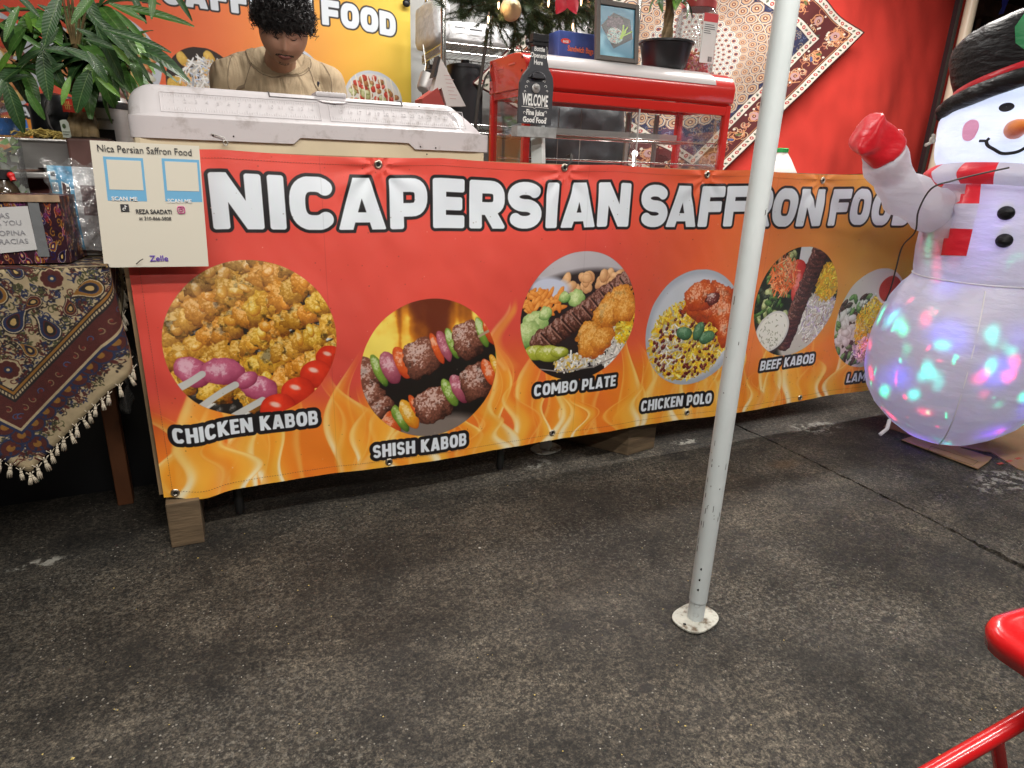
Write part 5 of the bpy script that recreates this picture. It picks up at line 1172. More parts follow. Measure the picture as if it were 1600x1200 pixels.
obj('printed_code', MB().box((xs0+.06, Ysh+.018, z+.062), (xs0+.11, Ysh+.0195, z+.066)).box((xs0+.13, Ysh+.018, z+.058), (xs0+.19, Ysh+.0195, z+.064)).box((xs0+.21, Ysh+.018, z+.052), (xs0+.25, Ysh+.0195, z+.062)), BLACKP, o, smooth=False)
o2 = pack((xb0+.02, 3.10, z), (xs0-.02, 3.45, z+.19), 'tall crinkled white film pack of cups at the left end of the wire shelf'); o2['group'] = 'wrapped packs on the wire shelf'
o3 = pack((xs0+.40, Ysh+.05, z), (xs0+.8, 3.4, z+.20), 'bulging pack of white foam plates on the wire shelf behind the fir garland'); o3['group'] = 'wrapped packs on the wire shelf'
# black pots on the lower shelf
z = zs[1]+.006; Yq = 3.2
for (px0, px1, pt_, lab) in ((700, 752, 102, 'large black lidded cooking pot on the lower wire shelf left of the food warmer'), (660, 694, 112, 'smaller black pot on the lower wire shelf beside the hanging steel cup')):
    a_, b_ = at(px0, 150, Yq), at(px1, 150, Yq); zt_ = at(px0+20, pt_, Yq).z; r = (b_.x-a_.x)/2; c_ = ((a_.x+b_.x)/2, Yq, 0)
    t = thing('cooking_pot', lab, 'pot', (c_[0], Yq, z)); obj('pot_body', MB().lathe([(0, z), (r*.96, z), (r, z+.01), (r, zt_-.012)], 30, c_), BLKPL, t)
    obj('lid', MB().lathe([(r*1.03, zt_-.014), (r*1.03, zt_-.004), (r*.9, zt_+.002), (r*.3, zt_+.010), (.02, zt_+.012), (.02, zt_+.024), (0, zt_+.026)], 30, c_), BLKPL, t)
mc = at(665, 130, 2.95); t = thing('steel_cup', 'small steel measuring cup hanging on a string from the wire shelf', 'cup', mc); Mt = Matrix.Translation(mc) @ Matrix.Rotation(.45, 4, 'Y') @ Matrix.Rotation(-.25, 4, 'X')
obj('cup_body', MB().lathe([(0, -.034), (.026, -.034), (.030, -.028), (.033, .03), (.034, .034), (.031, .032), (.028, -.026), (0, -.028)], 26, M=Mt), STEEL, t)
obj('string', MB().tube([at(662, 120, 2.95), at(665, 100, 2.97), at(661, 70, 3.03)], .0015, 5), WHITEP, t)
# open carton of paper behind the cooler
t = thing('paper_carton', 'tipped carton of printed white paper sheets standing behind the right end of the cooler', 'carton', at(700, 160, 2.6)); Yq = 2.62
RC = mat('red_carton', (.42, .06, .05), .6); pg = [at(687, 87, Yq), at(726, 163, Yq), at(704, 160, Yq), at(681, 135, Yq), at(676, 146, Yq), at(679, 120, Yq)]
obj('paper_stack', MB().prism([at(687, 87, Yq), at(728, 166, Yq), at(698, 166, Yq), at(690, 137, Yq), at(676, 147, Yq), at(684, 112, Yq)], (0, .05, 0)), mat('paper', (.74, .73, .72), .8, nz=(4, .04)), t, smooth=False)
obj('dark_flap', MB().prism([at(685, 87, Yq-.004), at(689, 90, Yq-.004), at(681, 120, Yq-.004), at(677, 121, Yq-.004)], (0, .05, 0)), BLACKP, t, smooth=False)
obj('carton_side', MB().prism([at(660, 154, Yq-.006), at(684, 137, Yq-.006), at(697, 170, Yq-.006), at(660, 170, Yq-.006)], (0, .10, 0)), RC, t, smooth=False)
m = MB()
for k in range(7): a_ = at(694+k*1.5, 118+k*6, Yq-.002); m.box((a_.x, a_.y, a_.z), (a_.x+.025+.01*(k % 2), a_.y+.001, a_.z+.0022))
obj('faint_print', m, mat('pink_print', (.62, .45, .45), .7), t, smooth=False)
# dark jacket seen through the warmer
JK = mat('charcoal_nylon', (.028, .030, .036), .5, nz=(4, .3), bump=(9, .6)); m = MB(); Yj2 = 2.85
o = MB(); cs = [(905, 190, .20, .16), (940, 180, .12, .15), (880, 215, .16, .12), (925, 225, .2, .12), (900, 240, .22, .18)]
for px, py, r1_, r2_ in cs:
    c_ = at(px, py, Yj2); o.ball(c_, (r1_, .13, r2_), 12)
jo = obj('jacket', o, JK); remesh(jo, .022, 5); tag(jo, 'dark grey puffy jacket heaped behind the glass of the food warmer', 'jacket')
t = bpy.data.textures.new('folds', 'CLOUDS'); t.noise_scale = .12; dm = jo.modifiers.new('d', 'DISPLACE'); dm.texture = t; dm.strength = .06; dm.texture_coords = 'GLOBAL'
tb = tag(obj('stool', MB().box((1.25, 2.78, .62), (2.05, 3.0, .66)).tube([(1.3, 2.8, 0), (1.3, 2.8, .62)], .015, 8).tube([(2.0, 2.8, 0), (2.0, 2.8, .62)], .015, 8).tube([(1.3, 2.97, 0), (1.3, 2.97, .62)], .015, 8).tube([(2.0, 2.97, 0), (2.0, 2.97, .62)], .015, 8), mat_leg, smooth=False), 'bench under the dark jacket behind the food warmer', 'bench')
bx = tag(obj('crate', MB().box((1.3, 2.79, .662), (2.0, 2.99, 1.0)), mat('dark_crate', (.03, .03, .035), .6), smooth=False, bevel=.01), 'dark plastic crate on the bench under the jacket', 'crate')
# ================================================================== FIR GARLAND
NEED = [mat('needle_dark', (.018, .045, .016), .6), mat('needle_mid', (.055, .10, .040), .6), mat('needle_tip', (.11, .15, .06), .6)]; TW = mat('twig', (.07, .04, .02), .8)
def spray_mesh(seed):
    r = random.Random(seed); m = MB(); m.tube([(0, 0, 0), (.11, 0, 0)], [.0018, .0006], 4, 3)
    for k in range(230):
        t = r.random(); a = r.random()*6.283; L = .034*(1-.45*t); d = V((.75, math.cos(a), math.sin(a))).normalized(); s = V((0, -math.sin(a), math.cos(a)))*.0010; b_ = V((.004+.108*t, 0, 0)); e = b_+d*L
        m.add([b_-s, b_+s, e], [(0, 1, 2)], r.choice((0, 0, 1, 1, 2)))
    return m.mesh('branch', NEED+[TW], smooth=False)
SPR = [spray_mesh(s) for s in range(4)]
gt_ = thing('fir_garland', 'bushy green fir garland with warm fairy lights hanging over the food warmer', 'garland', at(815, 10, 2.5)); rnd.seed(12)
mainp = [at(708, -10, 2.55), at(770, 2, 2.5), at(830, 8, 2.45), at(900, 4, 2.5), at(945, -15, 2.5)]
obj('twig', MB().tube(mainp, .006, 6), TW, gt_)
for k in range(250):
    t = rnd.random(); u = t*4; i = min(3, int(u)); c_ = mainp[i].lerp(mainp[i+1], u-i)+V((rnd.uniform(-.03, .03), rnd.uniform(-.06, .06), rnd.uniform(-.05, .06)))
    a = rnd.uniform(0, 6.283); d = V((math.cos(a)*.8, rnd.uniform(-.9, .5), math.sin(a)-.25)).normalized()
    if t < .3 and d.z < -.3: d.z *= .5
    u_ = d.orthogonal().normalized(); w_ = d.cross(u_); s_ = rnd.uniform(.8, 1.25)
    o = bpy.data.objects.new('branch', SPR[k % 4]); COL.objects.link(o); o.parent = gt_; o.matrix_parent_inverse = gt_.matrix_basis.inverted(); o.matrix_basis = Matrix(((d.x, u_.x, w_.x, c_.x), (d.y, u_.y, w_.y, c_.y), (d.z, u_.z, w_.z, c_.z), (0, 0, 0, 1))) @ Matrix.Diagonal((s_, s_, s_, 1))
for (px, py) in ((805, 48), (826, 30), (850, 40), (770, 25)):       # lower tufts
    c_ = at(px, py, 2.42)
    for q in range(3):
        d = V((rnd.uniform(-.5, .5), -.3, -1)).normalized(); u_ = d.orthogonal().normalized(); w_ = d.cross(u_)
        o = bpy.data.objects.new('branch', SPR[q]); COL.objects.link(o); o.parent = gt_; o.matrix_parent_inverse = gt_.matrix_basis.inverted(); o.matrix_basis = Matrix(((d.x, u_.x, w_.x, c_.x), (d.y, u_.y, w_.y, c_.y), (d.z, u_.z, w_.z, c_.z), (0, 0, 0, 1)))
FL = mat('fairy_bulb', (1, .8, .6), .3, emit=((1, .62, .32), 4))
for (px, py) in ((763, 30), (895, 41), (779, 8), (908, 3), (857, 5)):
    c_ = at(px, py, 2.36); obj('fairy_light', MB().lathe([(.0028, .010), (.0036, .004), (.003, -.006), (0, -.014)], 8, c_), FL, gt_); obj('bulb_socket', MB().lathe([(.0045, .009), (.0045, .022), (0, .023)], 8, c_), mat_leg, gt_)
    l = bpy.data.lights.new('fairy_glow', 'POINT'); l.energy = .12; l.color = (1, .6, .3); l.shadow_soft_size = .01; lo = bpy.data.objects.new('fairy_glow', l); lo.location = c_+V((0, -.02, -.008)); COL.objects.link(lo)
GL = mat('gold_glitter', (.44, .37, .22), .40, .7, bump=(380, 1.)); b_ = at(798, 15, 2.36)
bo = thing('gold_bauble', 'gold glitter ball hanging in the fir garland', 'bauble', b_); obj('ball', MB().ball(b_, .0375, 20), GL, bo); obj('cap', MB().lathe([(.008, .035), (.008, .047), (0, .048)], 10, b_), CHROME, bo)
RP = mat('red_velvet', (.55, .01, .03), .7, sheen=.6); po = thing('poinsettia', 'red cloth poinsettia bloom stuck at the top of the fir garland', 'ornament', at(880, -8, 2.36)); c_ = at(880, -12, 2.34)
for k in range(6):
    a = 2.2+k*1.05; d = V((math.cos(a), -.25, math.sin(a))).normalized(); u_ = V((-math.sin(a), 0, math.cos(a))); L_ = .085
    obj('petal', MB().grid(4, 6, lambda u, v: c_+d*L_*v+u_*(u-.5)*.055*math.sin(math.pi*min(1, v*.9+.08))+V((0, -.02*math.sin(v*3)+.012*abs(u-.5), 0))), RP, po)
# ================================================================== LEFT: CLOTH COVERED TABLE
WALNUT = mat('stained_wood', (.15, .055, .022), .5, nz=(6, .35, (1, 1, .3)))
ZTB = .795; TX1, TY0, TY1 = -.222, 1.75, 2.2
lt_ = thing('side_table', 'dark brown wooden table under the paisley cloth left of the banner', 'table', (-.75, 1.97, 0))
obj('table_top', MB().box((-1.35, TY0+.02, ZTB-.03), (TX1-.015, TY1, ZTB-.004)), WALNUT, lt_, smooth=False)
for (x, y) in ((-.345, 2.128), (-1.3, 2.128), (-1.3, 1.80)): obj('leg', MB().box((x, y, 0), (x+.043, y+.043, ZTB-.03)), WALNUT, lt_, smooth=False, bevel=.003)
TCV = paint_tablecloth(); TCM = print_mat('block_print', TCV, .9, weave=500, wrinkle=(9, .4), mul=.78); TS = .96
ck = at(47, 738, TY0); K0 = (ck.x, ck.z)          # the low corner of the cloth
def drape(s, z):
    """unfolded sheet coordinate to the cloth in space: front face, rounded corner, right side"""
    drop = max(0, ZTB-z); e = TX1; r = .035; out = .012*math.sin(s*21+z*3)*min(1, drop/.25)+.010*math.sin(s*9+1)*min(1, drop/.25)+.05*drop*drop
    if s < e-r: x, y, nx, ny = s, TY0, 0, -1
    elif s < e-r+r*1.5708: a = (s-(e-r))/r; x, y, nx, ny = e-r+r*math.sin(a), TY0+r-r*math.cos(a), math.sin(a), -math.cos(a)
    else: x, y, nx, ny = e, TY0+r+(s-(e-r+r*1.5708)), 1, 0
    k = math.exp(-((s-e)/.05)**2)*min(1, drop/.2)*.030
    return V((x+nx*(out+k), y+ny*(out+k), z))
tcl = MB(); NN = 110; LL = 1.3; idx = {}
for j in range(NN+1):
    for i in range(NN+1):
        a, b_ = LL*i/NN, LL*j/NN; s = K0[0]+(a-b_)*.7071; z = K0[1]+(a+b_)*.7071
        if z <= ZTB+.012 and s > -1.4 and s < TX1+.5:
            idx[i, j] = len(tcl.v); tcl.v.append(tuple(drape(s, min(z, ZTB+.001)))); tcl.uv[idx[i, j]] = ((a-.012)/TS, (b_-.012)/TS)
for j in range(NN):
    for i in range(NN):
        q = [(i, j), (i+1, j), (i+1, j+1), (i, j+1)]
        if all(k in idx for k in q): tcl.f.append(tuple(idx[k] for k in q)); tcl.m.append(0)
cl_ = obj('tablecloth', tcl, TCM, solid=.0015); tag(cl_, 'cream tablecloth with blue and wine paisley print and a tasselled hem on the left table', 'tablecloth')
tp_ = MB(); tp_.grid(30, 16, lambda u, v: V((-1.36+(TX1+1.36)*u, TY0+(TY1-TY0)*v, ZTB+.002+.001*math.sin(u*40))), uvf=lambda u, v: ((.5+u*.7+v*.25) % 1.0, (.35+v*.3+u*.0)))
obj('cloth_top', tp_, TCM, cl_)
TASC = mat('cream_yarn', (.50, .44, .34), .9, bump=(200, .4))
tm = MB(); tm.tube([(0, 0, .004), (0, 0, -.012)], .0022, 6); tm.ball((0, 0, -.014), (.0055, .0055, .006), 6)
for k in range(7):
    a = k*.9; tm.tube([(.002*math.cos(a), .002*math.sin(a), -.016), (.005*math.cos(a), .005*math.sin(a), -.030), (.0065*math.cos(a+.3), .0065*math.sin(a+.3), -.046)], [.0022, .0026, .0014], 5)
tm.tube([(-.013, 0, .006), (-.006, 0, -.002), (0, 0, -.010), (.006, 0, -.002), (.013, 0, .006)], .0014, 5)
tme = tm.mesh('tassel', [TASC]); k = 0
for side in (0, 1):
    a = .0
    while a < .98:
        s = K0[0]+(a if side == 0 else -a)*.7071; z = K0[1]+a*.7071
        if z < ZTB-.01 and s < TX1+.42 and s > -.75:
            o = bpy.data.objects.new('tassel', tme); COL.objects.link(o); o.parent = cl_; o.location = drape(s, z)+V((0, 0, -.002)); o.rotation_euler = (rnd.uniform(-.2, .2), rnd.uniform(-.35, .35), rnd.uniform(-.6, .6)); sc_ = rnd.uniform(.6, .8); o.scale = (sc_,)*3
        a += .0225
# black plastic hanging behind the table corner
m = MB(); m.grid(8, 24, lambda u, v: (lambda c_: V((c_.x+(u-.5)*.035*(1-.5*v)+.01*math.sin(v*12+u*4), c_.y+.01*math.sin(u*6+v*9), c_.z)))(at(192+6*math.sin(v*5)+20*v*.6, 530+115*v, 2.02)))
tag(obj('plastic_strip', m, film('grey_film', (.5, .5, .5), .3, .15, .35, (.2, .2, .2), (30, .6)), solid=.001), 'twisted strip of clear plastic hanging beside the brown table leg', 'plastic strip')
# covered box with a taped note
YB_ = 1.80; BXM = print_mat('box_paisley', paint_boxcloth(), .35, wrinkle=(20, .3), mul=.9, ext='REPEAT')
bxr = at(100, 400, YB_).x; zbt = at(60, 311, YB_).z
cb = thing('covered_box', 'box covered in dark paisley fabric with a taped handwritten note on its front', 'box', (-.5, YB_+.1, ZTB))
m = MB(); x0_, x1_ = -.72, at(72, 360, YB_).x+.035
m.grid(1, 1, lambda u, v: V((x0_+(x1_-x0_)*u, YB_, ZTB+.006+(zbt-ZTB)*v)), uvf=lambda u, v: (u*1.5, v*.62))
xd = bxr+.03; m.grid(1, 1, lambda u, v: V((x1_+(xd-x1_)*u, YB_+.13*u, ZTB+.006+(zbt-ZTB)*v)), uvf=lambda u, v: (.3+u*.45, v*.62))
m.grid(1, 1, lambda u, v: V((x0_+(xd-x0_)*u if v > .5 else x0_+(x1_-x0_)*u, YB_+.13*v, zbt+.006)), uvf=lambda u, v: (u, v*.4))
obj('box_body', m, BXM, cb, smooth=False)
obj('lid_edge', MB().box((x0_, YB_-.004, zbt-.006), (x1_+.002, YB_-.001, zbt+.009)), mat('box_trim', (.32, .22, .14), .5, nz=(30, .4)), cb, smooth=False)
GT = mat('duct_tape', (.20, .21, .22), .35, .3, bump=(18, .5)); PAPER = mat('paper_note', (.50, .50, .50), .8, bump=(12, .3))
a_, b_, c_, d_ = at(43, 316, YB_-.002), at(60, 317, YB_-.002), at(78, 401, YB_-.002), at(60, 401, YB_-.002)
obj('tape', MB().add([a_, b_, c_, d_], [(0, 3, 2, 1)]) and None or MB().prism([a_, b_, c_, d_], (0, .001, 0)), GT, cb, smooth=False)
a_, b_, c_, d_ = at(-40, 326, YB_-.0035), at(43, 322, YB_-.0035), at(58, 390, YB_-.0035), at(-40, 400, YB_-.0035)
obj('note', MB().prism([a_, b_, c_, d_], (0, .0012, 0)), PAPER, cb, smooth=False)
INK2 = mat('pen_ink', (.26, .26, .28), .7)
for s_, px, py, sz in (('GAS', 2, 341, .016), ('TA YOU', 10, 352, .015), ('PROPINA', 12, 368, .0155), ('GRACIAS', 17, 381, .0155)): text(s_, sz, frame(at(px, py, YB_-.0045), (1, 0, .02), (0, 0, 1)), INK2, cb, 'handwriting', sx=1.05)
# tissue pack
tpk = thing('tissue_pack', 'plastic wrapped stack of white napkins with a blue printed panel leaning on the covered box', 'pack', (-.22, 1.93, ZTB)); TIM = print_mat('tissue_print', paint_tissue(), .35, wrinkle=(30, .6))
Yt = 1.90; A0, A1, A2, A3 = at(72, 258, Yt+.03), at(150, 262, Yt+.03), at(166, 392, Yt), at(102, 388, Yt)
def tfn(u, v):
    p = (A3.lerp(A2, u)).lerp(A0.lerp(A1, u), v); return p+V((0, -.02*math.sin(math.pi*u)*math.sin(math.pi*v)+.004*mnoise.noise(p*40), 0))
m = MB().grid(24, 34, tfn); obj('printed_wrap', m, TIM, tpk)
obj('napkins', MB().box((A3.x+.012, Yt+.02, ZTB+.004), (A2.x-.004, Yt+.12, A0.z-.04)), PAPER, tpk, smooth=False, bevel=.01)
m = MB().grid(24, 34, lambda u, v: tfn(u, v*1.06)+V((.012*(u-.5)+.004*math.sin(v*30), -.010-.010*abs(mnoise.noise(V((u*5, v*7, 2)))), .008*math.sin(u*14)*(v > .9)))); obj('clear_wrap', m, film('crinkled_wrap', (.96, .97, .97), .22, .12, .10, (.75, .75, .75), (45, 1.)), tpk)
# sauce bottle
q = at(8, 300, 1.98); t = thing('sauce_bottle', 'dark sauce bottle with a black and red cap behind the covered box', 'bottle', (q.x, 1.98, ZTB)); zt_ = at(8, 270, 1.98).z
obj('bottle_body', MB().lathe([(0, ZTB+.003), (.03, ZTB+.003), (.031, zt_-.05), (.026, zt_-.03), (.018, zt_-.018), (.017, zt_-.01)], 24, (q.x, 1.98, 0)), mat('dark_glass', (.05, .035, .02), .15, coat=.5), t)
obj('cap', MB().lathe([(.022, zt_-.014), (.022, zt_+.004), (.018, zt_+.007), (0, zt_+.007)], 20, (q.x, 1.98, 0)), BLKPL, t)
q2 = at(17, 274, 1.96); obj('spout', MB().ball(q2, (.008, .008, .008), 8).tube([q2, q2+V((.004, -.004, -.012))], .006, 8), mat('red_plastic', (.6, .02, .02), .35), t)
# ---- the raised kitchen board with pans behind
MAR = mat('maroon_laminate', (.115, .030, .028), .45, nz=(5, .25)); Yr = 2.12
zr_ = at(40, 265, Yr).z
rs = thing('side_counter', 'dark red counter cabinet behind the cloth covered table', 'counter', (-.7, 2.3, 0)); obj('under_table_shade', MB().box((-1.58, Yr+.13, .0), (-.15, Yr+.58, .70)), BLKPL, rs, smooth=False); obj('cabinet_front', MB().box((-1.6, Yr+.10, .70), (-.13, Yr+.6, zr_-.02)), MAR, rs, smooth=False, bevel=.004)  # black lower box stands in for the shade under the table
obj('tray_rim', MB().box((-1.6, Yr+.02, zr_-.022), (at(72, 265, Yr).x, Yr+.30, zr_-.006)), STEEL, rs, smooth=False, bevel=.004)
def pan(name, label, px0, px1, pyt, pyb, Y, dep, inset, parts=()):
    t = thing(name, label, 'pan', at((px0+px1)/2, pyb, Y)); a, b_ = at(px0, pyt, Y), at(px1, pyt, Y); zb_ = at((px0+px1)/2, pyb, Y).z
    x0, x1, z1 = a.x, b_.x, (a.z+b_.z)/2; m = MB()
    T = [(x0, Y, z1), (x1, Y, z1), (x1, Y+dep, z1), (x0, Y+dep, z1)]; B = [(x0+inset, Y+inset, zb_), (x1-inset, Y+inset, zb_), (x1-inset, Y+dep-inset, zb_), (x0+inset, Y+dep-inset, zb_)]
    m.add(T+B, [(0, 1, 5, 4), (1, 2, 6, 5), (2, 3, 7, 6), (3, 0, 4, 7), (4, 5, 6, 7)]); obj('pan_body', m, STEEL, t, smooth=False, solid=.0015, bevel=.006)
    m = MB(); e = .008
    for (p_, q_) in ((T[0], T[1]), (T[1], T[2]), (T[2], T[3]), (T[3], T[0])): m.tube([p_, q_], .0045, 8)
    obj('rim', m, STEEL, t); return t, x0, x1, z1
t, x0, x1, z1 = pan('steel_pan', 'stainless steel steam pan with yellow noodles behind the covered box', 12, 112, 219, 262, Yr+.01, .26, .016)
NO = mat('noodle', (.72, .55, .16), .5); m = MB(); rnd.seed(5)
for k in range(140):
    x, y = rnd.uniform(x0+.02, x0+.15), rnd.uniform(Yr+.03, Yr+.2); a = rnd.random()*6.28; h = .022*math.exp(-((x-x0-.06)/.07)**2)+.002
    m.tube([(x+.03*s_*math.cos(a), y+.03*s_*math.sin(a), z1+h+.006*math.sin(s_*3+k)-abs(s_)*.006) for s_ in (-1, -.5, 0, .5, 1)], .0016, 4)
o = obj('noodles', m, NO); tag(o, 'pile of thin yellow noodles heaped over the left side of the steam pan', 'noodles'); o['kind'] = 'thing'
m = MB(); m.grid(16, 10, lambda u, v: V((x0+.13+(x1-x0-.16)*u, Yr+.05+.18*v, z1-.004+.028*math.sin(math.pi*u)*math.sin(math.pi*v)+.010*mnoise.noise(V((u*5, v*5, 1))))))
tag(obj('plastic_bag', m, film('milky_film', (.8, .85, .88), .2, .15, .6, (.70, .74, .76), (30, .8))), 'crumpled milky plastic bag lying in the right side of the steam pan', 'bag')
# clear tub of salad at the very left
q = at(2, 250, Yr-.06); t = thing('salad_tub', 'clear plastic tub of green salad at the left edge beside the steam pan', 'tub', (q.x, q.y, zr_))
zt_ = at(2, 216, Yr-.06).z; zb_ = at(2, 305, Yr-.06).z
m = MB(); r_ = at(38, 250, Yr-.06).x-q.x; zb_ = ZTB+.005
obj('tub_body', MB().lathe([(0, zb_), (r_*.8, zb_), (r_*.95, (zt_+zb_)/2), (r_, zt_), (r_*1.04, zt_+.004)], 28, (q.x, q.y, 0)), CLEAR, t)
m = MB(); rnd.seed(8)
for k in range(90):
    a = rnd.random()*6.28; rr = math.sqrt(rnd.random())*r_*.8; c_ = V((q.x+rr*math.cos(a), q.y+rr*math.sin(a), rnd.uniform(zb_+.03, zt_-.005))); d = V((rnd.uniform(-1, 1), rnd.uniform(-1, 1), rnd.uniform(-1, 1))).normalized(); u_ = d.orthogonal().normalized(); s_ = rnd.uniform(.012, .028)
    m.add([c_-d*s_, c_+u_*s_*.5, c_+d*s_, c_-u_*s_*.5], [(0, 1, 2, 3)], k % 3)
o = obj('salad', m, [mat('lettuce', (.16, .30, .08), .5), mat('lettuce_pale', (.45, .52, .30), .5), mat('cabbage', (.5, .52, .46), .5)], t, smooth=False); o['kind'] = 'stuff'
# bagged bread with a blue label on top
Yg = 2.34; q = at(18, 190, Yg); zt_ = at(18, 166, Yg).z; zb_ = z1
t = thing('labelled_bag', 'clear plastic bag with a blue printed label standing behind the noodles', 'bag', (q.x, q.y, zb_)); M_ = MB(); rb_ = at(42, 190, Yg).x-q.x
M_.lathe([(rb_*.95, zb_), (rb_, zb_+.05), (rb_*.8, zt_-.02), (rb_*.4, zt_+.0), (0, zt_+.004)], 24, (q.x, q.y, 0), wob=lambda a, z: .05*math.sin(a*5+z*60)); obj('bag_body', M_, CLEAR, t)
q0, q1 = at(2, 216, Yg-rb_), at(42, 196, Yg-rb_); M_ = MB(); M_.lathe([(rb_*1.01, zb_+.012), (rb_*1.01, zb_+.055)], 24, (q.x, q.y, 0), wob=lambda a, z: .05*math.sin(a*5+z*60)); obj('label_band', M_, mat('label_blue', (.06, .18, .5), .4, nz=(25, .6), dirt=((.75, .76, .78), 30, .58)), t)
# stainless appliance (slow cooker / urn)
Yu = 2.42; a_, b_ = at(120, 180, Yu), at(204, 180, Yu); cx, r_ = (a_.x+b_.x)/2, (b_.x-a_.x)/2; zt_ = at(165, 163, Yu).z
ur = thing('cooking_urn', 'stainless steel electric urn with a black rim behind the money tree trunks', 'urn', (cx, Yu, zr_-.02))
obj('urn_body', MB().lathe([(0, zr_-.02), (r_*.97, zr_-.02), (r_, zr_), (r_, zt_-.014)], 48, (cx, Yu, 0)), STEEL, ur)
obj('rim', MB().lathe([(r_, zt_-.014), (r_*1.04, zt_-.012), (r_*1.04, zt_+.002), (r_*.98, zt_+.006)], 48, (cx, Yu, 0)), BLKPL, ur)
obj('lid', MB().lathe([(r_*.98, zt_+.004), (r_*.9, zt_+.018), (r_*.4, zt_+.030), (0, zt_+.032)], 48, (cx, Yu, 0)), STEEL, ur)
Mb = frame(at(164, 212, Yu-r_-.002), (1, 0, 0), (0, 0, 1)); q0, q1 = at(156, 218, Yu-r_*.98), at(179, 203, Yu-r_*.98); obj('control_panel', MB().box((q0.x, q0.y-.006, q0.z-.03), (q1.x, q0.y+.012, q1.z)), BLKPL, ur, smooth=False)
q = at(164, 187, Yu-r_*.995); obj('badge', MB().box((q.x-.022, q.y-.002, q.z-.0018), (q.x+.022, q.y+.01, q.z-.0006)).box((q.x-.022, q.y-.002, q.z+.0012), (q.x+.022, q.y+.01, q.z+.0024)), BLACKP, ur, smooth=False)
Yx = 2.5; q = at(85, 170, Yx); kt = thing('black_kettle', 'black electric kettle with a looped cord behind the money tree leaves', 'kettle', (q.x, Yx, zr_-.02)); zt_ = at(85, 150, Yx).z
obj('kettle_body', MB().lathe([(0, zr_-.02), (.066, zr_-.02), (.07, zr_), (.062, zt_-.02), (.05, zt_), (0, zt_+.01)], 30, (q.x, Yx, 0)), BLKPL, kt)
obj('cord', MB().tube([at(74, 158, 2.4), at(71, 175, 2.37), at(76, 195, 2.33), at(84, 208, 2.3), at(95, 213, 2.28), at(104, 212, 2.28)], .0042, 8), CORD, kt)
# ---- the money tree in its planter
PB = mat('planter_brown', (.10, .045, .038), .6, nz=(8, .3)); Ym = 2.10; zp = at(125, 216, Ym).z
mt_ = thing('money_tree', 'tall money tree with drooping leaves and braided trunks in a brown planter', 'plant', (at(125, 216, Ym).x, Ym+.08, zr_-.02)); xa, xb = at(112, 230, Ym).x, at(160, 230, Ym).x
obj('planter', MB().box((xa-.01, Ym, .80), (xb+.02, Ym+.16, zp)), PB, mt_, smooth=False, bevel=.006)
obj('soil', MB().box((xa, Ym+.01, zp), (xb+.01, Ym+.15, zp+.004)), mat('soil', (.03, .02, .012), .95, bump=(40, 1.)), mt_, smooth=False)
tx_ = at(124, 190, Ym+.08)
for (pp, rr) in (((113, 216), .0), ((122, 216), .0), ((136, 216), .0), ((145, 216), .0)):
    b0 = at(pp[0], 216, Ym+.05); k = (pp[0]-128)/16
    pts = [b0, at(pp[0]-3*k, 190, Ym+.06), at(128+k*8, 165, Ym+.07), at(122-k*5, 140, Ym+.07), at(118+k*3, 110, Ym+.08), at(115-k*4, 80, Ym+.08)]
    obj('trunk', MB().tube(pts, [.017, .0155, .013, .011, .009, .007], 12), BARK, mt_)
RB = mat('red_ribbon', (.65, .05, .03), .35, coat=.4); GB = mat('gold_print', (.8, .45, .12), .4)
for px in (107, 137):
    q = at(px, 165, Ym+.03); m = MB(); m.grid(6, 4, lambda u, v: q+V(((u-.5)*.028, -.008*math.sin(math.pi*u), (v-.5)*.032))); rb_ = obj('ribbon', m, RB, mt_); 
    m = MB(); 
    for k in range(3): m.box((q.x-.006+k*.004, q.y-.0105, q.z-.01), (q.x-.0045+k*.004, q.y-.0085, q.z+.01))
    m.box((q.x-.008, q.y-.0105, q.z-.001), (q.x+.008, q.y-.0085, q.z+.001)); obj('gold_mark', m, GB, rb_, smooth=False)
q0 = at(101, 200, Ym+.01); tg = MB(); tg.prism([at(93, 189, Ym+.01), at(97, 187, Ym+.01), at(103, 187, Ym+.01), at(107, 192, Ym+.01), at(112, 215, Ym+.01), at(99, 215, Ym+.01)], (0, .001, 0)); tgo = obj('plant_tag', tg, mat('tag_paper', (.55, .60, .52), .6), mt_, smooth=False)
obj('tag_mark', MB().ball(at(100, 197, Ym+.008), (.004, .001, .006), 6).box(tuple(at(98, 206, Ym+.008)), tuple(at(98, 206, Ym+.008)+V((.016, .001, .0012)))).box(tuple(at(99, 210, Ym+.008)), tuple(at(99, 210, Ym+.008)+V((.012, .001, .0012)))), STEMG, tgo, smooth=False)
rnd.seed(33)
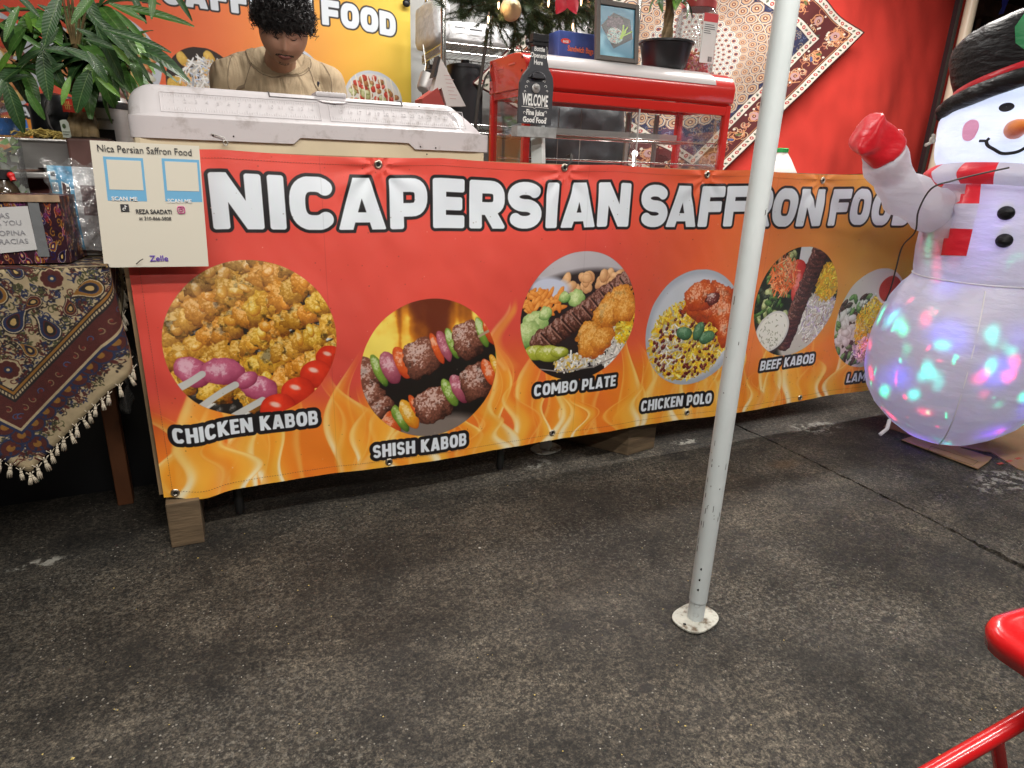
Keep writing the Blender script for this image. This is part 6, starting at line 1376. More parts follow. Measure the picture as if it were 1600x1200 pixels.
# big leaves one can tell apart: base px, tip px, depth at base and tip, width class
def leaf_px(b, t_, Yb, Yt_, mi, wdx=1):
    p, q = at(*b, Yb), at(*t_, Yt_); d = q-p; L = d.length/ .93; x = d.normalized(); z = V((0, -1, .45)); z = (z-x*z.dot(x)).normalized(); y = z.cross(x)
    M_ = Matrix(((x.x, y.x, z.x, p.x), (x.y, y.y, z.y, p.y), (x.z, y.z, z.z, p.z), (0, 0, 0, 1))) @ Matrix.Diagonal((L, L*wdx*.82, L*.6, 1)); o = bpy.data.objects.new('leaf', LEAVES[mi][(0, 2)[int(b[0]) % 2]]); COL.objects.link(o); o.parent = mt_; o.matrix_parent_inverse = mt_.matrix_basis.inverted(); o.matrix_basis = M_
BL = [((94, -8), (66, 62), 0, 1.05), ((66, 78), (22, 100), 0, .9), ((66, 80), (74, 152), 0, 1.3), ((68, 76), (140, 84), 0, .9), ((68, 78), (102, 138), 0, 1.1), ((66, 76), (30, 50), 1, .9), ((64, 78), (88, 40), 0, 1.1),
      ((120, -30), (165, 55), 0, .9), ((150, 40), (195, 130), 0, .8), ((140, 20), (212, 86), 0, .8), ((160, 45), (262, 72), 0, .55), ((165, 50), (245, 118), 0, .55), ((170, 5), (226, 28), 1, .8), ((178, 15), (235, 70), 1, .7), ((180, 10), (300, 30), 1, .5),
      ((205, 85), (220, 130), 1, 1.1), ((175, 70), (208, 100), 2, .9), ((150, 85), (205, 142), 1, .75), ((145, 95), (185, 175), 1, 1.0), ((140, 110), (116, 172), 0, 1.5), ((135, 80), (165, 120), 0, 1.1), ((120, 45), (175, 70), 0, .9), ((130, 60), (190, 75), 0, .8), ((100, 75), (165, 100), 0, 1.),
      ((10, 128), (34, 205), 0, 1.2), ((5, 125), (-20, 160), 0, 1.3), ((40, 140), (70, 186), 1, 1.1), ((45, 118), (5, 122), 0, .9), ((20, 78), (-8, 112), 2, .8), ((15, 30), (12, 75), 0, 1.1), ((30, 10), (4, 58), 1, .8), ((42, 20), (48, 50), 2, 1.2), ((20, -15), (60, 22), 0, .9), ((40, 45), (8, 82), 1, 1.0), ((5, 8), (30, 28), 0, .9),
      ((240, -20), (236, 24), 1, .9), ((262, -25), (302, 30), 0, .7), ((200, -20), (228, 32), 0, .8), ((248, 95), (262, 120), 0, .8), ((100, 30), (60, 5), 0, 1.), ((150, -10), (110, 30), 1, .9), ((100, 100), (55, 118), 0, 1.), ((110, 120), (95, 160), 2, .9), ((150, 120), (190, 150), 2, .9), ((90, 60), (40, 80), 1, .8)]
for i, (b_, t__, mi, wdx) in enumerate(BL):
    Yl = 1.92+.16*((i*7) % 10)/10; leaf_px(b_, t__, Yl, Yl-.03+.06*((i*3) % 5)/5, mi, wdx)
for k in range(19):      # leaves behind, as whorls on stalks
    c_ = at(rnd.uniform(10, 205), rnd.uniform(-30, 110), rnd.uniform(2.12, 2.26)); obj('stem', MB().tube([at(118, 100, 2.17), at(118, 100, 2.17).lerp(c_, .5)+V((0, 0, .05)), c_], [.004, .003, .002], 6), STEMG, mt_)
    whorl(mt_, c_, (rnd.uniform(-.6, .6), rnd.uniform(-.6, .1), .7), rnd.uniform(.11, .16), 6, .25)
for px in (95, 104, 112, 128, 140): obj('stem', MB().tube([at(118, 90, 2.16), at((118+px)/2, 40, 2.12), at(px, -20, 2.1)], [.004, .003, .003], 6), BARK, mt_)
# ================================================================== PAYMENT SIGN taped over the banner's corner
qs = thing('payment_sign', 'laminated cream payment sign with blue frames over the banner corner', 'sign', at(235, 320, 1.79)); YQ = 1.79
C0, C1, C2, C3 = [at(*q, YQ) for q in ((140, 219), (311, 228), (326, 416), (163, 418))]
# a real sheet is rectangular: put it square, a touch turned in its plane
xq = (C1-C0).normalized(); Wq, Hq = (C1-C0).length, ((C0-C3).length+(C1-C2).length)/2; yq = ((C0-C3)+(C1-C2)).normalized(); org = C3
Q = lambda u, v, o_=0: org+(C2-C3)*u*(1-v)+(C0-C3)*v*(1-u)+(C1-C3)*u*v+V((0, -o_, 0))
CARD = mat('cream_card', (.70, .66, .56), .35, coat=.2, bump=(8, .12)); obj('card', MB().grid(10, 10, lambda u, v: Q(u, v)+V((0, 0, 0))), CARD, qs, solid=.0012, smooth=False)
LB = mat('sky_print', (.16, .42, .66), .5)
def quad(u0, v0, u1, v1, o_, m_, nm, du=0): obj(nm, MB().prism([Q(u0+du, v0, o_), Q(u1+du, v0, o_), Q(u1, v1, o_), Q(u0, v1, o_)], (0, .0006, 0)), m_, qs, smooth=False)
uvp = lambda px, py: (lambda p_: ((p_-C3).dot(xq)/Wq, (p_-C3).dot(yq)/Hq))(at(px, py, YQ))
for (a_, b_) in (((153, 244), (226, 316)), ((245, 249), (312, 319))):
    u0, v1 = uvp(*a_); u1, v0 = uvp(*b_); o_ = .0010; quad(u0+.008, v0, u1, v1, o_, LB, 'blue_frame')
    quad(u0+.035, v0+.088, u1-.022, v1-.022, o_+.0006, CARD, 'blank_square')
BLKT = mat('ink_print', (.035, .035, .04), .6); DB = lambda px, py: frame(at(px, py, YQ-.0024), xq, yq)
text('Nica Persian Saffron Food', .0215, DB(228, 240), BLKT, qs, sx=.85)
text('SCAN ME', .0125, DB(195, 313.5), WHITEP, qs, offset=.0003); text('SCAN ME', .0125, DB(281, 317), WHITEP, qs, offset=.0003)
text('REZA SAADATI', .0140, DB(241, 334), BLKT, qs, offset=.0003, sx=.80); text('at 310-866-5808', .0115, DB(243, 344), BLKT, qs, offset=.0001, sx=.88)
text('Zelle', .0195, DB(249, 408), mat('purple_print', (.13, .06, .42), .6), qs, offset=.0003)
c_ = at(195, 325, YQ-.0024); m = MB().box((c_.x-.0085, c_.y, c_.z-.0085), (c_.x+.0085, c_.y+.0008, c_.z+.0085)); obj('note_badge', m, BLKT, qs, smooth=False, bevel=.0025)
m = MB().tube([c_+V((.001, -.0008, .006)), c_+V((.001, -.0008, -.002))], .0009, 6).tube([c_+V((-.0015+.0027*math.cos(a), -.0008, -.0028+.0027*math.sin(a))) for a in np.linspace(0, 5, 9)], .0008, 5).tube([c_+V((.001, -.0008, .006)), c_+V((.0025, -.0008, .0035)), c_+V((.005, -.0008, .003))], .0009, 5); obj('note_mark', m, WHITEP, qs)
c_ = at(283, 328, YQ-.0026); m = MB(); s_ = .0075
m.tube([c_+V((s_*sq(a, 5)*math.cos(a), 0, s_*sq(a, 5)*math.sin(a))) for a in np.linspace(0, 6.283, 33)[:-1]], .0012, 5, closed=True); m.tube([c_+V((.0035*math.cos(a), 0, .0035*math.sin(a))) for a in np.linspace(0, 6.283, 17)[:-1]], .0011, 5, closed=True); m.ball(c_+V((.0045, 0, .0045)), .0009, 5)
obj('camera_badge', m, mat('pink_purple_print', (.62, .10, .30), .5, nz=(80, .5)), qs)
#obj('laminate', MB().grid(1, 1, lambda u, v: Q(u*1.05-.025, v*1.04-.02, .0042)), film('laminate', (.97, .97, .97), .10, .15, .03), qs)
m = MB().tube([Q(.30, .03, .008), Q(.34, .06, .012), Q(.37, .075, .014)], .0012, 5); obj('tape_curl', m, CORD, qs)
# ================================================================== CARDBOARD
CB = mat('cardboard', (.27, .16, .085), .85, nz=(4, .18), bump=(20, .2), dirt=((.12, .07, .04), 16, .66)); CBE = mat('cardboard_print', (.10, .05, .03), .8)
def card(pts, z, label):
    P = [on(*q) for q in pts]; m = MB(); m.prism([(p_.x, p_.y, z) for p_ in P], (0, 0, .004)); return tag(obj('cardboard', m, CB, smooth=False), label, 'cardboard', 'flattened cardboard under the snowman')
c1_ = card([(1380, 668), (1400, 650), (1640, 640), (1760, 700), (1720, 760), (1640, 752), (1588, 733), (1548, 708), (1470, 695)], .002, 'large flattened cardboard sheet under the inflatable snowman')
RPR = mat('red_stamp', (.35, .06, .04), .8); Mg = frame(on(1585, 722, .0065), (1, -.2, 0), (.2, 1, 0))
m = MB()
for k in range(3): a_ = on(1562+k*14, 726-k*4, .0065); m.box((a_.x, a_.y, .0062), (a_.x+.03, a_.y+.012, .0068))
obj('red_stamp', m, RPR, c1_, smooth=False)
c2_ = card([(1408, 691), (1432, 683), (1549, 719), (1543, 726), (1527, 737)], .009, 'narrow cardboard strip in front of the snowman, nearest the camera')
m = MB(); 
for (p_, q_) in (((1455, 697), (1528, 721)), ((1450, 703), (1520, 727)), ((1455, 697), (1450, 703)), ((1528, 721), (1520, 727))): m.tube([on(*p_, .0135), on(*q_, .0135)], .0009, 4)
obj('printed_frame', m, CBE, c2_)
# ================================================================== RED FOLDING CHAIR
rc_ = thing('folding_chair', 'red metal folding chair cut by the lower right corner of the photo', 'chair', (1.15, .25, 0)); RG = mat('red_gloss', (.52, .010, .012), .26, coat=.35, nz=(9, .10), bump=(26, .10), dirt=((.16, .03, .025), 45, .70)); zs_ = .47
A_ = on(1549, 985, zs_); B_ = on(1615, 1118, zs_); C_ = on(1640, 958, zs_)
ax = (C_-A_).normalized(); ay = (B_-A_).normalized(); 
az = UP; ay = (ay-ax*ay.dot(ax)).normalized(); sx_, sy_ = .40, .39; r_ = .045
out_ = []
for (cx, cy, a0) in ((r_, r_, 180), (sx_-r_, r_, 270), (sx_-r_, sy_-r_, 0), (r_, sy_-r_, 90)):
    for k in range(7): a = math.radians(a0+k*15); out_.append((cx+r_*math.cos(a), cy+r_*math.sin(a)))
org_ = A_-ax*.004-ay*.02
cen = V((sx_/2, sy_/2, 0)); rings = [(0, -.030), (-.003, -.010), (0, .0), (.008, .004), (.018, .002), (.030, -.006), (.07, -.010), (.19, -.012)]
m = MB(); vs = []
for (ins, dz) in rings:
    for (x, y) in out_:
        d = V((x, y, 0))-cen; k = 1-ins/.2; p_ = cen+d*max(.02, k); w_ = org_+ax*p_.x+ay*p_.y; vs.append((w_.x, w_.y, zs_+dz))
n = len(out_); m.add(vs, [(i*n+j, i*n+(j+1) % n, (i+1)*n+(j+1) % n, (i+1)*n+j) for i in range(len(rings)-1) for j in range(n)]); m.f.append(tuple((len(rings)-1)*n+j for j in range(n))); m.m.append(0)
obj('seat', m, RG, rc_, sharp=60, solid=.0015)
def cp(x, y, z): w_ = org_+ax*x+ay*y; return V((w_.x, w_.y, z))
# front legs carry on up as the back frame; rear legs cross below the seat
t1, t2 = on(1440, 1216, .30), on(1640, 1100, .36)
dT = (t2-t1)
for off in (0, 1):
    o_ = ax*(.0 if not off else .42)
    p1 = t1+o_-dT*1.6; p1.z = .012; base = t1+o_
    obj('leg', MB().tube([V((base.x-(dT.x)*1.7, base.y-dT.y*1.7, .012)), base, t2+o_, t2+o_+dT*.9+V((0, 0, .1))], .0115, 12), RG, rc_)
    s0, s1 = on(1556, 1149, .335)+o_, on(1592, 1215, .20)+o_; s1 = s1+(s1-s0)*.6; s1.z = .012
    obj('leg', MB().tube([s0, s1], .009, 12), RG, rc_)
obj('cross_bar', MB().tube([t1-dT*1.2, t1-dT*1.2+ax*.42], .009, 10), RG, rc_)
bk = [cp(sx_-.02, .02, .50), cp(sx_+.03, .02, .84), cp(sx_+.03, sy_-.02, .84), cp(sx_-.02, sy_-.02, .50)]
obj('back_frame', MB().tube([bk[0], bk[1]-V((0, 0, .04)), bk[1]+(bk[2]-bk[1])*.12, bk[1]+(bk[2]-bk[1])*.88, bk[2]-V((0, 0, .04)), bk[3]], .0115, 12), RG, rc_)
obj('backrest', MB().grid(10, 4, lambda u, v: (bk[1].lerp(bk[2], .08+.84*u))+V((0, 0, -.05-.17*v))+ax*(.02*math.sin(math.pi*u))), RG, rc_, solid=.003)
# ================================================================== RIGHT BACKGROUND
q = at(1515, 20, 3.0); g_ = V((q.x, 3.0, 0))
pl3 = thing('canopy_pole', 'pale canopy pole behind the snowman hat at the edge of the red curtain', 'canopy pole', (q.x, 3.2, 0), 'white tent poles'); obj('outer_tube', MB().tube([(q.x, 3.0, 0), (q.x, 3.0, 2.55)], .034, 20), mat('cream_tube', (.66, .56, .42), .4), pl3)
leg_foot(pl3, q.x, 3.0, .07)
obj('side_sleeve', MB().box((q.x-.075, 3.03, .2), (q.x-.04, 3.06, 2.5)), BLKPL, pl3, smooth=False)
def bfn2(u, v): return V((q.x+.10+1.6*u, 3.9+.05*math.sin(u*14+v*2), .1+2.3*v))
tag(obj('night_backdrop', MB().grid(60, 8, bfn2), mat('night_blue_dark', (.012, .012, .028), .8, nz=(2, .5))), 'dark blue black sheet added as the night darkness beyond the snowman hat', 'curtain')  # dark sheet put in for the night darkness behind the stall
bu = MB().grid(8, 20, lambda u, v: (lambda c_: c_+V((.05*(u-.5)*(1.2-v), .02*math.sin(u*6+v*4), 0)))(at(1580-16*v, -20+42*v, 3.4))); tag(obj('blue_ribbon', bu, mat('blue_satin', (.05, .06, .45), .35, sheen=.5)), 'strip of blue satin hanging above the snowman hat', 'ribbon')
bxx = at(1550, 12, 3.6); tag(obj('brown_shelf_board', MB().box((bxx.x-.1, 3.6, bxx.z-.06), (bxx.x+.9, 3.75, bxx.z+.05)).tube([(bxx.x, 3.68, 0), (bxx.x, 3.68, bxx.z)], .02, 8).tube([(bxx.x+.8, 3.68, 0), (bxx.x+.8, 3.68, bxx.z)], .02, 8), mat('dim_brown', (.12, .06, .035), .6, nz=(12, .5)), smooth=False), 'dim brown shelf board far behind the top of the snowman hat', 'shelf')
# ================================================================== PERSON
SKIN = mat('skin', (.42, .225, .15), .48, nz=(14, .10), sss=.12); HAIRM = mat('black_hair', (.012, .010, .010), .5, spec=.4); KNIT = mat('tan_sweatshirt', (.36, .275, .172), .9, nz=(5, .08), bump=(240, .15))
fb = [n for n in KNIT.node_tree.nodes if n.type == 'BUMP'][0]; kt_ = KNIT.node_tree; n_f = kt_.nodes.new('ShaderNodeTexNoise'); n_f.name = 'fold_bump'; n_f.inputs['Scale'].default_value = 7; n_f.inputs['Distortion'].default_value = 1.2; mp_f = kt_.nodes.new('ShaderNodeMapping'); mp_f.inputs['Scale'].default_value = (2.4, 1, .75); mp_f.inputs['Rotation'].default_value = (0, .35, 0)
kt_.links.new(kt_.nodes['Texture Coordinate'].outputs['Object'], mp_f.inputs[0]); kt_.links.new(mp_f.outputs[0], n_f.inputs[0]); b_f = kt_.nodes.new('ShaderNodeBump'); b_f.inputs['Strength'].default_value = .55; b_f.inputs['Distance'].default_value = .035; kt_.links.new(n_f.outputs[0], b_f.inputs['Height']); kt_.links.new(b_f.outputs[0], fb.inputs['Normal'])
LIPM = mat('lips', (.27, .095, .075), .42); HAIR2 = mat('thin_hair', (.03, .018, .014), .6)
pr_ = thing('person', 'person with black curly hair in a tan sweatshirt looking down behind the cooler', 'person', (.36, 3.0, 0))
HC = at(443, 47, 2.74)                     # head centre
YAWH, PIT = math.radians(-3), math.radians(28)
MH = Matrix.Translation(HC) @ Matrix.Rotation(YAWH, 4, 'Z') @ Matrix.Rotation(math.radians(3), 4, 'Y') @ Matrix.Rotation(PIT, 4, 'X')
g2 = lambda x, z, cx, cz, sx, sz: math.exp(-((x-cx)/sx)**2-((z-cz)/sz)**2)
def head_pt(th, ph):
    """local: face looks to -Y, z up; metres"""
    d = V((math.sin(th)*math.cos(ph), math.sin(th)*math.sin(ph), math.cos(th))); x = .085*d.x; y = .098*d.y+.004; z = .112*d.z
    if z < 0: k = min(1, -z/.112); x *= 1-.15*k**2.2; y = y*(1-.12*k**2)-.012*k*(d.y < .2)
    if d.y < 0:
        f = -d.y; o = .018*g2(x, z, 0, -.030, .012, .014)*f+.010*g2(x, z, 0, -.008, .009, .026)*f+.004*g2(abs(x), z, .017, -.034, .007, .008)*f
        o += -.008*g2(abs(x), z, .030, .008, .017, .011)+.006*g2(abs(x), z, .028, .028, .026, .008)+.005*g2(abs(x), z, .042, -.030, .020, .026)
        o += .0065*g2(x, z, 0, -.060, .024, .010)-.0045*g2(x, z, 0, -.078, .022, .006)+.007*g2(x, z, 0, -.098, .022, .014)
        y -= o
    return V((x, y, z))
m = MB(); n, q_ = 60, 80; vs = [MH @ head_pt(math.pi*j/n, 2*math.pi*i/q_) for j in range(n+1) for i in range(q_)]
m.add(vs, [(j*q_+i, (j+1)*q_+i, (j+1)*q_+(i+1) % q_, j*q_+(i+1) % q_) for j in range(n) for i in range(q_)])
for s in (-1, 1):                             # ears
    Me = MH @ Matrix.Translation((s*.073, .012, -.008)) @ Matrix.Rotation(s*.25, 4, 'Z'); m.ball((0, 0, 0), (.010, .018, .031), 8, M=Me)
def seg(m, a, b, ra, rb, k=5):
    a, b = V(a), V(b); pts = [a+(b-a)*t/k for t in range(k+1)]; m.tube(pts, [ra+(rb-ra)*t/k for t in range(k+1)], 14); m.ball(a, ra*.99, 8); m.ball(b, rb*.99, 8)
CX, CY = at(438, 140, 2.98).x, 2.98; zsh = at(438, 99, 2.95).z-.045
seg(m, MH @ V((0, .035, -.05)), (CX, CY, zsh+.02), .054, .062)
for z, rx, ry in ((zsh-.09, .160, .095), (zsh-.2, .15, .10), (zsh-.35, .14, .10), (.86, .165, .12)): m.ball((CX, CY+.01, z), (rx, ry, .13), 12)
SHL = [V((CX+s*.185, CY, zsh-.015)) for s in (-1, 1)]; ELB = [V((CX-.25, CY-.02, zsh-.31)), V((CX+.25, CY-.02, zsh-.31))]; WRI = [V((CX-.14, CY-.25, .86)), V((CX+.13, CY-.26, .86))]
for i in (0, 1):
    seg(m, SHL[i]-V((0, 0, .02)), ELB[i], .045, .040); seg(m, ELB[i], WRI[i], .042, .027)
    d = (WRI[i]-ELB[i]).normalized(); s = V((1, 0, 0))*(1 if i == 0 else -1); dn = V((0, -.3, -1)).normalized(); pc_ = WRI[i]+d*.045
    m.ball(pc_, (.040, .046, .016), 8)
    for f in range(4):
        b0 = pc_+d*.035+V(((f-1.5)*.019, 0, 0)); L_ = (.038, .045, .042, .033)[f]; b1 = b0+d*L_*.9+dn*.008; b2 = b1+(d*.5+dn).normalized()*L_*.7; b3 = b2+(d*.1+dn).normalized()*L_*.5
        m.tube([b0-d*.02, b0, b1, b2, b3], [.0095, .0092, .0085, .0078, .0062], 8); m.ball(b3, .0062, 5)
    th_ = pc_+s*.036-d*.01; m.tube([pc_+s*.015-d*.02, th_, th_+d*.028+dn*.012+s*.006, th_+d*.046+dn*.024-s*.002], [.012, .0115, .010, .0075], 8); m.ball(th_+d*.046+dn*.024-s*.002, .0075, 5)
for s in (-1, 1):
    hp, kn, an = V((CX+s*.095, CY+.02, .86)), V((CX+s*.11, CY+.0, .47)), V((CX+s*.11, CY+.03, .09)); seg(m, hp, kn, .085, .055); seg(m, kn, an, .055, .038); m.ball((CX+s*.11, CY-.04, .045), (.042, .11, .04), 8)
body = obj('body', m, SKIN, pr_); remesh(body, .0052, 2)
# sweatshirt and trousers follow the body
m = MB()
for z, rx, ry in ((zsh-.05, .185, .120), (zsh-.16, .20, .142), (zsh-.28, .19, .14), (zsh-.40, .185, .14), (.90, .19, .145)): m.ball((CX, CY+.01, z), (rx, ry, .13), 14)
nb = MH @ V((0, .045, -.075)); m.tube([(CX, CY+.02, zsh-.06), (CX, CY+.012, zsh+.005), (CX+.0, CY+.0, zsh+.038)], [.125, .105, .085], 24)
for i in (0, 1):
    s = (-1, 1)[i]; seg(m, (CX+s*.045, CY+.015, zsh+.045), SHL[i]+V((0, 0, .012)), .062, .066); seg(m, SHL[i], ELB[i], .072, .060); seg(m, ELB[i], WRI[i].lerp(ELB[i], .12), .060, .040)
sw = obj('sweatshirt', m, KNIT, pr_); remesh(sw, .010, 26)
t = bpy.data.textures.new('cloth_folds', 'CLOUDS'); t.noise_scale = .14; dm = sw.modifiers.new('d', 'DISPLACE'); dm.texture = t; dm.strength = .034; dm.mid_level = .5; dm.texture_coords = 'GLOBAL'
RIB = mat('collar_rib', (.33, .25, .155), .95, bump=(400, .5)); SEAM = mat('seam_shadow', (.17, .125, .08), .95)
def band(nm, path, wd, m_, off, closed=False):
    g_ = MB(); n_ = len(path)-1; nrm_ = [((path[(i+1) % len(path)]-path[i-1]) if closed else (path[min(i+1, n_)]-path[max(i-1, 0)])).normalized() for i in range(len(path))]
    g_.grid(n_, 2, lambda u, v: path[int(round(u*n_))]+nrm_[int(round(u*n_))].cross(V((0, -1, .3)) if not closed else (path[int(round(u*n_))]-V((CX, CY, zsh+.10)))).normalized()*wd*(v-.5))
    o_ = obj(nm, g_, m_, sw); w_ = o_.modifiers.new('w', 'SHRINKWRAP'); w_.target = sw; w_.wrap_method = 'NEAREST_SURFACEPOINT'; w_.wrap_mode = 'OUTSIDE_SURFACE'; w_.offset = off; return o_
ring = [V((CX+.104*math.cos(a), CY-.030+.092*math.sin(a), zsh+.062+.050*math.sin(a))) for a in np.linspace(0, 6.2832, 49)]
band('collar', ring, .022, RIB, .0035)
ring2 = [V((CX+.117*math.cos(a), CY-.036+.104*math.sin(a), zsh+.048+.052*math.sin(a))) for a in np.linspace(0, 6.2832, 49)]; band('collar_seam', ring2, .0035, SEAM, .0015)
for s in (-1, 1): band('shoulder_seam', [V((CX+s*(.10+.085*t), CY-.05-.07*t, zsh+.045-.16*t)) for t in np.linspace(0, 1, 14)], .0030, SEAM, .0015); band('sleeve_seam', [V((CX+s*(.165+.03*math.sin(t*3)), CY-.02-.10*math.sin(t*1.6), zsh+.07-.20*t)) for t in np.linspace(0, 1, 16)], .0030, SEAM, .0015)
q = at(496, 132, 2.86); lo_ = MB().ball((q.x, q.y-.012, q.z), (.0035, .003, .011), 6).ball((q.x+.003, q.y-.012, q.z+.004), (.004, .003, .006), 6); obj('embroidery', lo_, mat('navy_thread', (.01, .012, .03), .8), sw)
m = MB(); m.ball((CX, CY+.02, .88), (.175, .135, .11), 12)
for s in (-1, 1): seg(m, (CX+s*.095, CY+.02, .86), (CX+s*.11, CY, .47), .098, .075); seg(m, (CX+s*.11, CY, .47), (CX+s*.11, CY+.03, .07), .075, .062)
tr = obj('trousers', m, mat('dark_denim', (.02, .025, .04), .85), pr_); remesh(tr, .012, 4)
for s in (-1, 1): obj('shoe', MB().ball((CX+s*.11, CY-.045, .045), (.05, .125, .045), 12), BLKPL, pr_)
# face details
def fp_(x, z, out=.001):
    best = None
    th, ph = math.acos(max(-1, min(1, z/.112))), None
    # walk the angle until local x matches
    lo, hi = -math.pi, 0
    for _ in range(40):
        mid = (lo+hi)/2; p_ = head_pt(th, mid)
        if p_.x < x: lo = mid
        else: hi = mid
    p_ = head_pt(th, (lo+hi)/2); return MH @ (p_+V((0, -out, 0)))
m = MB()
for s in (-1, 1): m.tube([fp_(s*x, z, .0015) for x, z in ((.013, .026), (.022, .031), (.034, .031), (.046, .024))], [.002, .0038, .0034, .0012], 6)
obj('eyebrows', m, HAIR2, body)
for s in (-1, 1):
    e = MH @ (head_pt(math.acos(.010/.112), -math.pi/2+s*.40)+V((0, .006, 0))); Ml = MH @ Matrix.Translation((0, 0, 0))
    obj('eyelid', MB().ball(e, (.0145, .0115, .0095), 8), SKIN, body); obj('eyelashes', MB().tube([fp_(s*x, z, .0048) for x, z in ((.018, .004), (.025, .0012), (.032, .0008), (.040, .004))], [.0007, .0014, .0014, .0006], 5), HAIRM, body)
m = MB(); m.tube([fp_(x, z, .0015) for x, z in ((-.024, -.064), (-.012, -.0585), (0, -.060), (.012, -.0585), (.024, -.064))], [.001, .0036, .0032, .0036, .001], 8); m.tube([fp_(x, z, .0015) for x, z in ((-.021, -.066), (-.01, -.0685), (0, -.0695), (.01, -.0685), (.021, -.066))], [.001, .0038, .0045, .0038, .001], 8); obj('lips', m, LIPM, body)
m = MB()
for k in range(220):
    x = rnd.uniform(-.030, .030); z = -.0525-.35*max(0, abs(x)-.016)+rnd.uniform(-.004, .003); a = fp_(x, z, .0003); b_ = fp_(x*1.12, z-.006, .0018); s = V((.0006, 0, 0)); m.add([a-s, a+s, b_], [(0, 1, 2)])
for k in range(150):
    x = rnd.uniform(-.018, .018); z = rnd.uniform(-.108, -.088); a = fp_(x, z, .0002); s = V((.0004, 0, 0)); m.add([a-s, a+s, a+V((0, -.001, -.003))], [(0, 1, 2)])
obj('moustache', m, HAIR2, body, smooth=False)['kind'] = 'stuff'
obj('nostrils', MB().ball(fp_(-.0085, -.0415, -.001), (.0030, .002, .0016), 6).ball(fp_(.0085, -.0415, -.001), (.0030, .002, .0016), 6), LIPM, body)
e = MH @ V((.078, .0, -.030)); obj('earring', MB().ball(e, .0042, 8), mat('bright_stud', (.9, .9, .92), .1, 1.0), body)
# hair: hundreds of small ringlets over a dark cap
m = MB(); rnd.seed(21)
def on_hair(th, ph, k=1.): d = V((math.sin(th)*math.cos(ph), math.sin(th)*math.sin(ph), math.cos(th))); return V((.094*d.x*k, .106*d.y*k+.006, .112*d.z*k+.030))
cap = MB(); n_ = 22
cap.grid(36, n_, lambda u, v: MH @ on_hair(v*1.62, u*6.283, .90)); obj('hair_cap', cap, HAIRM, pr_)
for k in range(1900):
    th = math.acos(1-rnd.random()*1.12); ph = rnd.random()*6.283
    if th > 1.25 and math.sin(ph) < -.2 and abs(math.cos(ph)) < .9 and th > 1.5: continue
    b0 = on_hair(th, ph, rnd.uniform(.82, 1.0)); nrm_ = V((b0.x/.09, b0.y/.1, (b0.z-.03)/.11)).normalized(); u_ = nrm_.orthogonal().normalized(); v_ = nrm_.cross(u_); a0 = rnd.random()*6.28; R0 = rnd.uniform(.005, .0125); L_ = rnd.uniform(.016, .044); tn = rnd.uniform(1.0, 2.0)
    side = (u_*math.cos(a0)+v_*math.sin(a0))*.6; ax_ = (nrm_*.6+side+V((0, -.15, -.35))).normalized(); uu = ax_.orthogonal().normalized(); vv = ax_.cross(uu)
    pts = [MH @ (b0+ax_*L_*t+(uu*math.cos(6.28*tn*t)+vv*math.sin(6.28*tn*t))*R0*min(1, t*3)) for t in np.linspace(0, 1, 9)]
    m.tube(pts, [.0017, .0017, .0017, .0016, .0015, .0014, .0013, .0010, .0006], 4, cap=False)
for k in range(190):          # fringe over the brow
    x = rnd.uniform(-.075, .072); b0 = V((x, -.086+abs(x)*.35, .062+rnd.uniform(-.015, .02))); L_ = rnd.uniform(.022, .044)*(1.25 if x < -.02 else .85); tn = rnd.uniform(.8, 1.6); R0 = rnd.uniform(.004, .008); a0 = rnd.random()*6
    pts = [MH @ (b0+V((0, -.012*t, -L_*t))+V((R0*math.cos(a0+6.28*tn*t), -abs(R0*math.sin(a0+6.28*tn*t)), 0))) for t in np.linspace(0, 1, 9)]
    m.tube(pts, [.0019]*5+[.0017, .0015, .0012, .0007], 4, cap=False)
o = obj('hair', m, HAIRM, pr_); o['kind'] = 'stuff'
# ================================================================== SNOWMAN
def fabric(name, col, trans=.55, rough=.35, wr=8, st=.35):
    m = bpy.data.materials.new(name); m.use_nodes = True; t = m.node_tree; b = t.nodes['Principled BSDF']; b.inputs['Base Color'].default_value = (*col, 1); b.inputs['Roughness'].default_value = rough; b.inputs['Sheen Weight'].default_value = .2 if max(col) > .1 else 0; b.inputs['Specular IOR Level'].default_value = .5 if max(col) > .1 else .25
    tl = t.nodes.new('ShaderNodeBsdfTranslucent'); tl.inputs[0].default_value = (*col, 1); mx = t.nodes.new('ShaderNodeMixShader'); mx.inputs[0].default_value = trans; out = t.nodes['Material Output']
    t.links.new(b.outputs[0], mx.inputs[1]); t.links.new(tl.outputs[0], mx.inputs[2]); t.links.new(mx.outputs[0], out.inputs[0])
    tc = t.nodes.new('ShaderNodeTexCoord'); n = t.nodes.new('ShaderNodeTexNoise'); n.inputs['Scale'].default_value = wr; n.inputs['Detail'].default_value = 4; mp = t.nodes.new('ShaderNodeMapping'); mp.inputs['Scale'].default_value = (1, 1, 3); t.links.new(tc.outputs['Object'], mp.inputs[0]); t.links.new(mp.outputs[0], n.inputs[0])
    bm = t.nodes.new('ShaderNodeBump'); bm.inputs['Strength'].default_value = st; bm.inputs['Distance'].default_value = .02; t.links.new(n.outputs[0], bm.inputs['Height']); t.links.new(bm.outputs[0], b.inputs['Normal']); t.links.new(bm.outputs[0], tl.inputs[0] if 0 else tl.inputs['Normal'])
    return m
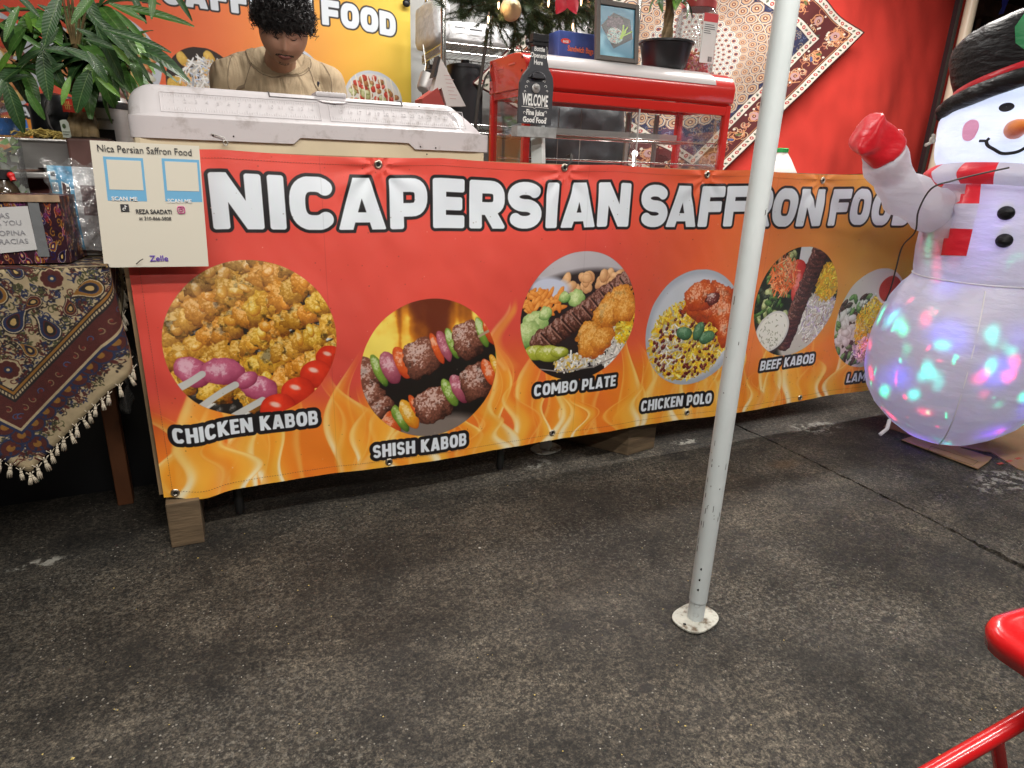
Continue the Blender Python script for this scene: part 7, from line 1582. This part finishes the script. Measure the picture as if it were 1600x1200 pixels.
SNW = fabric('snow_fabric', (.70, .69, .75), .58, .35, 9, .5); SNR = fabric('red_fabric', (.72, .02, .035), .35); SNK = fabric('black_fabric', (.008, .008, .009), .03, .5, 14, .7); SNG = fabric('green_fabric', (.03, .28, .10), .3); SNO = fabric('orange_fabric', (.85, .28, .02), .35); SNP = fabric('pink_patch', (.78, .36, .48), .5)
SX, SY = 2.69, 1.525; AZ = math.radians(-141)         # where the snowman faces
sn_ = thing('snowman', 'tall inflatable snowman lit from inside with a black top hat and a red mitten raised', 'inflatable snowman', (SX, SY, 0))
def rad(z):           # body outline
    P = [(.012, .0), (.020, .06), (.045, .13), (.09, .20), (.15, .262), (.22, .305), (.30, .325), (.38, .332), (.46, .328), (.54, .312), (.60, .290), (.655, .258), (.685, .236), (.70, .226), (.72, .232), (.80, .240), (.90, .238), (.98, .222), (1.04, .19), (1.06, .15)]
    for (z0, r0), (z1, r1) in zip(P[:-1], P[1:]):
        if z <= z1: t = (z-z0)/(z1-z0); return r0+(r1-r0)*t
    return P[-1][1]
def sp_pt(a, z, out=0.): r = rad(z)+out; return V((SX+r*math.cos(a), SY+r*.96*math.sin(a), z))
def bwob(a, z):
    k = .006*math.sin(a*24+z*9)*math.exp(-((z-.70)/.05)**2)+.010*abs(math.sin(a*5+.4))**.5*(.10 < z < .66)-.006
    k += .012*mnoise.noise(V((math.cos(a)*2.5, math.sin(a)*2.5, z*5)))+.004*math.sin(a*36+z*40)*math.exp(-((z-.665)/.03)**2)+.024*mnoise.noise(V((math.cos(a)*1.5+4, math.sin(a)*1.5, z*16)))*math.exp(-((z-.42)/.14)**2)*math.exp(-(math.remainder(a-AZ-.1, 6.283)/.55)**2)
    return k
zz = sorted(set(list(np.linspace(.012, .69, 64))+[.695, .70, .705]+list(np.linspace(.715, 1.06, 34))))
m = MB(); nA = 120; vs = []
for z in zz:
    for k in range(nA): a = 6.2832*k/nA; r = rad(z)*(1+bwob(a, z)); vs.append((SX+r*math.cos(a), SY+r*.96*math.sin(a), z))
m.add(vs, [(j*nA+i, j*nA+(i+1) % nA, (j+1)*nA+(i+1) % nA, (j+1)*nA+i) for j in range(len(zz)-1) for i in range(nA)])
bd = obj('body', m, SNW, sn_, sharp=180)
sm_ = MB()
for a in (AZ-.02,): sm_.tube([sp_pt(a, z, .001) for z in np.linspace(.03, .68, 30)], .0022, 6)
obj('seam', sm_, fabric('seam_tape', (.85, .84, .82), .3), bd)
obj('waist_seam', MB().tube([sp_pt(a, .70, .0035) for a in np.linspace(0, 6.283, 81)[:-1]], .003, 6, closed=True), fabric('seam_tape_2', (.75, .74, .78), .3), bd)
# arm and mitten
def ring_tube(pts, rs, n=28, wr=.05):
    m = MB(); m.tube(pts, rs, n); m.v = [tuple(V(v)+V((mnoise.noise(V(v)*14), mnoise.noise(V(v)*14+V((5, 0, 0))), mnoise.noise(V(v)*14+V((0, 5, 0)))))*wr*.2) for v in m.v]; return m
YA = 1.40; YA = 1.60; ap = spline([V((SX-.04, SY+.06, .90)), V((SX-.13, SY+.09, .925)), at(1450, 326, YA+.02), at(1416, 303, YA), at(1393, 274, YA-.01), at(1381, 243, YA-.02)], 5)
obj('arm', ring_tube(ap, [.086-.022*min(1, max(0, i-6)/14) for i in range(len(ap))], wr=.10), SNW, sn_, sharp=180)
mp_ = [at(1383, 246, YA-.02), at(1379, 236, YA-.02), at(1369, 222, YA-.02), at(1360, 210, YA-.02), at(1353, 201, YA-.02), at(1350, 197, YA-.02)]
m = ring_tube(mp_, [.058, .062, .064, .060, .046, .014], 26, .16); q = at(1384, 236, YA-.03); q2 = at(1405, 207, YA-.03); m.tube([q, q.lerp(q2, .5), q2, q2+V((.004, 0, .010))], [.034, .026, .018, .008], 16); mo = obj('mitten', m, SNR, sn_, sharp=180); remesh(mo, .006, 5)
# other arm on the far side
SR = lambda a, r, z: V((SX+r*math.cos(a), SY+r*math.sin(a), z))
aR = AZ+math.pi/2+.1
obj('arm', ring_tube([SR(aR, .14, .90), SR(aR, .26, .86), SR(aR-.1, .36, .76), SR(aR-.25, .42, .68)], [.085, .078, .068, .062]), SNW, sn_, sharp=180)
mo = obj('mitten', ring_tube([SR(aR-.25, .42, .68), SR(aR-.28, .45, .62), SR(aR-.3, .46, .56)], [.062, .075, .03]), SNR, sn_, sharp=180)
# head
HZ = 1.205; Mhd = Matrix.Translation((SX+.02, SY, HZ)) @ Matrix.Rotation(AZ+math.pi/2, 4, 'Z')      # local -Y is the face
HR = (.258, .245, .185)
def hd(d, out=0.): d = V(d).normalized(); e = V((HR[0]*math.copysign(abs(d.x)**.92, d.x), HR[1]*math.copysign(abs(d.y)**.92, d.y), HR[2]*math.copysign(abs(d.z)**.75, d.z))); return Mhd @ (e+d*out)
m = MB(); n_ = 40; vs = []
for j in range(n_+1):
    t = math.pi*j/n_
    for i in range(2*n_): a = math.pi*i/n_; d = V((math.sin(t)*math.cos(a), math.sin(t)*math.sin(a), math.cos(t))); vs.append(hd(d, .008*mnoise.noise(d*3)+.010*mnoise.noise(V((a*2.4, t*.8, 0)))*(t > 1.5)))
m.add(vs, [(j*2*n_+i, (j+1)*2*n_+i, (j+1)*2*n_+(i+1) % (2*n_), j*2*n_+(i+1) % (2*n_)) for j in range(n_) for i in range(2*n_)])
hdo = obj('head', m, SNW, sn_, sharp=180)
def fdir(px, py):
    """direction on the head seen at a photo pixel"""
    best = None
    for i in range(-60, 61):
        for j in range(-40, 41):
            a = i*.028; e = j*.028; d = V((math.sin(a)*math.cos(e), -math.cos(a)*math.cos(e), math.sin(e))); p_ = hd(d); v = p_-V((0, 0, CH)); z = v.dot(_F); X = 800+FPX*v.dot(_r)/z; Y = 600-FPX*v.dot(_u)/z; k = (X-px)**2+(Y-py)**2
            if best is None or k < best[0]: best = (k, d)
    return best[1]
def disc(d, r, m_, nm, th=.003, sx=1):
    d = V(d).normalized(); u_ = V((0, 0, 1)).cross(d).normalized(); v_ = d.cross(u_); m = MB(); pts = [[hd(d+(u_*math.cos(a)*sx+v_*math.sin(a))*r*k, th*(1.0 if k < .99 else .1)) for a in np.linspace(0, 6.283, 25)[:-1]] for k in (1., .97, .6, .25, .02)]
    vs = [p_ for q in pts for p_ in q]; m.add(vs, [(j*24+i, j*24+(i+1) % 24, (j+1)*24+(i+1) % 24, (j+1)*24+i) for j in range(4) for i in range(24)]); return obj(nm, m, m_, hdo)
BLKF = fabric('black_patch', (.02, .02, .025), .03, .5, 8, .1)
dn_ = fdir(1585, 202); de = fdir(1572, 168); dc = fdir(1516, 199)
disc(de, .085, BLKF, 'eye'); disc(V((-de.x+2*dn_.x, de.y, de.z)), .085, BLKF, 'eye'); disc(dc, .115, SNP, 'cheek'); disc(V((-dc.x+2*dn_.x, dc.y, dc.z)), .115, SNP, 'cheek')
m = MB(); sm_pts = [(1541, 219), (1545, 226), (1554, 234), (1566, 239), (1578, 240), (1589, 237), (1600, 231), (1612, 222)]
m.tube(spline([hd(fdir(*q), .004) for q in sm_pts], 4), .0055, 8); m.tube(spline([hd(fdir(*q), .004) for q in ((1531, 221), (1537, 221), (1542, 219), (1545, 213))], 4), .0045, 8); obj('smile', m, BLKF, hdo)
n0 = hd(dn_); nd = (Mhd.to_3x3() @ dn_).normalized(); nd2 = (nd+V((.3, -.3, .04))).normalized(); m = MB(); m.tube([n0-nd*.01, n0+nd*.025, n0+nd*.06+nd2*.02, n0+nd*.07+nd2*.08, n0+nd*.07+nd2*.14], [.027, .031, .026, .017, .004], 18); obj('carrot_nose', m, SNO, hdo, sharp=180)
# scarf
def scarf_pt(a, t, out=0): z = 1.035+t*.072+.008*math.sin(a*2+1); r = .238+.034*math.sin(math.pi*t)+out; return V((SX+.008+r*math.cos(a), SY+r*.97*math.sin(a), z))
n_ = 14
for k in range(n_):
    a0, a1 = AZ+.16+6.283*k/n_, AZ+.16+6.283*(k+1)/n_; m = MB().grid(8, 8, lambda u, v: scarf_pt(a0+(a1-a0)*u, v, .004*mnoise.noise(V((u*3+k, v*4, 0))))); obj('scarf_band', m, SNW if k % 2 else SNR, sn_, sharp=180)
p_ = [[at(*q, 1.27) for q in r_] for r_ in ([(1486, 290), (1533, 286)], [(1480, 318), (1530, 318)], [(1463, 356), (1520, 358)], [(1457, 398), (1510, 400)])]
def tail(u, v, out=0):
    i = min(2, int(v*3)); f_ = v*3-i; a = p_[i][0].lerp(p_[i+1][0], f_); b_ = p_[i][1].lerp(p_[i+1][1], f_); q = a.lerp(b_, u)
    # lay it on the belly: push along the line of sight until just outside the body
    d = (q-V((0, 0, CH))); lo, hi = .8, 1.6
    for _ in range(26):
        mid = (lo+hi)/2; w_ = V((0, 0, CH))+d*mid; inside = math.hypot(w_.x-SX, (w_.y-SY)/.96) < rad(max(.02, w_.z))+.028+out
        if inside: hi = mid
        else: lo = mid
    return V((0, 0, CH))+d*lo
cols = [SNR, SNW, SNR]
for k in range(3): obj('scarf_tail', MB().grid(8, 8, lambda u, v: tail(u, (k+v)/3, .004*math.sin(u*3.1))), cols[k], sn_, sharp=180)
obj('scarf_tail', MB().grid(8, 4, lambda u, v: tail(u, .985+.03*v, 0)), SNW, sn_)
# buttons
def bpt(px, py, Yg=1.3):
    q = at(px, py, Yg); d = q-V((0, 0, CH)); lo, hi = .7, 1.7
    for _ in range(30):
        mid = (lo+hi)/2; w_ = V((0, 0, CH))+d*mid
        if math.hypot(w_.x-SX, (w_.y-SY)/.96) < rad(max(.02, w_.z)): hi = mid
        else: lo = mid
    return V((0, 0, CH))+d*lo
for q in ((1572, 333), (1569, 376)): obj('button', MB().ball(bpt(*q), (.026, .026, .024), 12), SNK, sn_)
hp_ = bpt(1600, 385); m = MB()
for k in range(3): a = 1.6+k*1.4; m.ball(hp_+V((.03*math.cos(a), -.012, .03*math.sin(a))), (.024, .008, .036), 8)
obj('holly_leaf', m, SNG, sn_); obj('holly_berry', MB().ball(hp_+V((-.01, -.02, .035)), .018, 8), SNR, sn_)
# hat, tilted
Mht = Matrix.Translation((SX+.035, SY-.01, 1.378)) @ Matrix.Rotation(math.radians(12.5), 4, V((_F.x, _F.y, 0)).normalized()*-1) @ Matrix.Rotation(math.radians(-13), 4, _R)
wobH = lambda a, z: .014*math.sin(a*13+z*30)+.012*math.sin(a*29)
brm = MB(); brp = [(.228+.040*(1+math.cos(t))*1.0, .030*math.sin(t)) for t in np.linspace(-math.pi, math.pi, 17)]; brm.lathe(brp, 90, M=Mht, wob=lambda a, z: .010*math.sin(a*17+z*60)+.008*math.sin(a*41)); obj('hat_brim', brm, SNK, sn_, sharp=180)
obj('hat_band', MB().lathe([(.243, .012), (.250, .020), (.252, .040), (.248, .052), (.240, .055)], 80, M=Mht), SNR, sn_, sharp=180)
ct_ = MB().lathe([(.236, .0), (.244, .05), (.250, .10), (.250, .165), (.238, .20), (.21, .222), (.16, .236), (.08, .242), (0, .242)], 90, M=Mht, wob=lambda a, z: .012*math.sin(a*19)*max(0, (z-.17))/.1); obj('hat_crown', ct_, SNK, sn_, sharp=180)
def hatp(ang, z, out=.0015): r = .2505+out; return Mht @ V((r*math.cos(ang), r*math.sin(ang), z))
va = math.atan2(-SY, -SX)-.08                          # towards the camera
def hatpoly(pts, m_, nm, out): 
    m = MB(); c_ = (sum(p[0] for p in pts)/len(pts), sum(p[1] for p in pts)/len(pts)); n = len(pts); vs = []
    for k in (1, .66, .33, .02): vs += [hatp(va+(c_[0]+(x-c_[0])*k), c_[1]+(z-c_[1])*k, out) for x, z in pts]
    m.add(vs, [(j*n+i, j*n+(i+1) % n, (j+1)*n+(i+1) % n, (j+1)*n+i) for j in range(3) for i in range(n)]); return obj(nm, m, m_, sn_)
hatpoly([(-.12, .165), (.02, .205), (.06, .185), (.12, .150), (.22, .215), (.36, .21), (.42, .16), (.38, .09), (.20, .075), (.06, .090), (-.02, .075), (-.13, .115)], SNG, 'holly_leaf', .002)
hatpoly([(.06, .085), (.10, .13), (.18, .135), (.26, .12), (.28, .09), (.2, .07)], SNR, 'holly_berry', .004)
# ties and cables
for q in (((1427, 379), (1412, 381), (1398, 380)), ((1389, 661), (1386, 670), (1375, 679))):
    pp = [bpt(*q[0])] if q[0][1] < 500 else [at(1389, 661, 1.36)]; z0 = pp[0]; y_ = z0.y; obj('tie_strap', MB().tube([z0+V((.03, .02, 0)), at(*q[1], y_), at(*q[2], y_)], .0065, 6), SNW, sn_)
pts = [at(1576, 262, 1.24), at(1530, 272, 1.22), at(1490, 282, 1.22), at(1455, 295, 1.26), at(1435, 330, 1.38), at(1430, 362, 1.42), at(1410, 385, 1.5), at(1400, 420, 1.55), at(1392, 450, 1.6), at(1384, 470, 1.66)]
tag(obj('air_line_cord', MB().tube(spline(pts), .0026, 6), CORD), 'thin black cord running across the scarf and down the left side of the snowman', 'cord')
q = at(1456, 222, 1.62); tag(obj('cable_knot', MB().tube([q+V((.012*math.cos(a)*(1-a/9), 0, .006*a*.3+.010*math.sin(a))) for a in np.linspace(0, 9, 22)], .006, 6).tube([q, q+V((-.03, 0, -.012))], .005, 6), mat('grey_rope', (.35, .33, .3), .8)), 'knotted grey rope end hanging just left of the snowman head', 'rope')
# lamps inside the snowman: white bulbs and a turning colour projector in the belly
for (z, e, c) in ((1.20, 3.4, (.70, .85, 1)), (.86, .8, (.78, .80, 1)), (.52, .65, (.70, .66, 1)), (.24, .45, (.68, .64, 1))):
    l = bpy.data.lights.new('inner_bulb', 'POINT'); l.energy = e; l.color = c; l.shadow_soft_size = .05; lo = bpy.data.objects.new('inner_bulb', l); lo.location = (SX, SY, z); COL.objects.link(lo)
def projector(scale, stretch, p0, p1, cols, strength, power, size, z, seed):
    l = bpy.data.lights.new('colour_projector', 'POINT'); l.energy = power; l.shadow_soft_size = size; l.use_nodes = True; t = l.node_tree; em = t.nodes['Emission']; L = t.links.new
    tc = t.nodes.new('ShaderNodeTexCoord'); n = t.nodes.new('ShaderNodeTexNoise'); n.inputs['Scale'].default_value = 3; L(tc.outputs['Normal'], n.inputs[0]); ad = t.nodes.new('ShaderNodeVectorMath'); ad.operation = 'MULTIPLY_ADD'; ad.inputs[1].default_value = (.35, .35, .35); L(n.outputs['Color'], ad.inputs[0]); L(tc.outputs['Normal'], ad.inputs[2])
    mp = t.nodes.new('ShaderNodeMapping'); mp.inputs['Scale'].default_value = (1, 1, stretch); mp.inputs['Location'].default_value = (seed, .1, .2); vo = t.nodes.new('ShaderNodeTexVoronoi'); vo.inputs['Scale'].default_value = scale; L(ad.outputs[0], mp.inputs[0]); L(mp.outputs[0], vo.inputs[0])
    r = t.nodes.new('ShaderNodeValToRGB'); e = r.color_ramp.elements; e[0].position = p0; e[0].color = (1, 1, 1, 1); e[1].position = p1; e[1].color = (0, 0, 0, 1); r.color_ramp.interpolation = 'EASE'; L(vo.outputs['Distance'], r.inputs[0])
    sp3 = t.nodes.new('ShaderNodeSeparateColor'); L(vo.outputs['Color'], sp3.inputs[0]); cr = t.nodes.new('ShaderNodeValToRGB'); cr.color_ramp.interpolation = 'CONSTANT'; cr.color_ramp.elements[0].color = (*cols[0], 1); cr.color_ramp.elements[1].position = 1/len(cols); cr.color_ramp.elements[1].color = (*cols[1], 1)
    for k in range(2, len(cols)): e_ = cr.color_ramp.elements.new(k/len(cols)); e_.color = (*cols[k], 1)
    L(sp3.outputs[0], cr.inputs[0]); mx = t.nodes.new('ShaderNodeMix'); mx.data_type = 'RGBA'; mx.blend_type = 'MULTIPLY'; mx.inputs[0].default_value = 1; L(r.outputs[0], mx.inputs[6]); L(cr.outputs[0], mx.inputs[7]); L(mx.outputs[2], em.inputs['Color']); em.inputs['Strength'].default_value = strength
    lo = bpy.data.objects.new('colour_projector', l); lo.location = (SX, SY, z); COL.objects.link(lo)
GRN, RDD, BLU, OFF = (.01, .95, .40), (1, .02, .10), (.06, .08, 1), (0, 0, 0)
projector(4.6, .6, .06, .36, [GRN, RDD, OFF, (.02, .8, .6), RDD], 25, 1.0, .016, .36, .3)
projector(2.2, .9, .05, .46, [BLU, OFF, (.20, .05, 1), OFF, BLU], 17, 1.0, .045, .40, 1.7)
projector(9, .35, .08, .26, [GRN, OFF, RDD, OFF, OFF], 16, 1.0, .003, .30, 4.1)
